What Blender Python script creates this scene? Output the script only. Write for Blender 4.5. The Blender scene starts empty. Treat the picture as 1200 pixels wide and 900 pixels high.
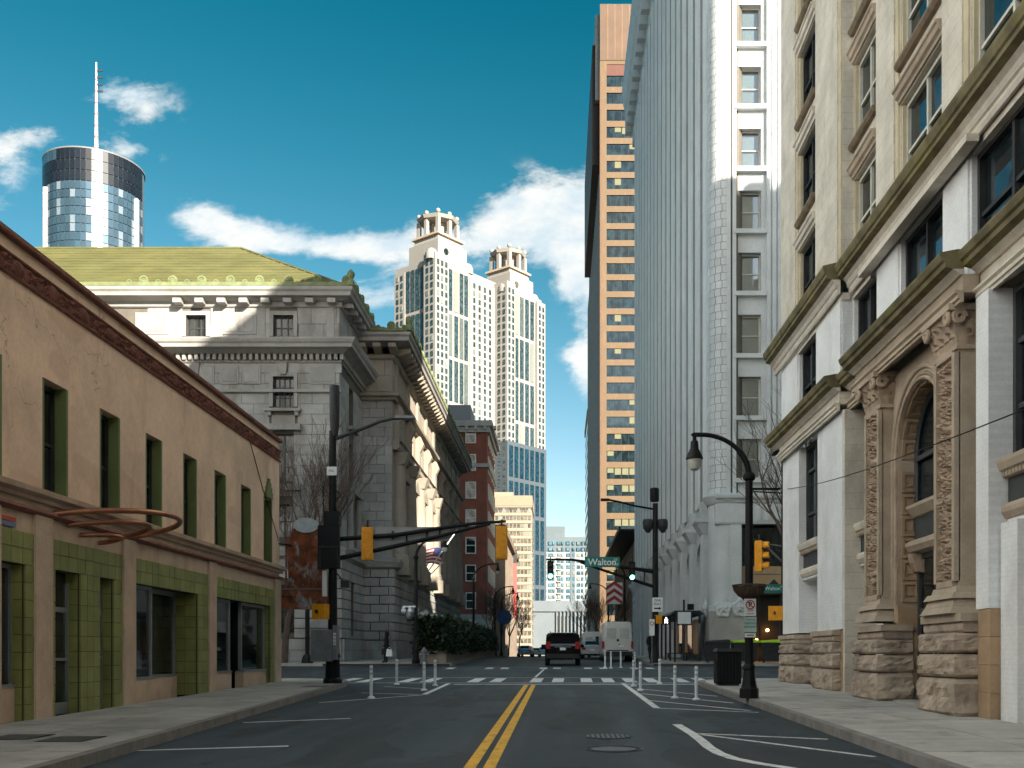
import bpy, math, random
from mathutils import Vector, Matrix, noise
R = math.radians
rnd = random.Random(11)
sc = bpy.context.scene
col = sc.collection

# ------------------------------------------------------------------ camera
cam_d = bpy.data.cameras.new('camera')
cam = bpy.data.objects.new('camera', cam_d); col.objects.link(cam)
cam.location = (0, 0, 1.6); cam.rotation_euler = (R(90), 0, 0)
cam_d.sensor_width = 36; cam_d.lens = 36
cam_d.shift_x = -55 / 1200; cam_d.shift_y = 318 / 1200
cam_d.clip_end = 6000
sc.camera = cam
sc.render.resolution_x, sc.render.resolution_y = 1024, 768

# ------------------------------------------------------------------ light
SUN = Vector((.66, -1.0, .52))
EL = math.atan2(SUN.z, math.hypot(SUN.x, SUN.y))
AZ = math.atan2(SUN.x, SUN.y)
sl = bpy.data.lights.new('sun', 'SUN'); so = bpy.data.objects.new('sun', sl); col.objects.link(so)
sl.energy = 2.1; sl.angle = R(.55); sl.color = (1, .92, .78)
so.rotation_euler = (-SUN).to_track_quat('-Z', 'Y').to_euler()
SKY_STRENGTH = .055
sc.view_settings.view_transform = 'Standard'; sc.view_settings.look = 'None'
sc.view_settings.exposure = 2.87; sc.view_settings.gamma = 1
try: sc.view_settings.use_curve_mapping = False
except Exception: pass
sc.cycles.max_bounces = 6; sc.cycles.diffuse_bounces = 4; sc.cycles.glossy_bounces = 3
sc.cycles.transparent_max_bounces = 8; sc.cycles.transmission_bounces = 2
sc.cycles.caustics_reflective = False; sc.cycles.caustics_refractive = False
sc.cycles.use_denoising = True
sc.cycles.sample_clamp_indirect = 6

class NT:
    """small helper round a node tree"""
    def __init__(s, tree): s.t = tree; s.n = tree.nodes; s.l = tree.links
    def new(s, k, **kw):
        n = s.n.new(k)
        for a, v in kw.items(): setattr(n, a, v)
        return n
    def put(s, sock, v):
        if hasattr(v, 'is_output'): s.l.new(v, sock)
        elif v is not None: sock.default_value = v
    def math(s, op, a, b=None, c=None, clamp=False):
        n = s.new('ShaderNodeMath', operation=op, use_clamp=clamp)
        s.put(n.inputs[0], a); s.put(n.inputs[1], b); s.put(n.inputs[2], c)
        return n.outputs[0]
    def mix(s, f, a, b, blend='MIX'):
        n = s.new('ShaderNodeMix', data_type='RGBA', blend_type=blend)
        s.put(n.inputs[0], f); s.put(n.inputs[6], a); s.put(n.inputs[7], b)
        return n.outputs[2]
    def noise(s, vec, scale, detail=4, rough=.55, dist=0):
        n = s.new('ShaderNodeTexNoise')
        s.put(n.inputs['Vector'], vec); n.inputs['Scale'].default_value = scale
        n.inputs['Detail'].default_value = detail; n.inputs['Roughness'].default_value = rough
        n.inputs['Distortion'].default_value = dist
        return n.outputs[0]
    def ramp(s, f, lo, hi, a=0., b=1.):
        n = s.new('ShaderNodeMapRange', interpolation_type='SMOOTHSTEP')
        s.put(n.inputs[0], f); s.put(n.inputs[1], lo); s.put(n.inputs[2], hi); s.put(n.inputs[3], a); s.put(n.inputs[4], b)
        return n.outputs[0]
    def vmul(s, v, k):
        n = s.new('ShaderNodeVectorMath', operation='MULTIPLY'); s.put(n.inputs[0], v); n.inputs[1].default_value = k
        return n.outputs[0]

w = bpy.data.worlds.new('World'); sc.world = w; w.use_nodes = True
nt = NT(w.node_tree)
for n in list(nt.n): nt.n.remove(n)
sky = nt.new('ShaderNodeTexSky', sky_type='NISHITA')
sky.sun_disc = False; sky.sun_elevation = EL; sky.sun_rotation = AZ
sky.air_density = 1.15; sky.dust_density = 1.1; sky.ozone_density = 1.4; sky.altitude = 300
sep = nt.new('ShaderNodeSeparateColor'); nt.l.new(sky.outputs[0], sep.inputs[0])
r_, g_, b_ = sep.outputs[0], sep.outputs[1], sep.outputs[2]
br = nt.math('MAXIMUM', nt.math('SUBTRACT', b_, r_), 0.)                      # one even grade of the whole sky: a little more teal, more contrast
hi = nt.ramp(nt.math('MULTIPLY', g_, .115), .12, .75, -.60, -.08)
r2 = nt.math('MAXIMUM', nt.math('MULTIPLY_ADD', br, hi, r_), 0.); g2 = nt.math('MULTIPLY_ADD', br, .03, g_)
com = nt.new('ShaderNodeCombineColor'); nt.l.new(r2, com.inputs[0]); nt.l.new(g2, com.inputs[1]); nt.l.new(b_, com.inputs[2])
gain = nt.math('MULTIPLY', nt.math('POWER', nt.math('MULTIPLY', g_, .115), .6), 0.5625)
skyc = nt.mix(1.0, com.outputs[0], gain, 'MULTIPLY')
tc = nt.new('ShaderNodeTexCoord').outputs['Generated']
sp = nt.new('ShaderNodeSeparateXYZ'); nt.l.new(tc, sp.inputs[0])
ay = nt.math('MAXIMUM', nt.math('ABSOLUTE', sp.outputs[1]), .05)
u = nt.math('DIVIDE', sp.outputs[0], ay); v = nt.math('DIVIDE', sp.outputs[2], ay)
cv = nt.new('ShaderNodeCombineXYZ'); nt.l.new(u, cv.inputs[0]); nt.l.new(v, cv.inputs[1]); nt.l.new(sp.outputs[1], cv.inputs[2])
cl = cv.outputs[0]
n1 = nt.noise(nt.vmul(cl, (1, 1.7, .3)), 9, 9, .62, .25)
n1 = nt.math('ADD', nt.math('MULTIPLY', n1, .8), nt.math('MULTIPLY', nt.noise(nt.vmul(cl, (1, 1.4, .3)), 34, 6, .65, .4), .2))
n2 = nt.noise(nt.vmul(cl, (1, 1.5, .3)), 3.1, 3, .5)
total = None
# banks of cloud, given by the direction they lie in (slope to the side, slope up, half sizes, weight)
for cx, cy, rx, ry, k in ((-.43, .55, .03, .026, .85), (-.40, .53, .025, .02, .7), (-.43, .492, .035, .01, .72), (-.53, .505, .035, .022, .72), (-.55, .46, .02, .03, .5),
                          (-.345, .428, .022, .016, .95), (-.30, .412, .04, .016, 1.0), (-.21, .398, .07, .017, 1.05), (-.14, .402, .04, .022, .95),
                          (-.07, .415, .04, .022, .9), (-.03, .43, .04, .026, 1.1), (.02, .425, .05, .036, 1.25), (.05, .40, .04, .05, 1.2), (.02, .365, .03, .03, .9), (-.165, .352, .035, .02, .8), (-.21, .36, .02, .015, .5), (.028, .295, .02, .035, .8), (.03, .26, .015, .02, .6),
                          (.012, .163, .035, .009, .85), (.45, .5, .2, .06, .8), (-.9, .4, .2, .07, .8), (.9, .62, .2, .08, .7)):
    a = nt.math('DIVIDE', nt.math('SUBTRACT', u, cx), rx); b = nt.math('DIVIDE', nt.math('SUBTRACT', v, cy), ry)
    d = nt.math('ADD', nt.math('MULTIPLY', a, a), nt.math('MULTIPLY', b, b))
    m = nt.math('MULTIPLY', nt.math('POWER', 2.718, nt.math('MULTIPLY', d, -.8)), k)
    total = m if total is None else nt.math('ADD', total, m)
far_cl = nt.math('MULTIPLY', nt.ramp(n2, .56, .72), nt.ramp(nt.math('ABSOLUTE', u), .62, .9))
total = nt.math('ADD', total, nt.math('MULTIPLY', far_cl, .7))
dens = nt.ramp(nt.math('ADD', nt.math('MULTIPLY', total, .62), nt.math('MULTIPLY', nt.math('SUBTRACT', n1, .5), 2.7)), .24, .74)
dens = nt.math('MULTIPLY', dens, nt.ramp(total, .04, .3))
dens = nt.math('MULTIPLY', dens, nt.ramp(sp.outputs[2], .0, .06))
n3 = nt.noise(nt.vmul(cl, (1, 1.6, .3)), 14, 6, .6)
ccol = nt.mix(nt.ramp(n3, .35, .62), (1.820, 2.151, 2.358, 1), (2.647, 2.647, 2.565, 1))
fin = nt.mix(nt.math('MULTIPLY', dens, .93), skyc, ccol)
bg = nt.new('ShaderNodeBackground'); nt.l.new(fin, bg.inputs[0]); bg.inputs[1].default_value = SKY_STRENGTH
wo = nt.new('ShaderNodeOutputWorld'); nt.l.new(bg.outputs[0], wo.inputs[0])

# ------------------------------------------------------------------ materials
MATS = {}
def mat(name, c, rough=.75, var=.12, scale=1.5, bump=.0, bscale=20, metal=0, spec=.4, stain=0, stain_c=(.05, .045, .03), rand=0, emit=None, fine=.06, stretch=(1, 1, .35), streak=1.2):
    if name in MATS: return MATS[name]
    m = bpy.data.materials.new(name); m.use_nodes = True
    t = NT(m.node_tree); p = t.n['Principled BSDF']
    pos = t.new('ShaderNodeNewGeometry').outputs['Position']
    c4 = (*c, 1)
    f = t.noise(pos, scale, 5, .6)
    out = t.mix(t.ramp(f, .3, .7), tuple(x * (1 - var) for x in c) + (1,), tuple(min(1, x * (1 + var)) for x in c) + (1,))
    if fine:
        g = t.noise(pos, scale * 17, 3, .6)
        out = t.mix(1, out, t.ramp(g, .25, .75, 1 - fine, 1 + fine), 'MULTIPLY')
    if stain:
        s = t.noise(t.vmul(pos, stretch), streak, 6, .68, .3)
        out = t.mix(t.math('MULTIPLY', t.ramp(s, .5, .72), stain), out, (*stain_c, 1))
    if rand:
        oi = t.new('ShaderNodeObjectInfo').outputs['Random']
        out = t.mix(1, out, t.math('MULTIPLY_ADD', oi, rand, 1 - rand / 2), 'MULTIPLY')
    t.l.new(out, p.inputs['Base Color'])
    p.inputs['Roughness'].default_value = rough; p.inputs['Metallic'].default_value = metal
    p.inputs['Specular IOR Level'].default_value = spec
    if bump:
        b = t.new('ShaderNodeBump'); b.inputs['Strength'].default_value = bump; b.inputs['Distance'].default_value = .02
        t.l.new(t.noise(pos, bscale, 5, .65), b.inputs['Height']); t.l.new(b.outputs[0], p.inputs['Normal'])
    if emit:
        p.inputs['Emission Color'].default_value = (*emit[0], 1); p.inputs['Emission Strength'].default_value = emit[1]
    MATS[name] = m
    return m
def glass(name, c=(.012, .017, .02), rough=.04, spec=.9, wav=.25, rand=0, ws=1.3):
    if name in MATS: return MATS[name]
    m = bpy.data.materials.new(name); m.use_nodes = True
    t = NT(m.node_tree); p = t.n['Principled BSDF']
    pos = t.new('ShaderNodeNewGeometry').outputs['Position']
    f = t.noise(t.vmul(pos, (1, 1, .6)), 1.1, 3, .5)
    out = t.mix(t.ramp(f, .35, .7), tuple(x * .5 for x in c) + (1,), tuple(x * 1.7 for x in c) + (1,))
    if rand:
        oi = t.new('ShaderNodeObjectInfo').outputs['Random']
        out = t.mix(t.ramp(oi, 1 - rand, 1), out, (.22, .23, .2, 1))
    t.l.new(out, p.inputs['Base Color'])
    p.inputs['Roughness'].default_value = rough; p.inputs['IOR'].default_value = 1.55
    p.inputs['Specular IOR Level'].default_value = spec
    b = t.new('ShaderNodeBump'); b.inputs['Strength'].default_value = wav; b.inputs['Distance'].default_value = .01
    t.l.new(t.noise(pos, ws, 2, .5), b.inputs['Height']); t.l.new(b.outputs[0], p.inputs['Normal'])
    MATS[name] = m
    return m
def clear(name, tint=(.8, .85, .85), refl=.16):
    if name in MATS: return MATS[name]
    m = bpy.data.materials.new(name); m.use_nodes = True
    t = NT(m.node_tree); t.n.remove(t.n['Principled BSDF'])
    tr = t.new('ShaderNodeBsdfTransparent'); tr.inputs[0].default_value = (*tint, 1)
    gl = t.new('ShaderNodeBsdfGlossy'); gl.inputs['Roughness'].default_value = .03
    mx = t.new('ShaderNodeMixShader'); fr = t.new('ShaderNodeFresnel'); fr.inputs[0].default_value = 1.5
    t.l.new(t.math('ADD', fr.outputs[0], refl, clamp=True), mx.inputs[0])
    t.l.new(tr.outputs[0], mx.inputs[1]); t.l.new(gl.outputs[0], mx.inputs[2])
    t.l.new(mx.outputs[0], t.n['Material Output'].inputs[0])
    MATS[name] = m
    return m

def add_cracks(m, scale=.45, width=.006, dark=(.2, .12, .08)):
    t = NT(m.node_tree); p = t.n['Principled BSDF']; src = p.inputs['Base Color'].links[0].from_socket
    pos = t.new('ShaderNodeNewGeometry').outputs['Position']
    nn = t.new('ShaderNodeTexNoise'); nn.inputs['Scale'].default_value = 2.2; nn.inputs['Detail'].default_value = 7; t.l.new(pos, nn.inputs['Vector'])
    wv = t.new('ShaderNodeVectorMath', operation='ADD'); t.l.new(pos, wv.inputs[0]); t.l.new(nn.outputs['Color'], wv.inputs[1])
    vo = t.new('ShaderNodeTexVoronoi', feature='DISTANCE_TO_EDGE'); vo.inputs['Scale'].default_value = scale; t.l.new(wv.outputs[0], vo.inputs['Vector'])
    cr = t.math('MULTIPLY', t.ramp(vo.outputs[0], 0, width, 1, 0), t.ramp(t.noise(pos, .5, 2), .48, .6))
    pt = t.ramp(t.noise(t.vmul(pos, (1, .6, 1)), .55, 2, .4, .6), .62, .65, 0, .3)
    out = t.mix(pt, src, tuple(min(1, x*2.6) for x in dark) + (1,)); out = t.mix(t.math('MULTIPLY', cr, .7), out, (*dark, 1))
    t.l.new(out, p.inputs['Base Color'])
def add_blocks(m, w_, h_, mortar=.012, strength=.5):
    """fine joint relief"""
    t = NT(m.node_tree); p = t.n['Principled BSDF']; pos = t.new('ShaderNodeNewGeometry').outputs['Position']
    sx_ = t.new('ShaderNodeSeparateXYZ'); t.l.new(pos, sx_.inputs[0]); cb = t.new('ShaderNodeCombineXYZ'); t.l.new(sx_.outputs[1], cb.inputs[0]); t.l.new(sx_.outputs[2], cb.inputs[1])
    br_ = t.new('ShaderNodeTexBrick'); t.l.new(cb.outputs[0], br_.inputs['Vector']); br_.inputs['Scale'].default_value = 1; br_.inputs['Brick Width'].default_value = w_; br_.inputs['Row Height'].default_value = h_; br_.inputs['Mortar Size'].default_value = mortar
    br_.inputs['Color1'].default_value = (1, 1, 1, 1); br_.inputs['Color2'].default_value = (.9, .9, .9, 1); br_.inputs['Mortar'].default_value = (.5, .5, .5, 1)
    src = p.inputs['Base Color'].links[0].from_socket
    t.l.new(t.mix(strength, src, br_.outputs['Color'], 'MULTIPLY'), p.inputs['Base Color'])
stucco = mat('tan_stucco', (.78, .565, .415), .9, .12, .7, .25, 30, stain=.5, stain_c=(.4, .27, .18), streak=.8)
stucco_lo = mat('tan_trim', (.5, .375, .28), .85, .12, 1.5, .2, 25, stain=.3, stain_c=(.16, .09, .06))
green_tile = mat('green_tile', (.22, .235, .075), .38, .2, 1.2, .08, 9, stain=.3, stain_c=(.05, .06, .025), rand=.22)
green_paint = mat('green_paint', (.13, .165, .055), .6, .12, 2)
grout = mat('dark_grout', (.05, .055, .03), .9)
terracotta = mat('red_terracotta', (.21, .085, .06), .75, .25, 5, .2, 30, stain=.3, stain_c=(.07, .03, .02))
copper = mat('copper_tube', (.36, .15, .085), .38, .2, 3, metal=.75)
marble = mat('weathered_marble', (.34, .33, .315), .75, .2, .35, .15, 9, stain=.75, stain_c=(.17, .145, .12), rand=.2, streak=.55)
marble_p = mat('plain_marble', (.33, .315, .295), .75, .13, .5, .12, 9, stain=.5, stain_c=(.17, .14, .115), streak=.5)
marble_warm = mat('warm_marble', (.31, .27, .22), .75, .13, .5, .12, 9, stain=.4, stain_c=(.26, .19, .12), rand=.12, streak=.5)
joint = mat('stone_joint', (.13, .115, .095), .95)
roof_green = mat('green_roof_tile', (.115, .112, .042), .65, .16, .5, stain=.35, stain_c=(.2, .18, .05), stretch=(.25, 1, 1), streak=1.5, rand=.1)
crest = mat('verdigris_cresting', (.17, .195, .09), .7, .2, 2, .2, 12, stain=.3, stain_c=(.1, .12, .06))
white_paint = mat('white_painted_brick', (.8, .8, .8), .6, .08, 1, .1, 22, stain=.35, stain_c=(.5, .47, .42), streak=.8)
cream = mat('cream_stone', (.66, .60, .51), .75, .12, .9, .2, 14, stain=.4, stain_c=(.34, .26, .16), stretch=(1, 1, .5))
cream_y = mat('yellow_brick_reveal', (.56, .48, .33), .8, .12, 2, .1, 14)
tan_stone = mat('tan_limestone', (.43, .345, .26), .8, .14, 1.2, .2, 16, stain=.35, stain_c=(.2, .13, .085), rand=.12)
brown_stone = mat('brown_sandstone', (.39, .265, .16), .8, .16, 1.2, .2, 16, stain=.3, stain_c=(.16, .09, .05), rand=.14)
rough_stone = mat('rough_granite', (.42, .335, .26), .85, .25, 2, .5, 14, stain=.5, stain_c=(.08, .07, .055), rand=.15, streak=2.4, stretch=(1, 1, 1))
carved = mat('carved_stone', (.41, .31, .225), .8, .2, 3, .2, 30, stain=.35, stain_c=(.12, .07, .045), streak=4)
moss = mat('mossy_cornice', (.15, .125, .065), .85, .4, 1.6, .2, 14, stain=.6, stain_c=(.2, .18, .04), streak=1.6)
sill_brown = mat('stained_sill', (.2, .15, .1), .8, .25, 3)
bronze = mat('dark_window_frame', (.035, .036, .035), .5, .15, 3)
spandrel = mat('grey_spandrel', (.05, .055, .058), .6, .12, 3)
alu = mat('aluminium_frame', (.33, .36, .38), .35, .08, 4, metal=.6)
white_frame = mat('white_window_frame', (.6, .58, .5), .55, .08, 4)
win = glass('dark_window_glass', (.012, .018, .022), .04, .5, .08)
win_old = glass('old_window_glass', (.018, .022, .02), .06, .5, .12)
win_shop = glass('shop_glass', (.014, .018, .018), .03, .45, .12)
white_terra = mat('white_terracotta', (.58, .605, .615), .5, .07, .6, .08, 8, stain=.25, stain_c=(.42, .40, .36), streak=.4, stretch=(1, 1, .12))
white_tile = mat('white_glazed_block', (.57, .59, .6), .4, .06, 1, rand=.14)
grey_base = mat('grey_stone_base', (.36, .35, .33), .7, .12, .8, .1, 12, stain=.3, stain_c=(.2, .19, .17))
asphalt = None
concrete = mat('pavement_concrete', (.42, .40, .37), .9, .16, 1.1, .25, 30, stain=.5, stain_c=(.12, .11, .1), rand=.22, stretch=(1, 1, 1), streak=1.5)
kerb_m = mat('granite_kerb', (.23, .215, .2), .85, .15, 3, .3, 30, stain=.4, stain_c=(.11, .105, .1), rand=.08, stretch=(1, 1, 1), streak=2)
bed = mat('joint_bed', (.06, .055, .05), .95)
black_metal = mat('black_cast_iron', (.008, .008, .009), .55, .2, 5, spec=.22)
dark_grey = mat('dark_grey_metal', (.03, .031, .033), .55, .15, 5, spec=.25)
grey_metal = mat('grey_metal', (.16, .17, .18), .5, .15, 4)
sig_yellow = mat('signal_yellow', (.8, .33, .01), .5, .12, 8)
white_plastic = mat('white_plastic', (.72, .74, .76), .45, .05, 6)
white_mark = mat('white_road_paint', (.7, .7, .69), .7, .1, 4, stain=.8, stain_c=(.09, .1, .11), stretch=(1, 1, 1), streak=7)
yellow_mark = mat('yellow_road_paint', (.78, .43, .04), .7, .1, 4, stain=.65, stain_c=(.16, .12, .06), stretch=(1, .4, 1), streak=6)
sign_green = mat('sign_green', (.01, .16, .13), .45, .05, 4)
sign_white = mat('sign_white', (.75, .76, .76), .5, .03, 4)
sign_black = mat('sign_black', (.012, .012, .012), .5, 0)
sign_red = mat('sign_red', (.45, .03, .025), .5, .05)
rust = mat('rusty_sheet', (.20, .062, .025), .8, .5, 3, .3, 20, stain=1.0, stain_c=(.33, .37, .38), streak=3.6, stretch=(1, 1, .55))
bark = mat('bare_branch', (.10, .07, .055), .9, .2, 4)
hedge_m = mat('hedge_leaf', (.03, .05, .022), .6, .35, 2, rand=0)
brick_m = mat('red_brick', (.20, .062, .042), .85, .18, .6, stain=.25, stain_c=(.11, .03, .02))

add_cracks(stucco); add_blocks(white_paint, .24, .085, .008, .14); add_blocks(cream, 1.1, .42, .01, .45)
# ------------------------------------------------------------------ geometry helpers
ORG = {}
class MB:
    def __init__(s): s.v = []; s.f = []
    def add(s, vs, fs):
        o = len(s.v); s.v += [tuple(p) for p in vs]; s.f += [tuple(i + o for i in f) for f in fs]; return s
    def box(s, x0, x1, y0, y1, z0, z1):
        return s.add([(x0,y0,z0),(x1,y0,z0),(x1,y1,z0),(x0,y1,z0),(x0,y0,z1),(x1,y0,z1),(x1,y1,z1),(x0,y1,z1)],
                     [(0,3,2,1),(4,5,6,7),(0,1,5,4),(1,2,6,5),(2,3,7,6),(3,0,4,7)])
    def hexa(s, lo, hi):
        """prism between two polygons with the same number of points"""
        n = len(lo)
        return s.add(list(lo) + list(hi), [tuple(range(n))[::-1], tuple(range(n, 2*n))] + [(i, (i+1) % n, n + (i+1) % n, n + i) for i in range(n)])
    def extr(s, prof, a, b, axis='y'):
        """profile of (p, z) pairs pushed along an axis"""
        if axis == 'y': lo = [(p, a, z) for p, z in prof]; hi = [(p, b, z) for p, z in prof]
        else: lo = [(a, p, z) for p, z in prof]; hi = [(b, p, z) for p, z in prof]
        return s.hexa(lo, hi)
    def tube(s, path, r, n=8, cap=True):
        path = [Vector(p) for p in path]; rs = r if isinstance(r, (list, tuple)) else [r] * len(path)
        o = len(s.v); up = None
        for i, p in enumerate(path):
            d = (path[min(i+1, len(path)-1)] - path[max(i-1, 0)]).normalized()
            if up is None:
                up = Vector((0, 0, 1)) if abs(d.z) < .9 else Vector((1, 0, 0))
            a = d.cross(up)
            if a.length < 1e-4: a = d.cross(Vector((0, 1, 0)))
            a.normalize(); b = a.cross(d).normalized(); up = b
            for k in range(n):
                t = 2 * math.pi * k / n
                s.v.append(tuple(p + (a * math.cos(t) + b * math.sin(t)) * rs[i]))
        for i in range(len(path) - 1):
            for k in range(n):
                s.f.append((o+i*n+k, o+i*n+(k+1) % n, o+(i+1)*n+(k+1) % n, o+(i+1)*n+k))
        if cap:
            s.f.append(tuple(o + k for k in range(n))[::-1]); e = o + (len(path)-1)*n
            s.f.append(tuple(e + k for k in range(n)))
        return s
    def lathe(s, prof, c=(0, 0, 0), n=16, axis='z'):
        o = len(s.v)
        for r, h in prof:
            for k in range(n):
                t = 2 * math.pi * k / n; a, b = r * math.cos(t), r * math.sin(t)
                if axis == 'z': p = (c[0]+a, c[1]+b, c[2]+h)
                elif axis == 'x': p = (c[0]+h, c[1]+a, c[2]+b)
                else: p = (c[0]+b, c[1]+h, c[2]+a)
                s.v.append(p)
        for i in range(len(prof)-1):
            for k in range(n):
                s.f.append((o+i*n+k, o+i*n+(k+1) % n, o+(i+1)*n+(k+1) % n, o+(i+1)*n+k))
        s.f.append(tuple(o + k for k in range(n))[::-1]); e = o + (len(prof)-1)*n
        s.f.append(tuple(e + k for k in range(n)))
        return s
    def sheet(s, fn, nu, nv):
        o = len(s.v)
        for j in range(nv+1):
            for i in range(nu+1): s.v.append(tuple(fn(i / nu, j / nv)))
        for j in range(nv):
            for i in range(nu):
                a = o + j*(nu+1) + i; s.f.append((a, a+1, a+nu+2, a+nu+1))
        return s
    def ball(s, c, r, n=10, sz=1):
        pr = [(max(.001, r*math.sin(math.pi*i/6)), -r*sz*math.cos(math.pi*i/6)) for i in range(7)]
        return s.lathe(pr, c, n)
    def mesh(s, name, m=None, smooth=False):
        me = bpy.data.meshes.new(name); me.from_pydata(s.v, [], s.f)
        if m: me.materials.append(m)
        if smooth:
            me.polygons.foreach_set('use_smooth', [True] * len(me.polygons))
            try: me.set_sharp_from_angle(angle=R(38))
            except Exception: pass
        me.update(); return me

def tag(o, label=None, cat=None, group=None, kind=None):
    if label: o['label'] = label
    if cat: o['category'] = cat
    if group: o['group'] = group
    if kind: o['kind'] = kind
    return o
def link(name, me, parent=None, loc=(0, 0, 0), rz=0):
    o = bpy.data.objects.new(name, me); col.objects.link(o); loc = Vector(loc)
    if parent is not None:
        o.parent = parent; o.location = loc - ORG[parent]
    else: o.location = loc
    o.rotation_euler = (0, 0, rz); ORG[o] = loc
    return o
def thing(name, label, cat, loc, group=None, rz=0, local=False):
    """an Empty at the base of a thing; its parts are given in world coordinates unless local"""
    o = bpy.data.objects.new(name, None); col.objects.link(o); o.empty_display_size = .2
    o.location = loc; o.rotation_euler = (0, 0, rz); ORG[o] = Vector((0, 0, 0)) if local else Vector(loc)
    return tag(o, label, cat, group)
UNIT, COUNT, REST = {}, {}, {}
def piece(name, m, parent, x0, x1, y0, y1, z0, z1):
    """a block that shares its mesh with every other block of its material; past 300 of one part on one thing it joins the rest"""
    k = (parent, name); COUNT[k] = COUNT.get(k, 0) + 1
    if COUNT[k] > 300:
        REST.setdefault((parent, name, m.name), MB()).box(x0, x1, y0, y1, z0, z1); return None
    if m.name not in UNIT: UNIT[m.name] = MB().box(-.5, .5, -.5, .5, -.5, .5).mesh('block_' + m.name, m)
    o = bpy.data.objects.new(name, UNIT[m.name]); col.objects.link(o); o.parent = parent
    c = Vector(((x0+x1)/2, (y0+y1)/2, (z0+z1)/2))
    o.location = c - (ORG[parent] if parent else Vector((0, 0, 0))); o.scale = (abs(x1-x0), abs(y1-y0), abs(z1-z0))
    return o
def flush_rest():
    for (parent, name, mn), mb in REST.items(): tag(part(name, mb, MATS[mn], parent), kind='stuff')
def part(name, mb, m, parent, smooth=False, loc=(0, 0, 0)):
    return link(name, mb.mesh(name, m, smooth), parent, loc)
def dup(o, parent=None, loc=None, rz=None, label=None):
    c = o.copy(); col.objects.link(c); c.parent = parent
    if loc is not None: c.location = loc
    if rz is not None: c.rotation_euler = (0, 0, rz)
    if label: c['label'] = label
    for ch in list(o.children): dup(ch, c)
    return c
def wall_mb(u0, u1, v0, v1, holes, t):
    """a wall with openings in a local frame: u along x, v up, front at y=0, reveals back to y=t"""
    mb = MB(); us = sorted({u0, u1, *[h[0] for h in holes], *[h[1] for h in holes]}); vs = sorted({v0, v1, *[h[2] for h in holes], *[h[3] for h in holes]})
    us = [x for x in us if u0 <= x <= u1]; vs = [x for x in vs if v0 <= x <= v1]
    ins = lambda a, b: any(h[0] < a < h[1] and h[2] < b < h[3] for h in holes)
    for i in range(len(us)-1):
        for j in range(len(vs)-1):
            if not ins((us[i]+us[i+1])/2, (vs[j]+vs[j+1])/2):
                mb.add([(us[i],0,vs[j]),(us[i+1],0,vs[j]),(us[i+1],0,vs[j+1]),(us[i],0,vs[j+1])], [(0,1,2,3)])
    for a, b, c, d in holes:
        mb.add([(a,0,c),(b,0,c),(b,0,d),(a,0,d),(a,t,c),(b,t,c),(b,t,d),(a,t,d)], [(0,4,5,1),(1,5,6,2),(2,6,7,3),(3,7,4,0)])
    mb.add([(u0,0,v0),(u1,0,v0),(u1,0,v1),(u0,0,v1),(u0,t,v0),(u1,t,v0),(u1,t,v1),(u0,t,v1)], [(0,4,7,3),(1,2,6,5),(3,7,6,2),(0,1,5,4)])
    return mb
WIN = {}
def window(parent, loc, rz, w, h, kind='sash', fm=None, gm=None, fr=.07, mull=0, rails=None, name='window', depth=.1):
    """a window with its panes; loc is the middle of its bottom edge on the wall's inner line; it looks towards its own -y"""
    fm = fm or bronze; gm = gm or win; rails = [.5] if rails is None else rails
    key = (round(w, 2), round(h, 2), fm.name, mull, tuple(rails), fr, depth)
    if key not in WIN:
        mb = MB(); mb.box(-w/2, -w/2+fr, -depth, 0, 0, h); mb.box(w/2-fr, w/2, -depth, 0, 0, h)
        mb.box(-w/2+fr, w/2-fr, -depth, 0, 0, fr); mb.box(-w/2+fr, w/2-fr, -depth, 0, h-fr, h)
        for k in range(mull):
            x = -w/2 + w*(k+1)/(mull+1); mb.box(x-fr*.5, x+fr*.5, -depth*.9, -.002, fr, h-fr)
        for r_ in rails:
            mb.box(-w/2+fr, w/2-fr, -depth*.8, -.004, h*r_-fr*.4, h*r_+fr*.4)
        WIN[key] = mb.mesh('window_frame', fm)
    o = link(name, WIN[key], parent, loc, rz); ORG[o] = Vector((0, 0, 0))
    xs = [-w/2+fr*.6] + [-w/2+w*(k+1)/(mull+1) for k in range(mull)] + [w/2-fr*.6]
    zs = [fr*.6] + [h*r_ for r_ in rails] + [h-fr*.6]
    for i in range(len(xs)-1):
        for j in range(len(zs)-1):
            piece('pane', gm, o, xs[i], xs[i+1], -depth*.45, -depth*.3, zs[j], zs[j+1])
    return o
FACE_CAM, FACE_R, FACE_L = 0, R(90), R(-90)      # walls that look towards -y, +x, -x
SL = .0175
def gz(y):
    if y <= 66: return SL * y
    t = min(1, (y - 66) / 26); return SL * 66 + SL * 26 * (t - t * t / 2)
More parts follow.
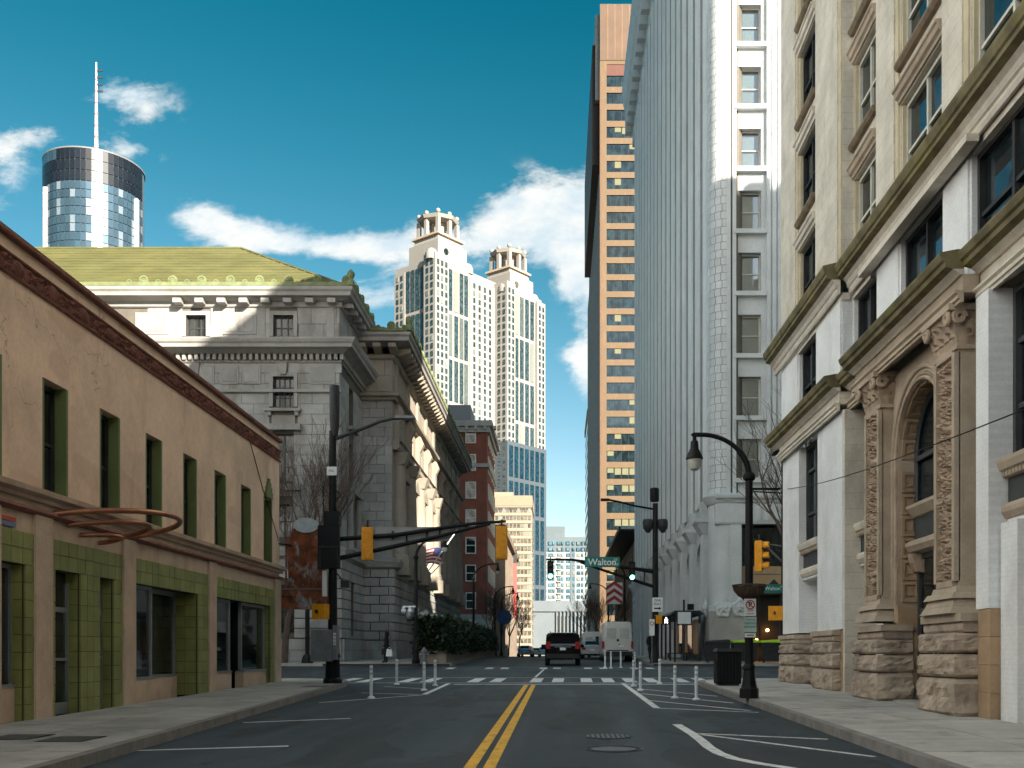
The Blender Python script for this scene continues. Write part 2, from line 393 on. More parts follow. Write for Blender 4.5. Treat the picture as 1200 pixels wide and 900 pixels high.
# ------------------------------------------------------------------ ground, roads, pavements
def road_mat():
    m = bpy.data.materials.new('asphalt'); m.use_nodes = True
    t = NT(m.node_tree); p = t.n['Principled BSDF']
    pos = t.new('ShaderNodeNewGeometry').outputs['Position']
    big = t.noise(t.vmul(pos, (1, .25, 1)), .55, 4, .6)
    out = t.mix(t.ramp(big, .35, .65), (.017, .026, .034, 1), (.039, .055, .069, 1))
    lane = t.noise(t.vmul(pos, (1.3, .02, 1)), 1.0, 3, .5)
    out = t.mix(t.ramp(lane, .45, .62, 0, .7), out, (.05, .065, .078, 1))
    pat = t.noise(t.vmul(pos, (.7, .3, 1)), .8, 2, .4, .8)
    out = t.mix(t.ramp(pat, .56, .575, 0, .65), out, (.018, .022, .026, 1))
    oil = t.noise(t.vmul(pos, (1.2, .5, 1)), 1.3, 3, .5)
    out = t.mix(t.ramp(oil, .62, .72, 0, .6), out, (.013, .016, .019, 1))
    grit = t.noise(pos, 60, 3, .7)
    out = t.mix(1, out, t.ramp(grit, .25, .75, .72, 1.3), 'MULTIPLY')
    vo = t.new('ShaderNodeTexVoronoi', feature='DISTANCE_TO_EDGE'); vo.inputs['Scale'].default_value = .32
    wv = t.new('ShaderNodeVectorMath', operation='ADD'); t.l.new(pos, wv.inputs[0])
    nn = t.new('ShaderNodeTexNoise'); nn.inputs['Scale'].default_value = 1.6; nn.inputs['Detail'].default_value = 6
    t.l.new(pos, nn.inputs['Vector']); t.l.new(nn.outputs['Color'], wv.inputs[1]); t.l.new(wv.outputs[0], vo.inputs['Vector'])
    crack = t.math('MULTIPLY', t.ramp(vo.outputs[0], 0, .012, 1, 0), t.ramp(t.noise(pos, .3, 2), .42, .54))
    out = t.mix(t.math('MULTIPLY', crack, .85), out, (.012, .013, .014, 1))
    t.l.new(out, p.inputs['Base Color'])
    t.l.new(t.ramp(big, .3, .7, .62, .82), p.inputs['Roughness']); p.inputs['Specular IOR Level'].default_value = .45
    b = t.new('ShaderNodeBump'); b.inputs['Strength'].default_value = .5; b.inputs['Distance'].default_value = .012
    t.l.new(t.noise(pos, 70, 4, .7), b.inputs['Height']); t.l.new(b.outputs[0], p.inputs['Normal'])
    return m
asphalt = road_mat()
YS = [-60, 0, 12, 24, 36.5, 57, 66, 70, 74, 78, 82, 86, 92, 110, 160, 400, 3000]
def strip(xa, xb, ys, dz):
    mb = MB()
    for a, b in zip(ys, ys[1:]):
        mb.add([(xa(a), a, gz(a)+dz), (xb(a), a, gz(a)+dz), (xb(b), b, gz(b)+dz), (xa(b), b, gz(b)+dz)], [(0, 1, 2, 3)])
    return mb
ground_m = mat('city_ground', (.12, .115, .11), .95, .15, .2)
tag(part('ground', strip(lambda y: -2500, lambda y: 2500, YS, -.03), ground_m, None), 'dark city ground under the streets and buildings', kind='structure')
road = part('road', strip(lambda y: -7.6, lambda y: 5.6, YS, 0), asphalt, None)
tag(road, 'dark asphalt street running straight ahead to the towers', kind='structure')
cross = MB(); 
for xa, xb in ((-160, -7.6), (5.6, 160)):
    cross.add([(xa, 36.5, gz(36.5)), (xb, 36.5, gz(36.5)), (xb, 57, gz(57)), (xa, 57, gz(57))], [(0, 1, 2, 3)])
tag(part('cross_street', cross, asphalt, None), 'asphalt side street crossing at the traffic signals', kind='structure')

def pave(name, label, inner, kerb_x, y0, y1, cols, dy, side, curve=0):
    """a pavement of slabs between a wall line and a kerb; side -1: pavement lies to -x of its kerb"""
    n = max(1, int(round((y1 - y0) / dy))); ys = [y0 + (y1-y0)*k/n for k in range(n+1)]
    kx = lambda y: kerb_x(y) + side * (curve * max(0, (y - (y1 - 2.6)) / 2.6) ** 2 if curve else 0)
    bedmb = MB()
    for a, b in zip(ys, ys[1:]):
        p = [(inner, a), (kx(a)+side*.09, a), (kx(b)+side*.09, b), (inner, b)]
        if side > 0: p = [p[1], p[0], p[3], p[2]]
        bedmb.hexa([(x, y, gz(y)-.2) for x, y in p], [(x, y, gz(y)+.132) for x, y in p])
    o = tag(part(name, bedmb, bed, None), label, kind='structure')
    g = .009
    for a, b in zip(ys, ys[1:]):
        for c in range(cols):
            f0, f1 = c / cols, (c+1) / cols
            L = lambda f, y: inner + (kx(y) - side * -.0 - side * -0 + (side * .17) - inner) * f
            q = [(L(f0, a), a+g), (L(f1, a), a+g), (L(f1, b), b-g), (L(f0, b), b-g)]
            sx = 1 if q[1][0] > q[0][0] else -1
            q = [(q[0][0]+g*sx, q[0][1]), (q[1][0]-g*sx, q[1][1]), (q[2][0]-g*sx, q[2][1]), (q[3][0]+g*sx, q[3][1])]
            if sx < 0: q = q[::-1]
            h = rnd.uniform(-.003, .003)
            part('paving_slab', MB().hexa([(x, y, gz(y)+.1) for x, y in q], [(x, y, gz(y)+.15+h) for x, y in q]), concrete, o)
        m = 1
        q = [(kx(a), a+.006), (kx(a)+side*.16, a+.006), (kx(b)+side*.16, b-.006), (kx(b), b-.006)]
        if side > 0: q = q
        else: q = q[::-1]
        part('kerb_stone', MB().hexa([(x, y, gz(y)-.15) for x, y in q], [(x - side*0, y, gz(y)+.152) for x, y in q]), kerb_m, o)
    return o
DL = 9.3                                        # the tan shop's wall stands this far to the -x side
kl = lambda y: -5.85 - .05 * (y - 12.5)
kr = lambda y: 4.42 + .008 * (y - 12.5)
pave('sidewalk_left', 'grey concrete sidewalk in front of the tan and green shop', -DL, kl, 3, 36.4, 2, 1.67, -1, 1.6)
pave('sidewalk_right', 'grey concrete sidewalk along the stone bank building', 7.75, kr, 3, 36.4, 2, 1.67, 1, 1.3)
pave('sidewalk_far_left', 'far sidewalk beside the marble building and hedge', -13.2, lambda y: -6.0, 57.2, 118, 3, 2.9, -1)
pave('sidewalk_far_right', 'far sidewalk along the white ribbed tower', 9.2, lambda y: 5.2, 57.2, 128, 2, 2.9, 1)
for nm, lb, x0, x1 in (('sidewalk_corner_left', 'side street sidewalk behind the tan shop', -60, -DL), ('sidewalk_corner_right', 'side street sidewalk beyond the stone bank', 7.75, 60)):
    tag(part(nm, MB().hexa([(x, y, gz(y)-.2) for x, y in ((x0, 34), (x1, 34), (x1, 36.4), (x0, 36.4))], [(x, y, gz(y)+.149) for x, y in ((x0, 34), (x1, 34), (x1, 36.4), (x0, 36.4))]), concrete, None), lb, kind='structure')
for nm, lb, x0, x1 in (('sidewalk_marble', 'sidewalk at the foot of the marble front', -60, -13.2), ('sidewalk_tower', 'sidewalk at the foot of the white tower front', 9.2, 60)):
    tag(part(nm, MB().hexa([(x, y, gz(y)-.2) for x, y in ((x0, 57.2), (x1, 57.2), (x1, 61.5), (x0, 61.5))], [(x, y, gz(y)+.149) for x, y in ((x0, 57.2), (x1, 57.2), (x1, 61.5), (x0, 61.5))]), concrete, None), lb, kind='structure')

# painted markings: flat sheets on the sloping street, 4 mm up
def line(m, a, b, wd, z=.004, name='painted_line'):
    a, b = Vector(a), Vector(b); d = (b - a).normalized(); n = Vector((-d.y, d.x)) * wd / 2
    q = [a+n, a-n, b-n, b+n]
    s = MB(); s.add([(p.x, p.y, gz(p.y)+z) for p in q], [(0, 1, 2, 3)])
    return part(name, s, m, road)
for dx in (-1.095, -.855):
    line(yellow_mark, (dx, 4), (dx, 34.4), .15)
line(white_mark, (-3.6, 34.9), (4.9, 34.9), .32, name='stop_line')
for y in (36.0, 40.6): line(white_mark, (-7.4, y), (6.6, y), .16, name='crosswalk_line')
for x in (-7.9, -7.1, -5.6, -4.8, -3.1, -2.3, -.85, -.05, 1.0, 1.8, 2.6, 3.4, 4.5, 5.3):
    line(white_mark, (x, 36.6), (x + .05, 40.1), .42, name='crosswalk_bar')
for y in (51.6, 54.6): line(white_mark, (-7, y), (7.5, y), .12, name='crosswalk_line')
for x in (-5.6, -3.6, -2.8, -.8, -.1, 1.5, 2.3, 3.9, 4.7): line(white_mark, (x, 52.0), (x, 54.2), .4, name='crosswalk_bar')
line(white_mark, (-.95, 41), (-.75, 51), .1)
# right bay hatching
P = lambda x, y: ((x - 655) * 1920 / (y - 747) / 1200, 1920 / (y - 747))
def pl(pts, wd):
    for a, b in zip(pts, pts[1:]): line(white_mark, P(*a), P(*b), wd)
pl([(730, 801), (770, 830)], .16)
for a, b in (((745, 807), (840, 816)), ((752, 813), (859, 824)), ((761, 821), (880, 833)), ((771, 830), (889, 835))): pl([a, b], .1)
pl([(793, 849), (803, 855), (812, 860.5), (822, 868), (831, 876), (843, 883), (860, 889), (890, 895), (930, 901)], .17)
pl([(812, 859.5), (970, 866.5)], .1); pl([(822, 861), (1025, 887)], .1)
# left bay hatching and parking lines
pl([(497, 814), (526, 801)], .16)
for a, b in (((374, 823.5), (495, 814.6)), ((424, 812), (490, 814)), ((450, 804.5), (500, 807.5))): pl([a, b], .1)
pl([(285, 847), (411, 842)], .12); pl([(152, 880), (338, 874.5)], .12)
# cast iron covers
iron = mat('worn_iron', (.13, .135, .14), .5, .2, 12, metal=.5)
for i, (cx, cy, r) in enumerate(((.79, 16.5, .4), (.78, 14.65, .42))):
    z = gz(cy)
    s = MB(); n = 28
    s.add([(cx+r*math.cos(2*math.pi*k/n), cy+r*math.sin(2*math.pi*k/n), gz(cy+r*math.sin(2*math.pi*k/n))+.006) for k in range(n)], [tuple(range(n))])
    c = thing('manhole_cover', ('slotted iron grate set in the asphalt' if i == 0 else 'solid round iron cover set in the asphalt, nearer of two'), 'manhole cover', (cx, cy, z), 'iron covers in the road')
    part('rim', s, iron if i else black_metal, c)
    if i == 0:
        for k in range(-4, 5):
            h = math.sqrt(max(0, .36**2 - (k*.08)**2)); part('bar', MB().hexa([(cx+k*.08-.022, cy-h, gz(cy-h)+.005), (cx+k*.08+.022, cy-h, gz(cy-h)+.005), (cx+k*.08+.022, cy+h, gz(cy+h)+.005), (cx+k*.08-.022, cy+h, gz(cy+h)+.005)], [(cx+k*.08-.022, cy-h, gz(cy-h)+.014), (cx+k*.08+.022, cy-h, gz(cy-h)+.014), (cx+k*.08+.022, cy+h, gz(cy+h)+.014), (cx+k*.08-.022, cy+h, gz(cy+h)+.014)]), iron, c)
    else:
        t = MB(); 
        for k in range(n):
            a0, a1 = 2*math.pi*k/n, 2*math.pi*(k+1)/n
            t.add([(cx+rr*math.cos(aa), cy+rr*math.sin(aa), gz(cy+rr*math.sin(aa))+.012) for rr, aa in ((r*.78, a0), (r*.95, a0), (r*.95, a1), (r*.78, a1))], [(0, 1, 2, 3)])
        part('ring', t, black_metal, c)

# ------------------------------------------------------------------ tan and green shop building
def yl(x): return 1200 * DL / (655 - x)
ZL = lambda x, y: 1.6 + (768 - y) * yl(x) / 1200
shop = thing('shop_building', 'two storey tan stucco shop building with green tiled street front', 'building', (-DL, 34, gz(34)+.15))
Y0, Y1 = 6.0, 34.05
wc = [yl(x) for x in (65, 131, 180, 223.5, 261, 289.5, 314)]
pitch = (wc[-1] - wc[0]) / 6
wys = [wc[0] + pitch * (k - 5) for k in range(12)]
WB, WT = 4.56, 6.62
LEDGE = 4.55
# upper wall in its local frame: u runs along +y when the wall looks to +x
wl = wall_mb(Y0, Y1, LEDGE-.05, 8.05, [(y-.48, y+.48, WB, WT) for y in wys if y > Y0 + 1], .34)
def to_R(mb, x): mb.v = [(x - q[1], q[0], q[2]) for q in mb.v]; return mb     # front looks to +x at this x
def to_L(mb, x): mb.v = [(x + q[1], q[0], q[2]) for q in mb.v]; mb.f = [f[::-1] for f in mb.f]; return mb
part('upper_wall', to_R(wl, -DL), stucco, shop)
part('side_wall', MB().box(-28, -DL-.36, Y1-.3, Y1-.001, 0, 8.65), stucco, shop)
part('parapet_wall', MB().box(-DL-.3, -DL-.02, Y0, Y1-.002, 8.05, 8.66), stucco, shop)
part('flat_roof', MB().box(-28, -DL-.31, Y0, Y1-.3, 7.9, 8.04), dark_grey, shop)
part('coping', MB().extr([(-DL-.35, 8.66), (-DL+.08, 8.66), (-DL+.1, 8.69), (-DL+.1, 8.76), (-DL-.35, 8.78)], Y0, Y1+.06), terracotta, shop)
for z0, z1, o in ((8.02, 8.08, .06), (8.36, 8.42, .06)):
    part('frieze_moulding', MB().extr([(-DL-.02, z0), (-DL+o*.6, z0), (-DL+o, z0+.025), (-DL+o, z1-.02), (-DL+o*.5, z1), (-DL-.02, z1)], Y0, Y1+.04), terracotta, shop)
# carved frieze panels
def frieze(u, v):
    y = u * 1.2; z = v * .36
    a = math.hypot((y-.32)/.2, (z-.18)/.19); h = .0
    if a < 1: h = .075 * (1-a*a) + .03 * abs(math.sin((y-.32)*38 + (z-.18)*26))
    for cy, cz, r, s in ((.68, .25, .11, 1), (.66, .1, .1, -1), (.9, .2, .12, 1), (1.06, .1, .1, -1), (1.08, .28, .09, 1), (.05, .27, .09, 1), (.06, .09, .1, -1)):
        d = math.hypot(y-cy, z-cz) / r
        if d < 1: h = max(h, .06 * (1-d*d) + .04 * math.sin(9 * math.atan2(z-cz, y-cy) * s + 8*d) * (1-d))
    return (h, y, z)
fm = MB().sheet(frieze, 56, 16).mesh('frieze_panel', terracotta, False)
k = 0
while Y0 + k*1.2 < Y1 - .3:
    o = link('frieze_panel', fm, shop, (-DL+.004, Y1 - 1.2*(k+1), 8.08)); o.scale.z = .78; k += 1
# windows of the upper storey
for i, y in enumerate(wys):
    if y < 14: continue
    window(shop, (-DL-.31, y, WB+.04), FACE_R, .86, WT-WB-.06, fm=dark_grey, gm=win_old, fr=.08, rails=[.46])
    part('jamb', MB().box(-DL-.34, -DL+.004, y+.40, y+.479, WB, WT-.005), green_paint, shop)
    part('jamb', MB().box(-DL-.34, -DL+.004, y-.479, y-.42, WB, WT-.005), green_paint, shop)
    if i == 11:
        s = MB()
        for wd, z0, z1 in ((.36, WT+.002, WT+.2), (.28, WT+.2, WT+.36), (.18, WT+.36, WT+.5), (.08, WT+.5, WT+.62)): s.box(-DL-.02, -DL+.06, y-wd, y+wd, z0, z1)
        part('stepped_ornament', s, green_paint, shop)
# ledge between the storeys
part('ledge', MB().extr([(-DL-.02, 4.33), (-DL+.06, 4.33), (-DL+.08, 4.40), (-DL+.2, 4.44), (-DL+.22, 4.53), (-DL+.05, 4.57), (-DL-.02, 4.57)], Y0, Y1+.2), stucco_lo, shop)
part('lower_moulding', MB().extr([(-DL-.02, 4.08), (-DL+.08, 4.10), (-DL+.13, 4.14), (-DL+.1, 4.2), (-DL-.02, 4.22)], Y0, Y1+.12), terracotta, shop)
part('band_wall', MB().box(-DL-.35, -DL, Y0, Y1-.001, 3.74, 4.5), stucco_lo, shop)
GT, GL = 3.74, 3.18        # tiled lintel from GL to GT
pil = [(yl(-15)-.3, yl(-15)+.3), (yl(38), yl(58)), (yl(142), yl(156)), (yl(243), yl(251)), (yl(320.5), Y1)]
for a, b in pil:
    part('pilaster', MB().box(-DL-.36, -DL+.07, a, b, 0, 4.09), stucco_lo, shop)
def tiles(y0, y1, z0, z1, x=-DL, th=.03, tw=.31, tz=.29):
    """square glazed tiles on a wall that looks to +x"""
    part('tile_backing', MB().box(x-.35, x-.006, y0, y1, z0, z1), grout, shop)
    n = max(1, round((y1-y0)/tw)); m_ = max(1, round((z1-z0)/tz))
    for i in range(n):
        for j in range(m_):
            piece('tile', green_tile, shop, x-.02, x+th-rnd.uniform(0, .006), y0+(y1-y0)*i/n+.006, y0+(y1-y0)*(i+1)/n-.006, z0+(z1-z0)*j/m_+.006, z0+(z1-z0)*(j+1)/m_-.006)
def jamb_tiles(y, x0, x1, z0, z1, s=-1):
    """tiled reveal that looks to -y (the camera)"""
    n = max(1, round((x1-x0)/.31)); m_ = max(1, round((z1-z0)/.29))
    for i in range(n):
        for j in range(m_):
            piece('tile', green_tile, shop, x0+(x1-x0)*i/n+.006, x0+(x1-x0)*(i+1)/n-.006, y-.012, y+.03, z0+(z1-z0)*j/m_+.006, z0+(z1-z0)*(j+1)/m_-.006)
base = lambda y: gz(y) + .12
RB = -DL - .95     # plane of the recessed shop windows
# lintels
for a, b in ((pil[0][1], pil[1][0]), (pil[1][1], pil[2][0]), (pil[2][1], pil[3][0]), (pil[3][1], pil[4][0])):
    tiles(a, b, GL, GT, tw=.34)
# piers: (y0, y1) of green tile down to the pavement
for a, b in ((yl(28), pil[1][0]), (pil[1][1], yl(63.5)), (yl(93), yl(116)), (yl(132), pil[2][0]), (yl(231), pil[3][0]), (yl(316), pil[4][0])):
    b = max(b, a + .12)
    tiles(a, b, base(a), GL, tw=.33)
    jamb_tiles(a, -DL-(.62 if abs(a-yl(231)) < .01 else .3), -DL-.03, base(a), GL)
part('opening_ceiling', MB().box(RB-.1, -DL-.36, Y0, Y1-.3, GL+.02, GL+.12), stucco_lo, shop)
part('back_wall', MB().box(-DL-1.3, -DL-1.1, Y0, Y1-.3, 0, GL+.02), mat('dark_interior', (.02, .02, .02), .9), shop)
def shopwin(y0, y1, x, sill, mulls):
    part('bulkhead', MB().box(x-.15, x+.1, y0, y1, gz(y0), sill), stucco_lo, shop)
    part('sill_bar', MB().box(x-.12, x+.12, y0, y1, sill, sill+.05), alu, shop)
    ys = [y0] + mulls + [y1]
    for q in ys: part('mullion', MB().box(x-.05, x+.05, q-.035, q+.035, sill+.05, GL+.02), alu, shop)
    part('head_bar', MB().box(x-.05, x+.05, y0, y1, GL-.08, GL+.02), alu, shop)
    for a, b in zip(ys, ys[1:]): piece('shop_pane', win_shop, shop, x-.015, x, a+.03, b-.03, sill+.05, GL-.05)
shopwin(Y0+5, yl(28)-.02, -DL-.25, 1.05, [Y0+8.5])
a, b = yl(159), yl(231)
RB = -DL-.6
shopwin(a, a+1.25, -DL-.2, base(a)+.55, [])
shopwin(a+1.25, b-.05, RB, base(b)+.5, [a+2.05])
part('window_return', MB().box(RB, -DL-.2, a+1.22, a+1.28, base(a), base(a)+.55), stucco_lo, shop)
piece('shop_pane', win_shop, shop, RB, -DL-.2, a+1.24, a+1.26, base(a)+.6, GL)
a, b = yl(255), yl(316)
shopwin(a, a+1.5, -DL-.2, base(a)+.5, [])
shopwin(a+1.5, a+2.6, RB, base(a)+.1, [])
shopwin(a+2.6, b-.03, -DL-.2, base(b)+.42, [])
for q in (a+1.5, a+2.6): piece('shop_pane', win_shop, shop, RB, -DL-.2, q-.01, q+.01, base(a)+.55, GL)
# doors
for a, b in ((yl(63.5), yl(93)), (yl(116), yl(132))):
    zb = gz(a)+.15; x = -DL-.24
    d = part('door', MB().box(x-.04, x+.04, a, a+.08, zb, 3.0).box(x-.04, x+.04, b-.08, b, zb, 3.0).box(x-.04, x+.04, a+.08, b-.08, zb, zb+.22).box(x-.04, x+.04, a+.08, b-.08, 2.42, 2.52), alu, shop)
    piece('pane', win_shop, d, x-.02, x, a+.06, b-.06, zb+.2, 2.43); piece('pane', win_shop, d, x-.02, x, a+.06, b-.06, 2.5, GL)
    part('handle', MB().tube([(x+.1, a+.13, zb+.85), (x+.1, a+.13, zb+1.25)], .018), alu, d)
    part('push_bar', MB().box(x+.04, x+.08, a+.1, b-.1, zb+1.02, zb+1.07), alu, d)
part('vent_strip', MB().box(-DL, -DL+.05, 15.2, yl(15.5), 3.78, 3.86), mat('blue_strip', (.12, .17, .25), .5), shop)
part('vent_strip', MB().box(-DL, -DL+.05, 15.2, yl(15.5), 3.87, 3.94), mat('red_strip', (.4, .06, .03), .5), shop)
# conduit, small wall cable
part('wall_cable', MB().tube([(-DL+.02, 30.8, 8.0), (-DL+.02, 32.0, 6.9), (-DL+.02, 33.3, 5.9), (-DL+.02, 33.9, 5.4)], .012, 5), dark_grey, shop)
# copper hoops that spring from the ledge: the canopy sculpture
hoops = thing('hoop_sculpture', 'three nested copper tube hoops springing from the tan shop wall', 'sculpture', (-DL, 20, 4.2))
def hoop(ya, yb, za, zb, out, rise, r):
    pts = []
    for k in range(33):
        t = math.pi * k / 32; sk = .55 - .45*math.cos(t)
        pts.append((-DL + .02 + out * math.sin(t), ya + (yb-ya) * (1-math.cos(t))/2 + .18*(yb-ya)*math.sin(t), za + (zb-za)*k/32 + rise*math.sin(t)))
    part('hoop', MB().tube(pts, r, 10), copper, hoops, True)
hoop(yl(62), yl(152), 4.2, 4.16, 1.35, .28, .055)
hoop(yl(78), yl(128), 4.06, 4.0, 1.0, .2, .05)
hoop(yl(93), yl(114), 3.93, 3.86, .55, .06, .045)
# rusty blade sign on the far corner
sg = thing('blade_sign', 'tall rusted sign box with pale oval on top at the shop corner', 'sign', (-DL, 34.6, 3))
fx = lambda x: (x - 655) * 34.8 / 1200
fz = lambda y: 1.6 + (768 - y) * 34.8 / 1200
shape = [(340, 690), (338, 640), (344, 622), (352, 612), (360, 609), (368, 612), (375, 622), (380, 645), (384, 690)]
part('upper_box', MB().hexa([(fx(x), 34.62, fz(y)) for x, y in shape], [(fx(x), 34.98, fz(y)) for x, y in shape]), rust, sg)
part('lower_box', MB().box(fx(330), fx(386), 34.6, 35.0, fz(714), fz(690.5)), rust, sg)
red_edge = mat('faded_red_trim', (.22, .05, .03), .7, .3, 6)
for x in (337, 383): part('edge_trim', MB().box(fx(x-.9), fx(x+.9), 34.58, 34.64, fz(689), fz(630)), red_edge, sg)
part('edge_trim', MB().box(fx(330.5), fx(386), 34.56, 34.6, fz(691.5), fz(689.8)), grey_metal, sg)
part('edge_trim', MB().box(fx(329), fx(331), 34.57, 34.64, fz(714), fz(691)), red_edge, sg)
n = 24
part('oval_panel', MB().hexa([(fx(360.5)+fx(655+14.5)*math.cos(2*math.pi*k/n), 34.56, fz(616.5)+.255*math.sin(2*math.pi*k/n)) for k in range(n)], [(fx(360.5)+fx(655+14.5)*math.cos(2*math.pi*k/n), 34.62, fz(616.5)+.255*math.sin(2*math.pi*k/n)) for k in range(n)]), mat('pale_panel', (.5, .58, .62), .5, .1, 6), sg)
for z in (fz(640), fz(700)): part('bracket', MB().tube([(-DL-.05, 33.9, z), (fx(345), 34.7, z)], .03, 6), dark_grey, sg)

for i, (x, y) in enumerate(((-7.85, 14.9), (-6.95, 14.6), (-7.2, 30.3))):
    q = [(x-.28, y-.35), (x+.28, y-.35), (x+.28, y+.35), (x-.28, y+.35)]
    cvr = thing('utility_cover', ('small utility cover near the tan shop wall', 'small utility cover near the kerb by the tan shop', 'utility cover by the mast pole')[i], 'utility cover', (x, y, gz(y)+.15), 'utility covers in the sidewalk')
    part('plate', MB().hexa([(a, b, gz(b)+.15) for a, b in q], [(a, b, gz(b)+.158) for a, b in q]), iron, cvr); part('frame', MB().hexa([(a*1, b, gz(b)+.149) for a, b in ((x-.33, y-.4), (x+.33, y-.4), (x+.33, y+.4), (x-.33, y+.4))], [(a, b, gz(b)+.155) for a, b in ((x-.33, y-.4), (x+.33, y-.4), (x+.33, y+.4), (x-.33, y+.4))]), black_metal, cvr)
# ------------------------------------------------------------------ stone bank building
bank = thing('bank_building', 'tall cream and white stone building with carved arched doorway', 'building', (7.6, 34.3, gz(34)+.15))
FA, FB = 7.5, 7.8                 # street faces of the corner pavilion and of the rest
CORN = 27.1                       # the pavilion begins here
Yn, Yf = -15.0, 34.3
WB_X = 16.5
part('core_wall', MB().box(8.55, WB_X, Yn, Yf-.05, -1, 42.5), cream, bank)
# piers: y range, face x
piers = [(32.0, Yf, FA), (CORN, 29.7, FA), (23.4, 25.0, FB), (19.4, 20.7, FB), (13.2, 14.8, FB), (7.6, 9.2, FB)]
bays = [(29.7, 32.0, FA), (25.0, CORN, FB), (20.7, 23.4, FB), (14.8, 19.4, FB), (9.2, 13.2, FB)]
Z3B, Z3T = 9.0, 11.05             # third storey windows
UP = [(12.0, 14.15), (15.05, 17.2), (18.1, 20.25), (21.15, 23.3), (24.2, 26.35), (27.3, 29.4)]
def bankwall(z0, z1, holes_by_bay, t, m, name):
    for (a, b, fx_) in ((CORN, Yf, FA), (Yn, CORN, FB)):
        hs = [h for h in holes_by_bay if a <= h[0] and h[1] <= b]
        part(name, to_L(wall_mb(a, b, z0, z1, hs, t), fx_), m, bank)
# upper storeys: wall with pairs of sashes
holes = []
for z0, z1 in UP:
    for a, b, f in bays: holes.append((a+.02, b-.02, z0, z1))
bankwall(11.9, 42.5, holes, .3, cream, 'upper_wall')
for z0, z1 in UP[:4]:
    for a, b, f in bays:
        if z0 > 15 and b < 12: continue
        nw = 3 if b - a > 3.5 else 2
        window(bank, (f+.28, (a+b)/2, z0+.02), FACE_L, b-a-.1, z1-z0-.05, fm=white_frame if f == FB else dark_grey, gm=win, fr=.09, mull=nw-1, rails=[.48], depth=.16)
        part('sill', MB().extr([(f+.02, z0-.16), (f-.10, z0-.14), (f-.16, z0-.06), (f-.16, z0), (f+.02, z0+.01)], a+.02, b-.02), sill_brown, bank)
        part('hood', MB().extr([(f+.02, z1+.03), (f-.05, z1+.03), (f-.07, z1+.1), (f-.13, z1+.14), (f-.16, z1+.24), (f-.2, z1+.27), (f-.2, z1+.32), (f+.02, z1+.35)], a, b), cream if f == FA else tan_stone, bank)
        for y in (a+.05, b-.05):
            part('reveal', MB().box(f+.03, f+.28, y-.035, y+.035, z0+.02, z1-.02), cream_y, bank)
# pilaster strips on the upper storeys
for a, b, f in piers[:5]:
    part('pilaster', MB().box(f-.07, f+.05, a+.25, b-.02, 11.95, 42.3), cream, bank)
    part('pilaster_edge', MB().box(f-.035, f+.05, a+.02, a+.25, 11.95, 42.3), cream_y, bank)
# third storey, white painted brick piers
bankwall(8.75, 11.2, [(a+.05, b-.05, Z3B, Z3T) for a, b, f in bays], .32, white_paint, 'third_storey_wall')
for a, b, f in bays:
    nw = 3 if b - a > 3.5 else 2
    window(bank, (f+.3, (a+b)/2, Z3B+.02), FACE_L, b-a-.14, Z3T-Z3B-.04, fm=dark_grey, gm=win, fr=.1, mull=nw-1, rails=[.42], depth=.2)
# piers of the third storey stand a little proud
for a, b, f in piers[:5]:
    part('pier', MB().box(f-.05, f+.05, a+.02, b-.02, 8.8, 11.0), white_paint, bank)
def cornice(prof, y0, y1, f, m, name='cornice', split=None):
    mk = lambda pr: MB().extr([(f+.02, pr[0][1])] + [(f-p, z) for p, z in pr] + [(f+.02, pr[-1][1])], y0, y1)
    if split: part('bed_moulding', mk(prof[:split]), cream, bank); part(name, mk(prof[split-1:]), m, bank)
    else: part(name, mk(prof), m, bank)
up_c = [(.04, 11.12), (.07, 11.2), (.07, 11.27), (.11, 11.3), (.14, 11.42), (.22, 11.5), (.36, 11.55), (.36, 11.64), (.4, 11.67), (.44, 11.8), (.44, 11.87), (.1, 11.95)]
lo_c = [(.05, 8.56), (.09, 8.6), (.18, 8.66), (.32, 8.7), (.33, 8.79), (.38, 8.82), (.42, 8.92), (.42, 8.96), (.1, 9.02)]
arch_c = [(.05, 8.06), (.05, 8.12), (.09, 8.13), (.09, 8.2), (.14, 8.24), (.14, 8.28)]
cornice(up_c, CORN-.12, Yf+.6, FA-.1, moss, split=6); cornice(up_c, Yn, CORN-.12, FB-.1, moss, split=6)
cornice(lo_c, CORN-.12, Yf+.6, FA-.1, moss, split=3); cornice(lo_c, 25.5, CORN-.12, FB-.1, moss, split=3); cornice(lo_c, 18.7, 25.5, FA-.12, moss, split=3); cornice(lo_c, Yn, 18.7, FB-.1, moss, split=3)
for y0, y1, f in ((CORN-.05, Yf+.05, FA-.1), (Yn, 18.71, FB-.1), (25.49, CORN-.05, FB-.1), (18.71, 25.49, FA-.12)):
    part('frieze', MB().box(f, f+.3, y0, y1, 8.24, 8.57), tan_stone if f < 7.4 and y0 < 20 else cream, bank)
    cornice(arch_c, y0, y1, f, cream if y0 > 26 or y0 < 0 else tan_stone, 'architrave')
    part('band', MB().box(f+.06, f+.3, y0, y1, 11.0, 11.14), cream, bank)
# second storey and ground floor piers
for a, b, f in (piers[0], piers[1], piers[4]):
    part('pier', MB().box(f, 8.6, a, b, 2.3, 8.1), white_paint, bank)
part('pier_return', MB().box(FA+.02, 8.55, CORN-.16, CORN-.002, .3, 8.08), cream, bank)
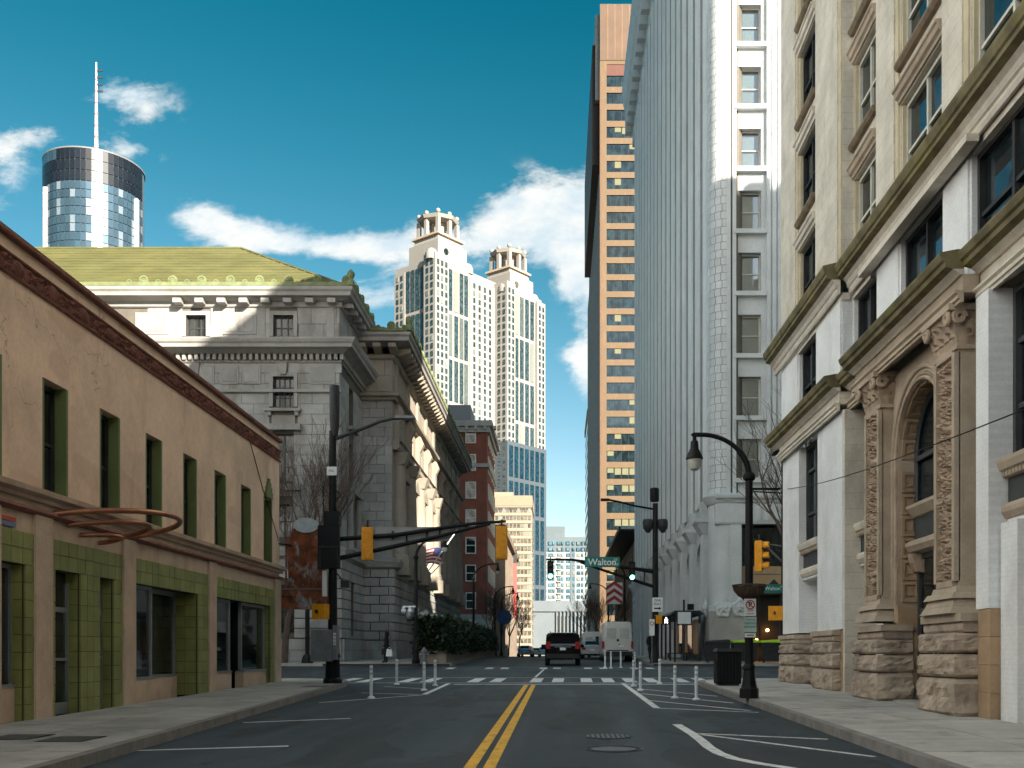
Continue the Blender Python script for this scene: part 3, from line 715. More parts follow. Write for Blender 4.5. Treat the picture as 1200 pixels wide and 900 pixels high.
# rubble-faced base courses
def rock(x0, x1, y0, y1, z0, z1, seed, amp=.07, ns=7):
    """a block with a bulging, broken face towards -x and -y"""
    mb = MB(); rr = random.Random(seed)
    def P3(px, py, pz, fx_, fy_):
        b_z = (z1 - z0) / 2; cz = (z0+z1)/2; e = min(1, (1 - abs(pz-cz)/b_z) * 3.2)
        nv = noise.fractal(Vector((px*2.3+seed, py*2.3, pz*3.1)), .8, 2.1, 4)
        k = (.35 + .9*nv) * amp * 1.5 * math.sqrt(max(0, e)) + amp * .7 * math.sqrt(max(0, e))
        return (px - fx_*k, py - fy_*k, pz)
    N = ns
    mb.sheet(lambda u, v: P3(x0, y1 + (y0-y1)*u, z0+(z1-z0)*v, 1 if 0 < u < 1 else .75, 0 if u < 1 else .75), N*2, N+1)
    mb.sheet(lambda u, v: P3(x0 + (x1-x0)*u, y0, z0+(z1-z0)*v, 0 if u > 0 else .75, 1 if u > 0 else .75), N, N+1)
    mb.sheet(lambda u, v: P3(x0 + (x1-x0)*(1-u), y1, z0+(z1-z0)*v, 0, -.3), N, N+1)
    mb.add([(x0, y0, z1), (x1, y0, z1), (x1, y1, z1), (x0, y1, z1)], [(0, 1, 2, 3)])
    return mb
def rock_base(a, b, f, deep, tall=2.3, seed=1, proj=.12):
    z = gz(a) + .12; H = tall - z; hs = [.38, .235, .205, .10, .08]
    for i, k in enumerate(hs):
        z1 = z + H * k
        if i < 3: part('base_stone', rock(f-proj, f+deep, a, b, z+.012, z1-.012, seed*7+i, .065), rough_stone, bank, False)
        elif i == 3: part('base_moulding', MB().extr([(f+deep, z), (f-.1, z), (f-.13, z+.04), (f-.13, z1-.04), (f-.1, z1), (f+deep, z1)], a-.05, b+.05), rough_stone, bank)
        else: part('base_cap', MB().box(f-.18, f+deep, a-.09, b+.09, z, z1), tan_stone, bank)
        z = z1
rock_base(32.0, 34.1, FA, .6, 2.25, 1); rock_base(27.5, 29.75, FA, .6, 2.28, 2)
rock_base(23.35, 25.25, FA, .55, 2.3, 3, .22); rock_base(18.75, 20.65, FA, .5, 2.38, 4, .22)
for i in range(4):
    z0 = gz(27)+.12; piece('base_block', brown_stone, bank, FA+.05, 8.5, CORN-.02, 27.49, z0+i*.45+.004, z0+(i+1)*.45-.004)
for i in range(4):
    z0 = gz(18)+.12; piece('base_block', brown_stone, bank, FA+.12, 8.5, 18.1, 18.62, z0+i*.5+.004, z0+(i+1)*.5-.004)
part('pier', MB().box(FA+.1, 8.5, 18.12, 18.66, z0+2.002, 8.1), white_paint, bank)
part('pier', MB().box(FA+.3, 8.5, 17.42, 18.08, .2, 3.93), white_paint, bank)
# second storey windows, sills, spandrels, soffits
for a, b, f in (bays[0], bays[1], (14.8, 18.1, FB), (9.2, 13.2, FB)):
    mul = 2 if b - a > 3 else 1
    window(bank, (f+.42, (a+b)/2, 5.06), FACE_L, b-a-.02, 3.02, fm=spandrel, gm=win, fr=.11, mull=mul, rails=[.30, .68] if a < 20 else [.3, .74], depth=.2)
    cornice([(.0, 4.72), (.06, 4.74), (.06, 4.82), (.12, 4.86), (.16, 4.98), (.16, 5.05)], a, b, f+.1, cream if a > 20 else tan_stone, 'window_sill')
    n = int((b-a)/.13)
    s = MB()
    for k in range(n): s.box(f+.02, f+.1, a+(b-a)*(k+.2)/n, a+(b-a)*(k+.75)/n, 4.75, 4.83)
    tag(part('dentil_row', s, tan_stone, bank), kind='stuff')
    part('spandrel', MB().box(f+.14, f+.3, a, b, 4.3, 4.73), spandrel, bank)
    cornice([(.02, 4.0), (.06, 4.02), (.12, 4.12), (.12, 4.2), (.06, 4.28)], a, b, f+.14, cream if a > 20 else tan_stone, 'lower_ledge')
    part('soffit', MB().box(f+.12, 9.6, a, b, 3.94, 4.0), white_paint, bank)
# recessed ground floor of the pavilion bay and of the shop next to the camera
part('recess_wall', MB().box(8.3, 8.52, 29.72, 31.98, .3, 3.94), white_paint, bank)
part('recess_wall', MB().box(8.35, 8.52, 25.26, 27.0, .3, 3.94), white_paint, bank)
part('dark_doorway', MB().box(8.30, 8.36, 25.5, 26.2, gz(26)+.15, 3.0), spandrel, bank)
for a, b in ((14.9, 17.4), (9.4, 13.0)):
    zz = gz(a)+.15
    window(bank, (9.0, (a+b)/2, zz), FACE_L, b-a, 3.95-zz, fm=bronze, gm=win_shop, fr=.1, mull=1, rails=[.2, .68], name='shop_window')
part('recess_back', MB().box(8.52, 8.54, 8, 34, 0, .2), bed, bank)
pn = part('paper_notice', MB().box(8.28, 8.298, 30.3, 30.75, 2.75, 3.05), sign_white, bank)
for k in range(4): piece('text_line', sign_black, pn, 8.27, 8.279, 30.34, 30.71, 2.78+k*.065, 2.81+k*.065)
# iron railing in the bay beside the doorway
rail = thing('iron_railing', 'short black iron railing between the stone pier bases', 'railing', (8.0, 26.2, gz(26)+.15))
zr = gz(26)+.15
part('top_rail', MB().box(7.86, 7.92, 25.5, 27.4, zr+1.06, zr+1.1), black_metal, rail); part('bottom_rail', MB().box(7.86, 7.92, 25.5, 27.4, zr+.12, zr+.16), black_metal, rail)
for k in range(15): part('bar', MB().box(7.875, 7.905, 25.55+k*.13, 25.58+k*.13, zr, zr+1.16), black_metal, rail)
# portal pilasters with carved panels and leafy capitals
def carve(sd):
    rr = random.Random(sd); blobs = []
    z = .1
    while z < 4.3:
        blobs.append((.5 + .12*math.sin(z*5), z, .13, rr.randint(4, 7)))
        for s in (-1, 1): blobs.append((.5 + s*rr.uniform(.2, .3), z + rr.uniform(0, .16), rr.uniform(.08, .12), rr.randint(3, 6)))
        z += rr.uniform(.17, .26)
    def h(u, v):
        y, z = u, v * 4.4; k = 0
        for by, bz, r_, n_ in blobs:
            if abs(z-bz) < .16:
                dy, dz = (y-by)*.62, z-bz; d = math.hypot(dy, dz) / r_
                if d < 1: k = max(k, .15*math.sqrt(1-d*d)*(.55+.45*math.cos(n_*math.atan2(dz, dy))))
        return k
    return h
for j, (a, b) in enumerate(((23.75, 24.85), (19.2, 20.25))):
    f = FA
    part('pilaster_shaft', MB().box(f, 8.4, a, b, 2.9, 7.36), tan_stone, bank)
    for y0, y1 in ((a, a+.13), (b-.13, b)): part('panel_border', MB().box(f-.09, f+.02, y0, y1, 3.0, 7.3), tan_stone, bank)
    for z0, z1 in ((2.9, 3.02), (4.55, 4.66), (7.26, 7.36)): part('panel_border', MB().box(f-.088, f+.02, a+.131, b-.131, z0, z1), tan_stone, bank)
    h = carve(31+j)
    part('carved_panel', MB().sheet(lambda u_, v_: (f - .008 - h(u_, v_), b-.13-(b-a-.26)*u_, 3.02+4.24*v_), 34, 190), carved, bank, True)
    for i, (z0, z1, p) in enumerate(((2.38, 2.52, .28), (2.52, 2.66, .2), (2.66, 2.78, .22), (2.78, 2.9, .1))):
        part('plinth_moulding', MB().hexa([(f-p, a-p, z0+.004), (8.45, a-p, z0+.004), (8.45, b+p, z0+.004), (f-p, b+p, z0+.004)], [(f-p*.72, a-p*.72, z1), (8.45, a-p*.72, z1), (8.45, b+p*.72, z1), (f-p*.72, b+p*.72, z1)]), tan_stone, bank)
    # capital: bell, leaves, volutes, abacus
    cp = part('capital', MB().hexa([(f-.02, a-.02, 7.36), (8.4, a-.02, 7.36), (8.4, b+.02, 7.36), (f-.02, b+.02, 7.36)], [(f-.2, a-.12, 8.02), (8.4, a-.12, 8.02), (8.4, b+.12, 8.02), (f-.2, b+.12, 8.02)]), carved, bank)
    part('abacus', MB().box(f-.27, 8.42, a-.2, b+.2, 8.02, 8.14), tan_stone, cp)
    part('necking', MB().box(f-.07, 8.42, a-.06, b+.06, 7.34, 7.42), tan_stone, cp)
    def leaf(p, d, hgt, wd):
        d = Vector(d); sdir = Vector((-d.y, d.x, 0)); mb = MB()
        def fn(u_, v_):
            t = v_; out = .03 + .05*t + .13*max(0, t-.55)**1.2*2; zz = hgt*(t - .35*max(0, t-.7)**1.5*3)
            ww = wd * (1-.75*t**2.5) * (1+.14*math.sin(t*22)); x_ = (u_-.5)*2
            q = Vector(p) + d*(out - .03*abs(x_)) + sdir*(x_*ww) + Vector((0, 0, zz)); return q
        mb.sheet(fn, 6, 9); return mb
    for row, (z0, hh) in enumerate(((7.42, .32), (7.58, .36))):
        for k in range(3 + row):
            y = a + (b-a)*(k+.5)/(3+row); part('acanthus_leaf', leaf((f-.03-.05*row, y, z0), (-1, 0, 0), hh, .15), carved, cp, True)
        for k in range(2): part('acanthus_leaf', leaf((f+.12+.3*k+.1*row, a-.03-.03*row, z0), (0, -1, 0), hh, .14), carved, cp, True)
    for yy, sg_ in ((a-.02, -1), (b+.02, 1)):
        pts = []
        for k in range(40):
            t = k/39; rr_ = .14*(1-.75*t); an = t*4.2*math.pi
            pts.append((f-.22-.02*t, yy + rr_*math.cos(an)*1 - sg_*.02, 7.9 + rr_*math.sin(an)))
        part('volute', MB().tube(pts, [.05*(1-.5*k/39) for k in range(40)], 7), carved, cp, True)
    pts = [(f-.05 + .13*(1-.75*k/39)*math.cos(k/39*13.2), a-.15-.02*k/39, 7.9 + .13*(1-.75*k/39)*math.sin(k/39*13.2)) for k in range(40)]
    part('volute', MB().tube(pts, [.05*(1-.5*k/39) for k in range(40)], 7), carved, cp, True)
# the arch between them
AC, AR, AZ0, AF = 22.0, 1.42, 6.05, FB-.05
aw = MB(); N = 28
arc = [(AC + AR*math.cos(math.pi*k/N), AZ0 + AR*math.sin(math.pi*k/N)) for k in range(N+1)]
for (y_a, z_a), (y_b, z_b) in zip(arc, arc[1:]): aw.add([(AF, y_a, z_a), (AF, y_a, 8.06), (AF, y_b, 8.06), (AF, y_b, z_b)], [(0, 1, 2, 3)])
for y_a, y_b in ((AC-2.0, AC-AR), (AC+AR, AC+2.0)): aw.add([(AF, y_a, .3), (AF, y_b, .3), (AF, y_b, 8.06), (AF, y_a, 8.06)], [(0, 1, 2, 3)])
ring = [(AC+AR, .3)] + arc + [(AC-AR, .3)]
DEEP = 8.3
for (y_a, z_a), (y_b, z_b) in zip(ring, ring[1:]): aw.add([(AF, y_a, z_a), (AF, y_b, z_b), (DEEP, y_b, z_b), (DEEP, y_a, z_a)], [(0, 1, 2, 3)])
part('arch_wall', aw, tan_stone, bank)
def ring_tube(r_, x, rad, m, name, n=40, low=2.35):
    pts = [(x, AC+r_, low)] + [(x, AC+r_*math.cos(math.pi*k/n), AZ0+r_*math.sin(math.pi*k/n)) for k in range(n+1)] + [(x, AC-r_, low)]
    return part(name, MB().tube(pts, rad, 8), m, bank, True)
ring_tube(AR+.06, AF-.02, .045, carved, 'archivolt'); ring_tube(AR+.3, AF-.01, .055, tan_stone, 'archivolt'); ring_tube(AR+.2, AF+.01, .03, tan_stone, 'archivolt')
bead = MB()
for k in range(58):
    z = 2.4 + (AZ0-2.4)*k/57; bead.ball((AF-.015, AC+AR+.14, z), .032, 6)
for k in range(62):
    t = math.pi*k/61; bead.ball((AF-.015, AC+(AR+.14)*math.cos(t), AZ0+(AR+.14)*math.sin(t)), .032, 6)
tag(part('bead_moulding', bead, tan_stone, bank), kind='stuff')
# coffers lining the arch: raised rims round sunk panels
def coffer(y, z, ang, s=.5, wd=.4):
    """frame on the lining; ang 0 on the far jamb (looks to -y)"""
    ca, sa = math.cos(ang), math.sin(ang); mb = MB()
    def T(u_, d, v_):   # u along x, d inward from the lining, v along the ring
        return (AF+.08+u_, y - d*ca - v_*sa, z - d*sa + v_*ca)
    def bx(u0, u1, v0, v1, d1):
        mb.hexa([T(u0, 0, v0), T(u1, 0, v0), T(u1, 0, v1), T(u0, 0, v1)], [T(u0, d1, v0), T(u1, d1, v0), T(u1, d1, v1), T(u0, d1, v1)])
    h = s/2 - .02; bx(0, .07, -h, h, .05); bx(wd-.07, wd, -h, h, .05); bx(.07, wd-.07, -h, -h+.07, .05); bx(.07, wd-.07, h-.07, h, .05); bx(.14, wd-.14, -h+.14, h-.14, .03)
    return part('coffer', mb, brown_stone, bank)
z = 3.05
while z < AZ0 - .1: coffer(AC+AR, z, 0, .5); z += .5
for k in range(9):
    t = math.pi*(k+.5)/9; coffer(AC+AR*math.cos(t), AZ0+AR*math.sin(t), t, .47)
z0 = gz(23)+.14
for i, (h0, h1) in enumerate(((0, .62), (.625, 1.15), (1.155, 1.6), (1.605, 2.2))): piece('jamb_block', brown_stone, bank, AF-.02, 8.28, AC+AR-.06, AC+AR+.35, z0+h0+.003, z0+h1-.003)
# glazing, ledges and door within the arch
gx = 8.22
ag = MB().add([(gx, AC+AR, 4.95)] + [(gx, y, z) for y, z in arc] + [(gx, AC-AR, 4.95)], [tuple(range(N+3))[::-1]])
part('arch_pane', ag, win, bank)
ab = part('arch_window_frame', MB().box(gx-.1, gx-.004, AC-.05, AC+.05, 5, AZ0+AR-.02).box(gx-.1, gx-.006, AC-AR, AC+AR, AZ0-.05, AZ0+.05), spandrel, bank)
pts = [(gx-.05, AC+(AR-.05)*math.cos(math.pi*k/24), AZ0+(AR-.05)*math.sin(math.pi*k/24)) for k in range(25)]
part('arch_frame_rim', MB().tube([(gx-.05, AC+AR-.05, 5)] + pts + [(gx-.05, AC-AR+.05, 5)], .06, 6), spandrel, bank)
cornice([(.02, 4.7), (.12, 4.74), (.2, 4.84), (.26, 4.92), (.26, 4.99)], AC-AR+.01, AC+AR-.01, 8.18, tan_stone, 'arch_sill')
part('spandrel', MB().box(8.12, 8.26, AC-AR+.01, AC+AR-.01, 4.2, 4.71), spandrel, bank)
cornice([(.02, 3.9), (.16, 3.94), (.24, 4.06), (.24, 4.14), (.1, 4.21)], AC-AR+.01, AC+AR-.01, 8.14, tan_stone, 'door_hood')
part('console', MB().extr([(8.3, 3.45), (8.1, 3.5), (8.0, 3.7), (7.95, 3.9), (8.3, 3.9)], AC+AR-.35, AC+AR-.02), carved, bank)
zd = gz(22)+.15
window(bank, (8.28, AC, zd), FACE_L, 2*AR-.1, 3.9-zd, fm=spandrel, gm=win_shop, fr=.12, mull=1, rails=[.62], name='entrance_door')
for k in range(2): part('door_pull', MB().tube([(8.1, AC+(-.12 if k else .12), zd+.8), (8.1, AC+(-.12 if k else .12), zd+1.4)], .02), alu, bank)
part('doorstep', MB().box(7.6, 8.4, AC-AR, AC+AR, .2, zd+.06), grey_base, bank)
# cross street flank
part('flank_wall', MB().box(8.5, WB_X-.02, Yf-.05, Yf, 0, 42.4), cream, bank)

# buildings behind it that stand out of view and shade the street and the tower
back = thing('rear_building', 'plain cream office block behind the stone bank on the side street', 'building', (22, 34, 1))
part('wall', MB().box(WB_X+.02, 29.9, -10, 34.2, 0, 33), cream, back); part('parapet', MB().box(WB_X+.1, 29.9, 33.9, 34.25, 33, 33.6), tan_stone, back)
wedge = thing('wedge_building', 'tall wedge shaped block hidden behind the stone bank', 'building', (40, 28, 1))
part('wall', MB().hexa([(30, 28, 0), (50.5, -3, 0), (60, -3, 0), (60, 28, 0)], [(30, 28, 45.6), (50.5, -3, 45.6), (60, -3, 45.6), (60, 28, 45.6)]), cream, wedge)
for k in range(14): piece('merlon', tan_stone, wedge, 30.6+k*1.9, 31.7+k*1.9, 27.2, 28.02, 45.6, 46.3)

rear = thing('glow_blocker_block', 'added unseen brick block behind the viewer that holds back low sky glow', 'building', (0, -42, -1))  # added out of view to block horizon glow behind the camera
part('wall', MB().box(-45, 44, -60, -42, -2, 17), mat('rear_brick', (.16, .085, .06), .85, .15, .5), rear)
part('cornice', MB().box(-45.4, 44.4, -60, -41.5, 17, 18), tan_stone, rear)
for k in range(18):
    for j in range(4): piece('window', win, rear, -42+k*4.6, -40.2+k*4.6, -42.1, -41.9, 2.5+j*4, 5+j*4)

pale = thing('fill_reflector_block', 'added unseen pale block on the tan shop side that reflects fill light', 'building', (-30, 0, 0))  # added out of view to bounce sunlight into the street
pos_ = mat('fill_reflector_pale', (.72, .78, .85), .7, .06, .3)
part('wall', MB().box(-50, -28.7, -55, 48, -2, 82), pos_, pale); part('cornice', MB().box(-50.5, -28.1, -55.5, 48.4, 82, 84), pos_, pale)
for k in range(21):
    for j in range(14): piece('window', win, pale, -28.75, -28.55, -52+k*4.8, -50.2+k*4.8, 12+j*5, 14.2+j*5)
# ------------------------------------------------------------------ marble public building
po = thing('marble_building', 'grand marble building with green tiled roof and leafy cresting', 'building', (-13, 61, gz(61)+.15))
PY, PX, PX2, PY2, PYE = 61.0, -13.07, -11.05, 67.9, 113.0
PL = -34.0
def spans(a, b, cuts):
    out = [(a, b)]
    for c, d in cuts:
        nx = []
        for s, e in out:
            if d <= s or c >= e: nx.append((s, e)); continue
            if c > s: nx.append((s, c))
            if d < e: nx.append((d, e))
        out = nx
    return out
def ashlar(face, at, u0, u1, z0, z1, holes, m, ch=.62, ln=1.35, proud=.035, gap=.012, name='stone'):
    """running courses of blocks; face 'f' looks to -y at y=at, 'r' looks to +x at x=at"""
    n = max(1, round((z1-z0)/ch)); ch = (z1-z0)/n
    for j in range(n):
        za, zb = z0+j*ch, z0+(j+1)*ch
        cuts = [(h[0], h[1]) for h in holes if h[2] < zb-.02 and h[3] > za+.02]
        k = u0 - ln*(.5 if j % 2 else 0)
        while k < u1:
            for s, e in spans(max(k, u0), min(k+ln, u1), cuts):
                if e - s < .1: continue
                if face == 'f': piece(name, m, po, s+gap, e-gap, at-proud, at+.1, za+gap, zb-gap)
                else: piece(name, m, po, at-.1, at+proud, s+gap, e-gap, za+gap, zb-gap)
            k += ln
WX = (-16.4, -21.6, -26.8)
at_h = [(x-.6, x+.6, 20.6, 21.85) for x in WX]; th_h = [(x-.62, x+.62, 16.4, 18.2) for x in WX]
se_h = [(x-.6, x+.6, 11.9, 14.8) for x in WX]; ba_h = [(x-.55, x+.55, 8.6, 10.6) for x in WX]; lo_h = [(x-.65, x+.65, 2.9, 5.8) for x in WX]
wf = wall_mb(PL, PX, 0, 22.7, at_h + th_h + se_h + ba_h + lo_h, .35); wf.v = [(p[0], PY+p[1], p[2]) for p in wf.v]
part('front_wall', wf, joint, po)
part('body', MB().box(PL, PX-.36, PY+.36, 80, 0, 22.7), joint, po)
part('main_body', MB().box(PL, PX2-.5, PY2+.4, PYE, 0, 21.0), joint, po)
for hs, rl, mu in ((at_h, [.45], 2), (th_h, [.33, .66], 3), (se_h, [.33, .66], 1), (ba_h, [.5], 1), (lo_h, [.5], 1)):
    for a, b, c, d in hs[:2]: window(po, ((a+b)/2, PY+.33, c), FACE_CAM, b-a, d-c, fm=bronze, gm=win_old, fr=.08, mull=mu, rails=rl)
# stone faces
fx0 = -24.5
ashlar('f', PY, fx0, PX, 8.05, 18.4, th_h + se_h + ba_h + [(x-.84, x+.84, 15.9, 18.4) for x in WX], marble, .62, 1.4)
ashlar('f', PY, fx0, PX, 20.35, 22.3, [(x-.82, x+.82, 20.5, 22.1) for x in WX], marble, .98, 1.5)
ashlar('r', PX, PY, PY2, 8.05, 18.4, [(63.6, 65.0, 15.9, 18.3), (63.6, 65.0, 12, 14.8), (63.4, 65.2, 8.4, 11.6)], marble, .62, 1.4)
ashlar('r', PX, PY, PY2, 20.35, 22.3, [], marble, .98, 1.5)
ashlar('f', PY2, PX, PX2, 8.05, 18.6, [], marble, .62, 1.0)
ashlar('f', PY2, PX, PX2, 19.1, 21.2, [], marble_warm, 1.0, 1.0)
for x in WX[:2]:
    # window surrounds
    for z0, z1, w_ in ((20.6, 21.85, .6), (16.4, 18.2, .62)):
        part('surround', MB().box(x-w_-.22, x-w_, PY-.1, PY+.1, z0, z1).box(x+w_, x+w_+.22, PY-.1, PY+.1, z0, z1).box(x-w_-.22, x+w_+.22, PY-.1, PY+.1, z1, z1+.24), marble_p, po)
        part('window_sill', MB().box(x-w_-.45, x+w_+.45, PY-.34, PY+.05, z0-.3, z0-.14), marble_p, po)
        for s in (-1, 1): piece('sill_bracket', marble_p, po, x+s*(w_+.2)-.12, x+s*(w_+.2)+.12, PY-.25, PY, z0-.55, z0-.3)
    part('keystone', MB().hexa([(x-.18, PY-.24, 18.3), (x+.18, PY-.24, 18.3), (x+.18, PY, 18.3), (x-.18, PY, 18.3)], [(x-.26, PY-.3, 18.95), (x+.26, PY-.3, 18.95), (x+.26, PY, 18.95), (x-.26, PY, 18.95)]), marble_p, po)
    part('lower_sill', MB().box(x-1.1, x+1.1, PY-.5, PY+.05, 14.95, 15.3), marble_p, po); part('lower_sill', MB().box(x-1.05, x+1.05, PY-.35, PY+.05, 11.4, 11.75), marble_p, po)
    piece('recess_panel', marble_p, po, x-.7, x+.7, PY-.06, PY+.02, 15.3, 15.9)
# framed panels between the windows, attic and frieze
for cx in (-19.0, -24.2):
    for z0, z1, w_ in ((20.7, 22.0, 1.0),):
        piece('panel', marble_p, po, cx-w_, cx+w_, PY-.085, PY+.02, z0, z1); piece('panel_field', marble, po, cx-w_+.16, cx+w_-.16, PY-.11, PY, z0+.16, z1-.16)
for cx, w_ in ((-14.1, .75), (-18.3, .55), (-19.6, .55), (-21.0, .5)):
    piece('panel', marble_p, po, cx-w_, cx+w_, PY-.1, PY+.02, 17.75, 18.85); piece('panel_field', marble, po, cx-w_+.12, cx+w_-.12, PY-.13, PY, 17.87, 18.73)
part('panel_ledge', MB().box(fx0, PX+.12, PY-.2, PY+.02, 17.25, 17.42), marble_p, po)
for s in spans(fx0, PX+.12, [(x-.28, x+.28) for x in WX]): piece('frieze_stone', marble, po, s[0], s[1], PY-.04, PY+.05, 18.42, 19.0)
for u in (-13.6, -17.7, -20.3): piece('pilaster_strip', marble_p, po, u-.22, u+.22, PY-.08, PY+.02, 20.4, 22.4)
# mouldings that run round the corner block: front part and +x part
def ring_c(prof, name, m, x_end=PX, y_front=PY, y_end=PY2, xl=PL):
    """a moulding that runs along the front and turns the corner with a mitre"""
    pr = [(-.05, prof[0][1])] + list(prof) + [(-.05, prof[-1][1])]; mb = MB(); n = len(pr)
    for p, z in pr: mb.v += [(xl, y_front-p, z), (x_end+p, y_front-p, z), (x_end+p, y_end, z)]
    for k in range(n-1):
        for t in range(2): mb.f.append((3*k+t, 3*k+t+1, 3*k+t+4, 3*k+t+3))
    mb.f.append(tuple(3*k for k in range(n))); mb.f.append(tuple(3*k+2 for k in range(n))[::-1])
    part(name, mb, m, po)
ring_c([(.1, 19.0), (.16, 19.06), (.16, 19.12)], 'dentil_bed', marble_p)
ring_c([(.3, 19.5), (.4, 19.56), (.62, 19.66), (.92, 19.72), (.95, 19.9), (1.05, 20.0), (1.12, 20.16), (1.12, 20.24), (.2, 20.42)], 'main_cornice', marble_p)
ring_c([(.3, 22.62), (.5, 22.72), (.8, 22.78), (.84, 22.98), (.95, 23.1), (.98, 23.26), (.3, 23.3)], 'eaves_cornice', marble_p)
ring_c([(.1, 22.3), (.16, 22.36), (.16, 22.6), (.3, 22.66)], 'eaves_bed', marble_p)
ring_c([(.14, 7.35), (.2, 7.42), (.42, 7.52), (.46, 7.72), (.52, 7.84), (.52, 7.94), (.1, 8.1)], 'belt_cornice', marble_p)
x = fx0
while x < PX + .1: piece('dentil', marble_p, po, x, x+.19, PY-.3, PY+.02, 19.14, 19.48); x += .36
y = PY
while y < PY2-.2: piece('dentil', marble_p, po, PX-.02, PX+.3, y, y+.19, 19.14, 19.48); y += .36
for k in range(8): piece('modillion', marble_p, po, PX-.35-k*1.3-.24, PX-.35-k*1.3+.24, PY-.72, PY+.02, 22.4, 22.66)
for k in range(5): piece('modillion', marble_p, po, PX-.02, PX+.72, PY+.5+k*1.3-.24, PY+.5+k*1.3+.24, 22.4, 22.66)
# rusticated basement, plinth
for (a, b, fc) in ((fx0, PX+.18, 'f'), (PY-.18, PY2, 'r')):
    at = PY if fc == 'f' else PX
    hz = lo_h if fc == 'f' else [(63.5, 65.1, 2.9, 6.0)]
    ashlar(fc, at, a, b, 2.62, 7.34, hz, marble, .59, 2.4, .18, .03, 'base_stone')
    ashlar(fc, at, a, b, .6, 2.58, [], marble, .66, 1.9, .32, .012, 'plinth_stone')
ashlar('f', PY2, PX, PX2+.18, 2.62, 7.34, [], marble, .59, 1.2, .18, .03, 'base_stone'); ashlar('f', PY2, PX, PX2+.3, .6, 2.58, [], marble, .66, 1.2, .32, .012, 'plinth_stone')
# blind pedimented niche and windows on the +x side of the corner block
part('side_wall', to_R(wall_mb(PY, PY2+.1, 0, 22.6, [(63.6, 65.0, 15.9, 18.3), (63.6, 65.0, 12, 14.8), (63.4, 65.2, 8.4, 11.2), (63.5, 65.1, 2.9, 6.0)], .35), PX-.001), joint, po)
for z0, z1 in ((15.9, 18.3), (12, 14.8), (8.4, 11.2), (2.9, 6.0)):
    window(po, (PX-.33, 64.3, z0), FACE_R, 1.4, z1-z0, fm=bronze, gm=win_old, fr=.08, mull=1, rails=[.5])
    part('window_sill', MB().box(PX-.02, PX+.35, 63.3, 65.3, z0-.3, z0-.1), marble_p, po)
part('pediment', MB().extr([(62.9, 11.5), (65.7, 11.5), (65.75, 11.75), (64.3, 12.5), (62.85, 11.75)], PX-.02, PX+.55, 'x'), marble_p, po)
for y in (63.1, 65.5): part('half_column', MB().lathe([(.24, 8.1), (.26, 8.3), (.22, 8.5), (.2, 10.9), (.28, 11.2), (.3, 11.5)], (PX+.2, y, 0), 10), marble_p, po, True)
# long street side: wall with openings between engaged columns
cols = [69.4 + 5.05*k for k in range(9)]
mids = [c + 2.52 for c in cols[:-1]]
hol = [(m_-.85, m_+.85, 8.6, 13.4) for m_ in mids] + [(m_-.7, m_+.7, 15.9, 17.7) for m_ in mids] + [(m_-.8, m_+.8, 2.9, 6.0) for m_ in mids]
part('street_wall', to_R(wall_mb(PY2, PYE, 0, 21.3, hol, .5), PX2), marble_warm, po)
part('end_wall', MB().box(PL, PX2, PYE, PYE+.05, 0, 21.3), marble_p, po)
for a, b, c, d in hol: window(po, (PX2-.47, (a+b)/2, c), FACE_R, b-a, d-c, fm=bronze, gm=win_old, fr=.1, mull=1, rails=[.5])
for m_ in mids:
    part('window_hood', MB().extr([(m_-1.25, 13.75), (m_+1.25, 13.75), (m_+1.3, 13.95), (m_, 14.7), (m_-1.3, 13.95)], PX2-.02, PX2+.45, 'x'), marble_warm, po)
    for s in (-1, 1): part('window_pilaster', MB().box(PX2-.02, PX2+.25, m_+s*1.05-.14, m_+s*1.05+.14, 8.3, 13.74), marble_warm, po)
    part('window_sill', MB().box(PX2-.02, PX2+.5, m_-1.2, m_+1.2, 8.12, 8.45), marble_warm, po)
    part('balustrade', MB().box(PX2-.02, PX2+.35, m_-1.2, m_+1.2, 7.2, 7.34), marble_warm, po)
for c in cols:
    cl_ = part('column', MB().lathe([(.72, 8.1), (.72, 8.35), (.62, 8.45), (.64, 8.6), (.56, 8.75), (.55, 11), (.47, 14.3), (.52, 14.4), (.47, 14.45)], (PX2+.18, c, 0), 14), marble_warm, po, True)
    part('capital', MB().hexa([(PX2-.1, c-.48, 14.46), (PX2+.66, c-.48, 14.46), (PX2+.66, c+.48, 14.46), (PX2-.1, c+.48, 14.46)], [(PX2-.1, c-.72, 15.25), (PX2+.95, c-.72, 15.25), (PX2+.95, c+.72, 15.25), (PX2-.1, c+.72, 15.25)]), marble_warm, cl_)
    part('pedestal', MB().box(PX2-.05, PX2+1.0, c-.8, c+.8, 7.0, 8.1), marble_warm, cl_)
    part('pier_strip', MB().box(PX2-.02, PX2+.3, c-.55, c+.55, 15.9, 18.5), marble_warm, po)
    part('attic_strip', MB().box(PX2-.02, PX2+.16, c-.45, c+.45, 19.1, 21.2), marble_warm, po)
    part('console', MB().extr([(PX2, 18.5), (PX2+.35, 18.5), (PX2+.6, 17.9), (PX2+.3, 17.3), (PX2, 17.2)], c-.35, c+.35), marble_warm, po)
def side_c(prof, name, m=marble_warm, y0=PY2-.3, y1=PYE, ret=True):
    if ret: return ring_c(prof, name, m, PX2, PY2, y1+max(p for p, z in prof)*.6, PX-.5)
    part(name, MB().extr([(PX2-.05, prof[0][1])] + [(PX2+p, z) for p, z in prof] + [(PX2-.05, prof[-1][1])], PY2, y1), m, po)
side_c([(.3, 15.26), (.45, 15.4), (.45, 15.75), (.6, 15.85), (.2, 15.95)], 'architrave', ret=False)
side_c([(.25, 18.5), (.3, 18.62), (.55, 18.72), (.6, 18.9), (.2, 19.05)], 'upper_belt')
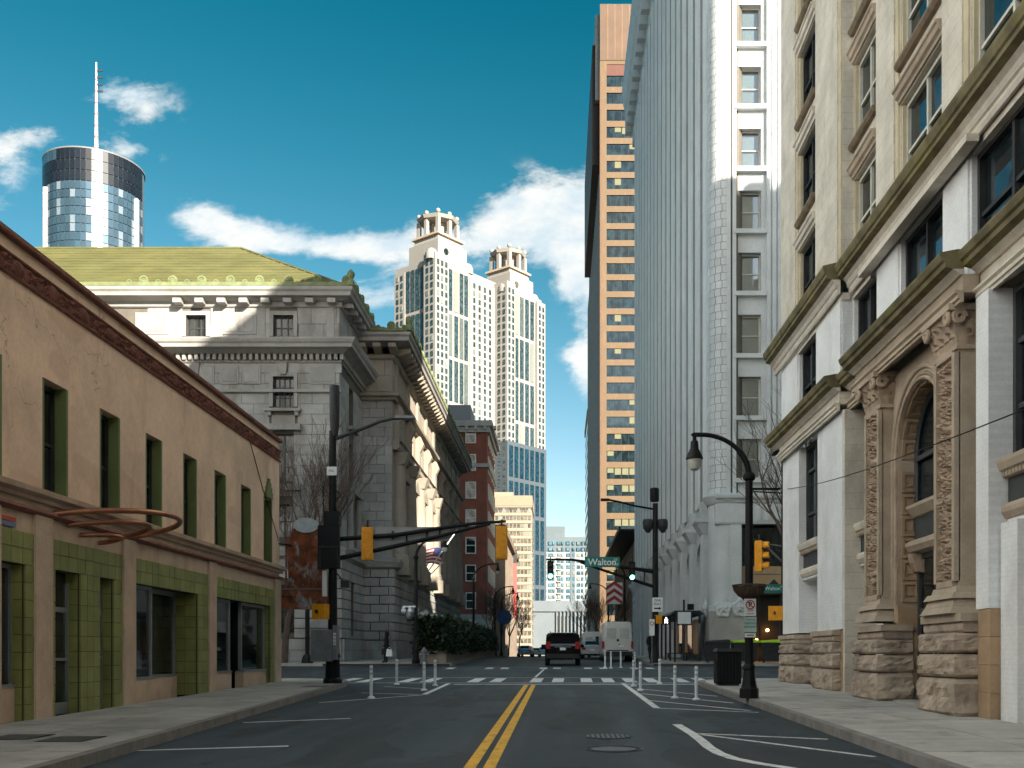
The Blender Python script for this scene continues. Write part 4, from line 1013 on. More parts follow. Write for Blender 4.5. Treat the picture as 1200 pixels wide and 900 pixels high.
side_c([(.1, 21.2), (.2, 21.3), (.2, 21.42), (.28, 21.5)], 'dentil_bed')
side_c([(.5, 21.95), (.95, 22.05), (1.25, 22.1), (1.28, 22.34), (1.4, 22.46), (1.42, 22.62), (.3, 22.7)], 'eaves_cornice', marble_p)
side_c([(.2, 7.3), (.5, 7.42), (.55, 7.62), (.62, 7.76), (.62, 7.9), (.1, 8.05)], 'belt_cornice', marble_p)
y = PY2 + .2
while y < PYE:
    part('modillion', MB().extr([(PX2, 21.5), (PX2+.5, 21.52), (PX2+1.1, 21.75), (PX2+1.15, 22.0), (PX2, 22.0)], y, y+.5), marble_warm, po); y += 1.1
for k in range(3): part('modillion', MB().extr([(PY2, 21.5), (PY2-.5, 21.52), (PY2-1.1, 21.75), (PY2-1.15, 22.0), (PY2, 22.0)], PX2-.1-k*1.0, PX2+.4-k*1.0, 'x'), marble_warm, po)
for j in range(8): piece('base_course', marble, po, PX2-.1, PX2+.18, PY2, PYE, 2.62+j*.59+.03, 2.62+(j+1)*.59-.03)
for j in range(3): piece('plinth_course', marble, po, PX2-.1, PX2+.32, PY2, PYE, .6+j*.66+.01, .6+(j+1)*.66-.01)
# roofs and the leafy cresting along the eaves
def hip(x0, x1, y0, y1, z0, z1, run):
    ry = (y0+y1)/2
    if x1-x0 > y1-y0: rd = [(x0+run, ry, z1), (x1-run, ry, z1)]
    else: rd = [((x0+x1)/2, y0+run, z1), ((x0+x1)/2, y1-run, z1)]
    c = [(x0, y0, z0), (x1, y0, z0), (x1, y1, z0), (x0, y1, z0)]
    if x1-x0 > y1-y0: return MB().add(c+rd, [(0, 1, 5, 4), (1, 2, 5), (2, 3, 4, 5), (3, 0, 4), (3, 2, 1, 0)])
    return MB().add(c+rd, [(0, 1, 4), (1, 2, 5, 4), (2, 3, 5), (3, 0, 4, 5), (3, 2, 1, 0)])
rf = part('roof', hip(-46, PX+.75, PY-.7, PY+18.7, 23.28, 29.4, 9.4), roof_green, po)
part('roof', hip(-30.0, PX2+1.2, PY2-1.0, PYE+.5, 22.72, 27.5, 9.5), roof_green, po)
n = 14
for k in range(1, n):     # tile courses stand up as low steps on the slope towards the camera
    t = k/n; z = 23.28 + 6.12*t; y = PY-.7 + 9.7*t; xr = PX+.75 - 9.4*t
    piece('tile_course', roof_green, rf, -42, xr-.05, y-.03, y+.1, z, z+.045)
part('ridge_tile', MB().tube([(-37, 70.0, 29.42), (PX+.75-9.4, 70.0, 29.42)], .1, 6).tube([(PX+.75-9.4, 70.0, 29.42), (PX+.75, PY-.7, 23.3)], .09, 6), roof_green, rf)
def antefix(s):
    mb = MB(); n = 14; pr = [(-.42, 0), (.42, 0)] + [(.34*math.cos(-.35+(math.pi+.7)*k/n), .42+.36*math.sin(-.35+(math.pi+.7)*k/n)) for k in range(n+1)]
    mb.hexa([(x*s, -.07, z*s) for x, z in pr], [(x*s, .07, z*s) for x, z in pr])
    for r_ in (.25, .12): 
        mb.tube([(r_*s*math.cos(a_*math.pi/6), -.08, (.42+r_*math.sin(a_*math.pi/6))*s) for a_ in range(13)], .045*s, 5)
    for a_ in (-2, -1, 0, 1, 2): mb.tube([(0, -.08, .1*s), (.26*s*math.sin(a_*.45), -.09, (.2+.4*math.cos(a_*.45))*s)], .035*s, 4)
    mb.tube([(-.75*s, -.03, .16*s), (-.6*s, -.06, .3*s), (-.48*s, -.06, .16*s), (-.6*s, -.06, .1*s)], .05*s, 5); mb.tube([(.75*s, -.03, .16*s), (.6*s, -.06, .3*s), (.48*s, -.06, .16*s), (.6*s, -.06, .1*s)], .05*s, 5)
    return mb.mesh('antefix', crest, True)
af = {1: antefix(.8), 0: antefix(.5)}
k = 0; x = PX + .6
while x > -26: link('antefix', af[(k+1) % 2], po, (x, PY-.86, 23.28)); x -= .85; k += 1
k = 0; y = PY - .2
while y < PY2-.6: link('antefix', af[k % 2], po, (PX+.9, y, 23.28), R(90)); y += .85; k += 1
x = PX2 + 1.0; k = 0
while x > PX-.2: link('antefix', af[k % 2], po, (x, PY2-1.3, 22.7)); x -= .85; k += 1
y = PY2 - .8; k = 0
while y < PYE: link('antefix', af[k % 2], po, (PX2+1.34, y, 22.7), R(90)); y += .85; k += 1
part('cresting_base', MB().box(-34, PX+.98, PY-.97, PY-.8, 23.28, 23.5), crest, po); part('cresting_base', MB().box(PX+.82, PX+.99, PY-.8, PY2-.5, 23.28, 23.5), crest, po)
part('cresting_base', MB().box(PX2+1.25, PX2+1.41, PY2-1.35, PYE, 22.7, 22.9), crest, po); part('cresting_base', MB().box(PX-.2, PX2+1.25, PY2-1.38, PY2-1.22, 22.7, 22.9), crest, po)
for p in ((PX+.85, PY-.85, 23.3), (PX2+1.3, PY2-1.3, 22.72)): part('corner_finial', MB().lathe([(.2, 0), (.22, .25), (.13, .4), (.24, .6), (.2, .8), (.05, .95)], p, 8), crest, po, True)
# lanterns with white globes on brackets beside the door
globe = mat('opal_globe', (.7, .7, .66), .25, .03)
for i, y in enumerate((73.5, 79.0, 84.5, 90.0)):
    L = thing('globe_lantern', ('globe lantern nearest the corner', 'second globe lantern from the corner', 'third globe lantern from the corner', 'globe lantern farthest from the corner')[i] + ' on the marble base', 'lamp', (PX2+.2, y, 3.6), 'globe lanterns on the marble wall')
    part('bracket', MB().tube([(PX2+.15, y, 2.4), (PX2+.7, y, 2.6), (PX2+.75, y, 3.4), (PX2+.75, y, 4.3)], .07, 6).tube([(PX2+.2, y-.5, 4.1), (PX2+1.3, y-.5, 4.1)], .04, 5).tube([(PX2+.75, y-.5, 4.1), (PX2+.75, y+.5, 4.1)], .05, 5), black_metal, L)
    for dx, dy, dz in ((.25, -.45, 4.45), (1.25, -.45, 4.45), (.75, .45, 4.45), (.75, 0, 4.85)): part('globe', MB().ball((PX2+dx, y+dy, dz), .27, 12), globe, L, True)
# flag on a slanting staff
fl = thing('flag', 'striped flag hanging from a slanting white staff on the marble wall', 'flag', (PX2, 82, 7.8))
part('staff', MB().tube([(PX2+.3, 80.0, 7.4), (PX2+3.1, 80.0, 11.4)], .05, 6), white_plastic, fl)
part('lower_staff', MB().tube([(PX2+.3, 80.0, 7.2), (PX2+2.0, 80, 8.9)], .04, 6), white_plastic, fl)
red_c = mat('flag_red', (.42, .03, .035), .7, .1); white_c = mat('flag_white', (.7, .68, .66), .7, .05); blue_c = mat('flag_blue', (.03, .045, .14), .7, .1)
def flagpt(u_, v_):   # u down the cloth, v across
    A = Vector((PX2+2.05, 79.95, 9.9)); 
    p = A + Vector((-1.75, 0, .2))*u_*1.15 + Vector((-.35, 0, -1.25))*v_ ; p.y += .16*math.sin(5*u_+2*v_) ; p.z += .1*math.sin(6*u_) - .25*u_*u_
    return p
for k in range(9):
    part('stripe', MB().sheet(lambda a_, b_: flagpt(a_ if k > 3 else .36+.64*a_, (k+b_)/9), 14, 1), red_c if k % 2 == 0 else white_c, fl, True)
part('canton', MB().sheet(lambda a_, b_: flagpt(.36*a_, b_*4/9) + Vector((0, -.004, 0)), 6, 4), blue_c, fl, True)
# ------------------------------------------------------------------ white ribbed tower
wt = thing('white_tower', 'tall white terracotta tower with ribbed side and jointed rounded corner', 'building', (8.85, 60, gz(60)+.15))
TX, TY, TYE = 8.85, 60.0, 124.5
RC = 1.05
part('core_wall', MB().box(TX+1.02, 34, TY+.75, TYE, 9.4, 70), white_terra, wt); part('core_wall', MB().box(TX+.78, 34, TY+2.5, TYE, 0, 9.4), white_terra, wt)
BZ = 11.0; FH = 3.65
zf = [28.95 - 2.3 + FH*k for k in range(-4, 12)]       # window bottoms on every floor
bp = 3.55; nb = int((TYE - TY - 1.6)/bp)
rib_terra = mat('rib_light_terracotta', (.8, .82, .83), .45, .06, .6, stain=.3, stain_c=(.45, .45, .43), streak=.5, stretch=(1, 1, .1)); grey_terra = mat('soot_shade_terracotta', (.36, .375, .38), .6, .12, .5, stain=.4, stain_c=(.16, .16, .15), streak=.5, stretch=(1, 1, .15))  # groove shade and soot put into the grey, rib light into the pale
curtain = mat('pale_curtain', (.55, .54, .48), .9, .1, 3); blind = mat('cream_blind', (.6, .56, .45), .8, .08, 4)
for k in range(nb):
    y = TY + 1.5 + k*bp
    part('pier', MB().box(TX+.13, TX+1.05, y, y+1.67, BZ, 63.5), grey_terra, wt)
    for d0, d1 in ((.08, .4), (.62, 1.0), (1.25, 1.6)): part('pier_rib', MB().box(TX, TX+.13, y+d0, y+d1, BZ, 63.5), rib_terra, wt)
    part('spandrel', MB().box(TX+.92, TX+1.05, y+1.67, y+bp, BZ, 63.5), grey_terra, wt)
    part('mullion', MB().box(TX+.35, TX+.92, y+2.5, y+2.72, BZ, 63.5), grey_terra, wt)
    for z in zf:
        if z > 60: continue
        piece('pane', win, wt, TX+.88, TX+.94, y+1.75, y+2.46, z, z+2.2); piece('pane', win, wt, TX+.88, TX+.94, y+2.76, y+bp-.08, z, z+2.2)
        piece('window_sill', white_terra, wt, TX+.55, TX+.94, y+1.68, y+bp-.01, z-.34, z-.12)
        piece('window_head', white_terra, wt, TX+.3, TX+.94, y+1.68, y+bp-.01, z+2.35, z+2.62)
# great cornice at the top
part('top_band', MB().box(TX+.1, 34, TY+.3, TYE+.3, 63.5, 66), white_terra, wt)
part('cornice', MB().extr([(TX+.3, 66), (TX-.15, 66.3), (TX-.2, 68), (TX-.8, 68.6), (TX-1.0, 69.6), (TX-1.1, 71), (TX+.3, 71.4)], TY-.5, TYE+1.5), white_terra, wt)
y = TY + .5
while y < TYE+1: piece('bracket', white_terra, wt, TX-.75, TX+.2, y, y+.9, 65.2, 68.2); y += 2.37
# rounded corner of glazed blocks with dark joints
part('corner_backing', MB().lathe([(RC-.02, BZ), (RC-.02, 63.5)], (TX+RC, TY+RC, 0), 24), joint, wt)
rows = int((40.5 - BZ)/.45)
seg = {}
for off in (0, 1):
    for c in range(4):
        a0 = math.pi + (math.pi/2)*(c + (0 if off else .0))/4; w_ = math.pi/8
        if off: a0 += 0
        s = .5*w_*(.35 if off else 0)
        p = []
        aa, ab = a0 + .014 + s, a0 + w_ - .014 + s
        ring_ = [(RC*math.cos(aa + (ab-aa)*t/3), RC*math.sin(aa + (ab-aa)*t/3)) for t in range(4)]
        inn = [(x*.86, y*.86) for x, y in ring_[::-1]]
        poly = ring_ + inn
        seg[off, c] = MB().hexa([(x, y, .012) for x, y in poly], [(x, y, .438) for x, y in poly]).mesh('corner_block', white_tile)
for r_ in range(rows):
    for c in range(4): link('corner_block', seg[r_ % 2, c], wt, (TX+RC, TY+RC, BZ + r_*.45))
part('corner_shaft', MB().lathe([(RC, BZ+rows*.45), (RC, 63.5)], (TX+RC, TY+RC, 0), 24), white_terra, wt, True)
# front towards the crossing
fx1 = 13.9
wxs = (11.22, 15.4, 19.6)
hz = [(x-.68, x+.68, z, z+2.3) for x in wxs for z in zf if z < 60]
wf = wall_mb(TX+RC, 34, BZ, 63.5, hz, .5); wf.v = [(p[0], TY+.25+p[1], p[2]) for p in wf.v]
part('front_wall', wf, white_terra, wt)
for cx in (9.95, 10.28, 12.3, 12.62, 12.95, 13.4): part('pilaster_strip', MB().box(cx-.11, cx+.11, TY-.02, TY+.27, BZ, 63.5), white_terra, wt)
part('pilaster', MB().box(12.2, 14.2, TY+.08, TY+.27, BZ, 63.5), white_terra, wt)
cg = clear('clear_pane')
dim = mat('dim_room', (.05, .048, .045), .9)
for i, z in enumerate(zf[:9]):
    x = wxs[0]
    o = window(wt, (x, TY+.72, z+.01), FACE_CAM, 1.34, 2.27, fm=white_frame, gm=cg, fr=.07, rails=[.5], depth=.12)
    part('sill', MB().box(x-.95, x+.95, TY-.08, TY+.3, z-.32, z-.06), white_terra, wt)
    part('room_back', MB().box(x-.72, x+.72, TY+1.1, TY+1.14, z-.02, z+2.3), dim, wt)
    mode = i % 5
    if mode in (0, 2):   # gathered curtains
        for s in ((-1, 1) if mode == 0 else (1,)):
            def cur(a_, b_):
                spread = .62*(1-b_*0) if mode == 2 else .62*(1 - .75*(1-b_)**1.3)
                xx = x + s*(.66 - spread*a_); return (xx, TY+.86+.03*math.sin(a_*26), z+2.26-2.2*(1-b_))
            part('curtain', MB().sheet(cur, 26, 8), curtain, wt, True)
    elif mode == 1: part('blind', MB().box(x-.64, x+.64, TY+.84, TY+.86, z+.02, z+2.26), blind, wt)
    elif mode == 3: part('blind', MB().box(x-.64, x+.64, TY+.84, TY+.86, z+.95, z+2.26), blind, wt)
    else:
        for q in range(4): part('blind_slat', MB().box(x-.62+q*.34, x-.42+q*.34, TY+.84, TY+.86, z+1.2, z+2.2), blind, wt)
        part('curtain', MB().box(x-.2, x+.64, TY+.86, TY+.88, z+.02, z+1.1), curtain, wt)
for z in zf[:9]:
    for x in wxs[1:]: window(wt, (x, TY+.72, z+.01), FACE_CAM, 1.34, 2.27, fm=white_frame, gm=win, fr=.07, rails=[.5])
# belt at the foot of the shaft, all round
def belt(prof, name, m=white_terra):
    mx = max(p for p, z in prof)
    part(name, MB().extr([(TY+.3, prof[0][1])] + [(TY-p, z) for p, z in prof] + [(TY+.3, prof[-1][1])], TX+.3, 34, 'x'), m, wt)
belt([(.05, 10.55), (.1, 10.7), (.3, 10.8), (.34, 10.95), (.1, 11.1)], 'belt')
part('corner_ledge', MB().lathe([(1.1, 10.5), (1.25, 10.7), (1.4, 10.95), (1.0, 11.15)], (TX+RC, TY+RC, 0), 20), white_terra, wt, True)
# lower storeys of the street side: pilasters, tall arched windows, capitals, shops
part('lower_corner', MB().lathe([(1.12, 4.2), (1.12, 4.5), (1.0, 4.6), (1.0, 10.5)], (TX+RC, TY+RC, 0), 20), white_terra, wt, True)
part('corner_base', MB().box(TX-.05, TX+2.0, TY-.05, TY+2.4, .8, 4.2), grey_base, wt)
part('shop_band', MB().box(TX+.62, TX+.8, TY+2.4, TYE, 0, BZ), white_terra, wt)
k = 0; y = TY + 2.6
while y < TYE - 3:
    part('pilaster', MB().box(TX-.02, TX+.7, y, y+1.15, 1, 9.0), white_terra, wt)
    part('pilaster_rib', MB().box(TX-.09, TX-.02, y+.18, y+.42, 4.4, 9.0).box(TX-.09, TX-.02, y+.72, y+.96, 4.4, 9.0), white_terra, wt)
    part('capital', MB().hexa([(TX-.08, y-.05, 9.0), (TX+.7, y-.05, 9.0), (TX+.7, y+1.2, 9.0), (TX-.08, y+1.2, 9.0)], [(TX-.5, y-.3, 9.7), (TX+.7, y-.3, 9.7), (TX+.7, y+1.45, 9.7), (TX-.5, y+1.45, 9.7)]).box(TX-.55, TX+.7, y-.35, y+1.5, 9.702, 9.95), white_terra, wt)
    part('entablature_block', MB().box(TX-.12, TX+.7, y-.1, y+1.25, 9.952, BZ), white_terra, wt)
    # arched window between this pilaster and the next
    if k % 1 == 0:
        a, b = y+1.3, y+4.9; c = (a+b)/2; r_ = (b-a)/2
        arcp = [(c + r_*math.cos(math.pi*t/12), 7.4 + .75*r_*math.sin(math.pi*t/12)) for t in range(13)]
        mb = MB()
        for (ya, za), (yb, zb) in zip(arcp, arcp[1:]): mb.add([(TX+.2, ya, za), (TX+.2, ya, BZ-.05), (TX+.2, yb, BZ-.05), (TX+.2, yb, zb), (TX+.62, ya, za), (TX+.62, yb, zb)], [(0, 1, 2, 3), (0, 3, 5, 4)])
        part('arch_head', mb, white_terra, wt)
        piece('tall_pane', win, wt, TX+.57, TX+.61, a, b, 4.5, 8.8)
        part('window_mullion', MB().box(TX+.4, TX+.57, c-.07, c+.07, 4.5, 8.7), white_terra, wt)
        piece('shop_pane', win_shop, wt, TX+.5, TX+.6, y+1.16, y+5.05, 1.2, 3.7)
        part('shop_sign_band', MB().box(TX+.35, TX+.6, y+1.16, y+5.05, 3.7, 4.3), dark_grey, wt)
        part('shop_mullion', MB().box(TX+.4, TX+.5, c-.05, c+.05, 1.2, 3.7), bronze, wt)
    y += 5.3; k += 1
warm = mat('lit_shop_panel', (.55, .32, .16), .35, .25, 1.5, metal=.2)
for i, y in enumerate((63.9, 64.8, 69.2, 70.2, 74.6, 75.8, 80.2)):
    piece('bronze_panel', warm, wt, TX+.3, TX+.42, y, y+.55, 1.3, 3.6)
# round reliefs over the corner base
def relief(cx, cy, cz, face):
    mb = MB()
    def fn(u_, v_):
        a_, r_ = u_*2*math.pi, v_
        h = .2*(1-v_)**.5 + .05*abs(math.cos(2.5*a_))*math.sin(9*r_) + .05*noise.noise(Vector((math.cos(a_)*r_*5, math.sin(a_)*r_*5, cx)))
        x, z = r_*.5*math.cos(a_)*(1+.12*math.sin(5*a_)), r_*.56*math.sin(a_)*(1+.12*math.sin(5*a_))
        return (cx+x, cy-h, cz+z) if face == 'f' else (cx-h, cy-x, cz+z)
    return mb.sheet(fn, 36, 8)
part('relief_ornament', relief(TX+.75, TY-.06, 4.35, 'f'), white_tile, wt, True); part('relief_ornament', relief(TX+1.75, TY-.06, 4.35, 'f'), white_tile, wt, True)
part('relief_ornament', relief(TX-.06, TY+1.2, 4.35, 'l'), white_tile, wt, True)
# ground floor of the front: wide opening with glazing, tan panel, ornament band
belt([(.02, 9.3), (.06, 9.4), (.06, 10.5)], 'ornament_band')
s = MB()
for k in range(26): s.box(TX+2.2+k*.5, TX+2.45+k*.5, TY-.13, TY-.05, 9.5, 10.35)
tag(part('ornament_fluting', s, white_terra, wt), kind='stuff')
part('front_pier', MB().box(TX+1.2, TX+1.85, TY+.02, TY+2, 4.2, 9.3), white_terra, wt)
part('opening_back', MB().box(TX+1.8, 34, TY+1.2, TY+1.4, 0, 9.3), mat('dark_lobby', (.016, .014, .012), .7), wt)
piece('lobby_pane', win_shop, wt, TX+1.9, 16, TY+.95, TY+1.0, 6.9, 9.2)
part('lobby_panel', MB().box(TX+1.86, 16, TY+.7, TY+1.0, 5.5, 6.88), mat('tan_panel', (.4, .27, .15), .6, .1), wt)
part('lobby_bar', MB().box(TX+1.86, 16, TY+.5, TY+1.0, 5.2, 5.48), dark_grey, wt)
for x in (TX+1.95, 11.9, 13.2): part('lobby_post', MB().box(x-.06, x+.06, TY+.8, TY+.95, 1, 5.2), dark_grey, wt)
lampm = mat('warm_lamp', (.9, .5, .2), .5, 0, emit=((1, .42, .1), 5))
for i, (x, z) in enumerate(((11.3, 3.2), (11.75, 2.5), (12.4, 3.1), (12.9, 2.2), (12.2, 1.9), (11.5, 1.75))): part('lamp', MB().ball((x, TY+.9, z), .09, 8), lampm, wt)

# ------------------------------------------------------------------ other buildings down the street
def grid_windows(parent, face, at, us, zs, w_, h_, gm, depth=.12, name='window'):
    """small recessed panes of far buildings, one piece each; face 'f' at y=at, 'r' looks to +x, 'l' looks to -x"""
    for u_ in us:
        for z in zs:
            if face == 'f': piece(name, gm, parent, u_-w_/2, u_+w_/2, at-depth, at+.05, z, z+h_)
            elif face == 'r': piece(name, gm, parent, at-.05, at+depth, u_-w_/2, u_+w_/2, z, z+h_)
            else: piece(name, gm, parent, at-depth, at+.05, u_-w_/2, u_+w_/2, z, z+h_)
# low modern building with a slatted roof canopy
lo = thing('canopy_building', 'low dark glass building with pale slatted roof canopy beside the white tower', 'building', (9.6, 126, gz(126)+.15))
part('body', MB().box(10.2, 30, 126, 175, 0, 16), dark_grey, lo)
for k in range(13):
    y = 126.2 + k*4; part('column', MB().box(9.5, 10.3, y, y+.7, 0, 16), mat('brown_stone_clad', (.3, .2, .14), .6, .1), lo)
    if k < 12:
        for j in range(3): piece('pane', win_shop, lo, 10.1, 10.24, y+.8, y+3.9, 2+j*4.7, 6+j*4.7)
part('canopy_frame', MB().box(7.6, 12, 125.5, 175.5, 16.9, 17.1), dark_grey, lo)
for k in range(34): piece('canopy_slat', white_paint, lo, 7.4, 10.5, 125.6+k*1.48, 126.4+k*1.48, 17.1, 17.35)
part('canopy_edge', MB().box(7.35, 7.6, 125.5, 175.5, 16.85, 17.4), dark_grey, lo)
# bronze-tan office tower
ob = thing('office_tower', 'tall orange tan office tower with dark glass bands', 'building', (8.6, 215, 1))
tanm = mat('tan_tower_panel', (.12, .074, .036), .55, .06, .2, stain=.15, stain_c=(.36, .2, .1)); tanl = mat('dark_tower_side', (.10, .075, .06), .5, .1, .3)
OX, OY, OH = 8.6, 215.0, 138.0
OG = glass('tower_glass', (.01, .02, .025), .05, .9, .15, rand=.0)
part('body', MB().box(OX+.3, 34, OY+.3, 303, 0, OH), tanl, ob)
part('corner_column', MB().box(OX, OX+1.4, OY, OY+1.4, 0, OH-1), tanm, ob)
part('corner_groove', MB().box(OX-.02, OX+.3, OY-.02, OY+.3, 0, OH-14), mat('groove_brown', (.12, .06, .035), .6), ob)
part('top_panel', MB().box(OX+.02, 34, OY-.1, OY+.4, OH-11.5, OH+.3), mat('crown_brown', (.105, .064, .042), .6, .1, .3), ob)
for k in range(8): piece('top_seam', mat('seam_tan', (.34, .19, .09), .6), ob, OX+1.6+k*1.5, OX+1.68+k*1.5, OY-.16, OY, OH-11.3, OH+.2)
zfl = 121.0; fl_n = 0
bl = mat('olive_blind', (.15, .15, .09), .8, .06)  # even olive tone of the blinds
while zfl > 3:
    part('spandrel_panel', MB().box(OX+1.4, 34, OY+.02, OY+.4, zfl-1.25, zfl), tanm, ob)
    band_ = part('window_band', MB().box(OX+1.4, 24, OY+.28, OY+.4, zfl, zfl+2.33), bronze, ob)
    for k in range(5):
        x0 = OX + 1.5 + k*1.55
        o = piece('pane', OG, ob, x0, x0+1.45, OY+.22, OY+.3, zfl+.05, zfl+2.3)
        rr = rnd.random(); lo_f = 26 < zfl < 50 or zfl > 98
        if rr < (.6 if 26 < zfl < 50 else .22 if lo_f else .07): piece('blind', bl, ob, x0+.08, x0+1.38, OY+.18, OY+.22, zfl+(.9 if rnd.random() < .7 else 1.3), zfl+2.25)
    zfl -= 3.58; fl_n += 1
piece('louvre_band', mat('brown_louvre', (.1, .035, .025), .6), ob, OX+1.4, 34, OY+.02, OY+.4, 121.0+2.33, 121+4.6)
piece('top_spandrel', tanm, ob, OX+1.4, 34, OY, OY+.4, 125.7, OH-11.5)
sm = mat('side_fin', (.34, .36, .36), .5, .1)
for k in range(29): piece('side_fin', sm, ob, OX-.12, OX+.32, OY+3+k*3, OY+3.5+k*3, 0, 104)
for k in range(28): piece('side_band', OG, ob, OX+.2, OX+.33, OY+2, 302, 3+k*3.58, 5.3+k*3.58)
part('upper_box', MB().box(OX-1.5, OX+.4, OY+3, 283, 106, 131.5), mat('dark_mech_box', (.045, .03, .025), .6), ob)
part('roof_box', MB().box(OX-.9, OX+.3, OY+1.5, 262, 119, 137), mat('pale_mech', (.3, .3, .3), .5), ob)
# grey slab just behind it
gs = thing('grey_slab', 'thin grey building edge beside the tan office tower', 'building', (9, 320, 1))
part('body', MB().box(9.0, 12, 318, 350, 0, 76), grey_base, gs); part('parapet', MB().box(8.7, 12.3, 317.7, 350, 76, 78), tan_stone, gs)
for k in range(20): piece('window_band', win, gs, 8.9, 9.05, 319, 349, 4+k*3.6, 6+k*3.6)
# red brick building
bb = thing('brick_building', 'red brick building with pale cornice beyond the marble building', 'building', (-10.7, 165, 1))
BX, BY, BH = -11.6, 165.0, 37.5
part('wall', MB().box(-34, BX, BY, 184, 0, BH), brick_m, bb)
part('cornice', MB().box(-34.5, BX+.9, BY-.9, 185, BH+.9, BH+1.8).box(-34.3, BX+.5, BY-.5, 184.5, BH, BH+.9), marble_p, bb)
part('belt', MB().box(-34.2, BX+.3, BY-.3, 184.3, BH-5.6, BH-5.0), marble_p, bb); part('belt', MB().box(-34.2, BX+.3, BY-.3, 184.3, 7.5, 8.2), marble_p, bb)
part('base_wall', MB().box(-34.1, BX+.12, BY-.12, 184.1, 0, 7.5), grey_base, bb)
for k in range(16): piece('modillion', marble_p, bb, BX+1.0-k*1.5, BX+1.5-k*1.5, BY-.85, BY, BH+.35, BH+.9)
for x in (-14.2, -17.2, -20.6):
    for k in range(8): window(bb, (x, BY-.02, 4.6+k*4.45), FACE_CAM, 1.7, 2.7, fm=white_frame, gm=win, fr=.16, rails=[.5], depth=.2)
for y in (167.5, 170.5, 173.5, 176.5, 179.5, 182):
    for k in range(8): window(bb, (BX+.02, y, 4.6+k*4.45), FACE_R, 1.5, 2.7, fm=white_frame, gm=win, fr=.16, rails=[.5], depth=.2)
part('roof_house', MB().box(-19.5, -14.5, BY+3, BY+10, BH+1.8, BH+5.2), grey_metal, bb)
# tan pilastered store beyond it, with a red banner
st = thing('tan_store', 'tan pilastered building with red banner beyond the brick building', 'building', (-10.5, 185, 1))
ts_ = mat('store_stone', (.2, .155, .12), .75, .12, .5, stain=.3, stain_c=(.1, .08, .06))
part('body', MB().box(-30, -10.6, 184.6, 245, 0, 24), ts_, st)
for k in range(13): piece('pilaster', ts_, st, -10.6, -10.0, 185.5+k*4.7, 187+k*4.7, 0, 23); 
for k in range(12):
    for j in range(5): piece('window', win, st, -10.62, -10.45, 187.4+k*4.7, 189.8+k*4.7, 3+j*4.2, 5.8+j*4.2)
part('cornice', MB().box(-30, -9.6, 184.4, 245.4, 24, 25.2), ts_, st)
part('banner', MB().box(-10.9, -9.3, 226, 226.3, 10, 22), mat('coral_banner', (.55, .09, .08), .7, .05), st); part('banner_top', MB().box(-10.9, -9.3, 225.9, 226.2, 22, 25), bronze, st)
# beige hotel
hb = thing('beige_hotel', 'wide beige hotel with rows of small windows in front of the twin tower', 'building', (-19, 400, 1))
hm = mat('beige_panel', (.28, .225, .165), .7, .05, .2); hw = glass('hotel_glass', (.1, .09, .075), .2, .5, .1, rand=.3)
part('wall', MB().box(-40, -10.6, 400, 430, 0, 60), hm, hb)
part('roof_band', MB().box(-40.2, -10.4, 399.8, 430, 60, 64), mat('coral_band', (.3, .2, .14), .7, .08), hb); part('shadow_gap', MB().box(-40.1, -10.5, 399.9, 430, 58.4, 59.4), bronze, hb)
part('roof_house', MB().box(-28, -18, 404, 415, 64, 66), hm, hb)
for j in range(19):
    piece('floor_ledge', mat('hotel_ledge', (.31, .25, .185), .7), hb, -40.1, -10.5, 399.7, 400, 2.2+j*3.0, 3.3+j*3.0)
    for k in range(12): piece('window', hw, hb, -27.7+k*1.42, -26.6+k*1.42, 399.88, 400.02, 3.4+j*3, 5.0+j*3)
for j in range(18): piece('side_window', win, hb, -10.62, -10.5, 402, 428, 3.4+j*3, 5+j*3)
# apartment block and the columned hall in front of it
ap = thing('apartment_block', 'white and grey apartment block at the end of the street', 'building', (4, 600, 1))
apw = mat('apartment_white', (.3, .31, .315), .6, .05, .1); apg = mat('apartment_grey', (.1, .13, .15), .6, .06, .1)
part('white_wall', MB().box(-12, 30, 600, 640, 0, 62), apw, ap); part('grey_top', MB().box(-12, 30, 600.4, 640, 62, 71), apg, ap); part('grey_penthouse', MB().box(-12, 3.5, 603, 640, 71, 77.5), apg, ap)
for x0, x1 in ((6.6, 9.4), (-12, -9.4)): part('grey_strip', MB().box(x0, x1, 599.6, 600.2, 0, 62), apg, ap)
apb = glass('apartment_glass', (.05, .12, .16), .1, .9, .1, rand=.3)
for j in range(19):
    for k, x in enumerate((-8.4, -6.0, -3.6, -.8, 1.6, 4.4, 8.0, 10.6, 13.2, 15.4)):
        wd = (1.2, 2.0, 1.2, 1.9)[k % 4]
        piece('window', apb, ap, x, x+wd, 599.5 if k != 6 else 599.4, 600.1, 3.4+j*3.5, 5.4+j*3.5)
    if j < 17: piece('balcony', apw, ap, -1.0, 1.3, 598.6, 600, 2.4+j*3.5, 3.1+j*3.5)
hall = thing('columned_hall', 'low white hall with tall columns below the apartment block', 'building', (2, 430, 1))
hw2 = mat('hall_white', (.125, .15, .17), .6, .05, .1)
part('wall', MB().box(-12, 40, 430, 450, 0, 20), hw2, hall); part('cornice', MB().box(-12.6, 40, 429.2, 450, 20, 24.5), hw2, hall)
for k in range(12): piece('tall_window', win, hall, -.6+k*1.55, .1+k*1.55, 429.8, 430.05, 2, 18)
for k in range(12): part('column', MB().lathe([(.42, 1), (.36, 19.9)], (-1.0+k*1.55, 429.4, 0), 8), hw2, hall, True)

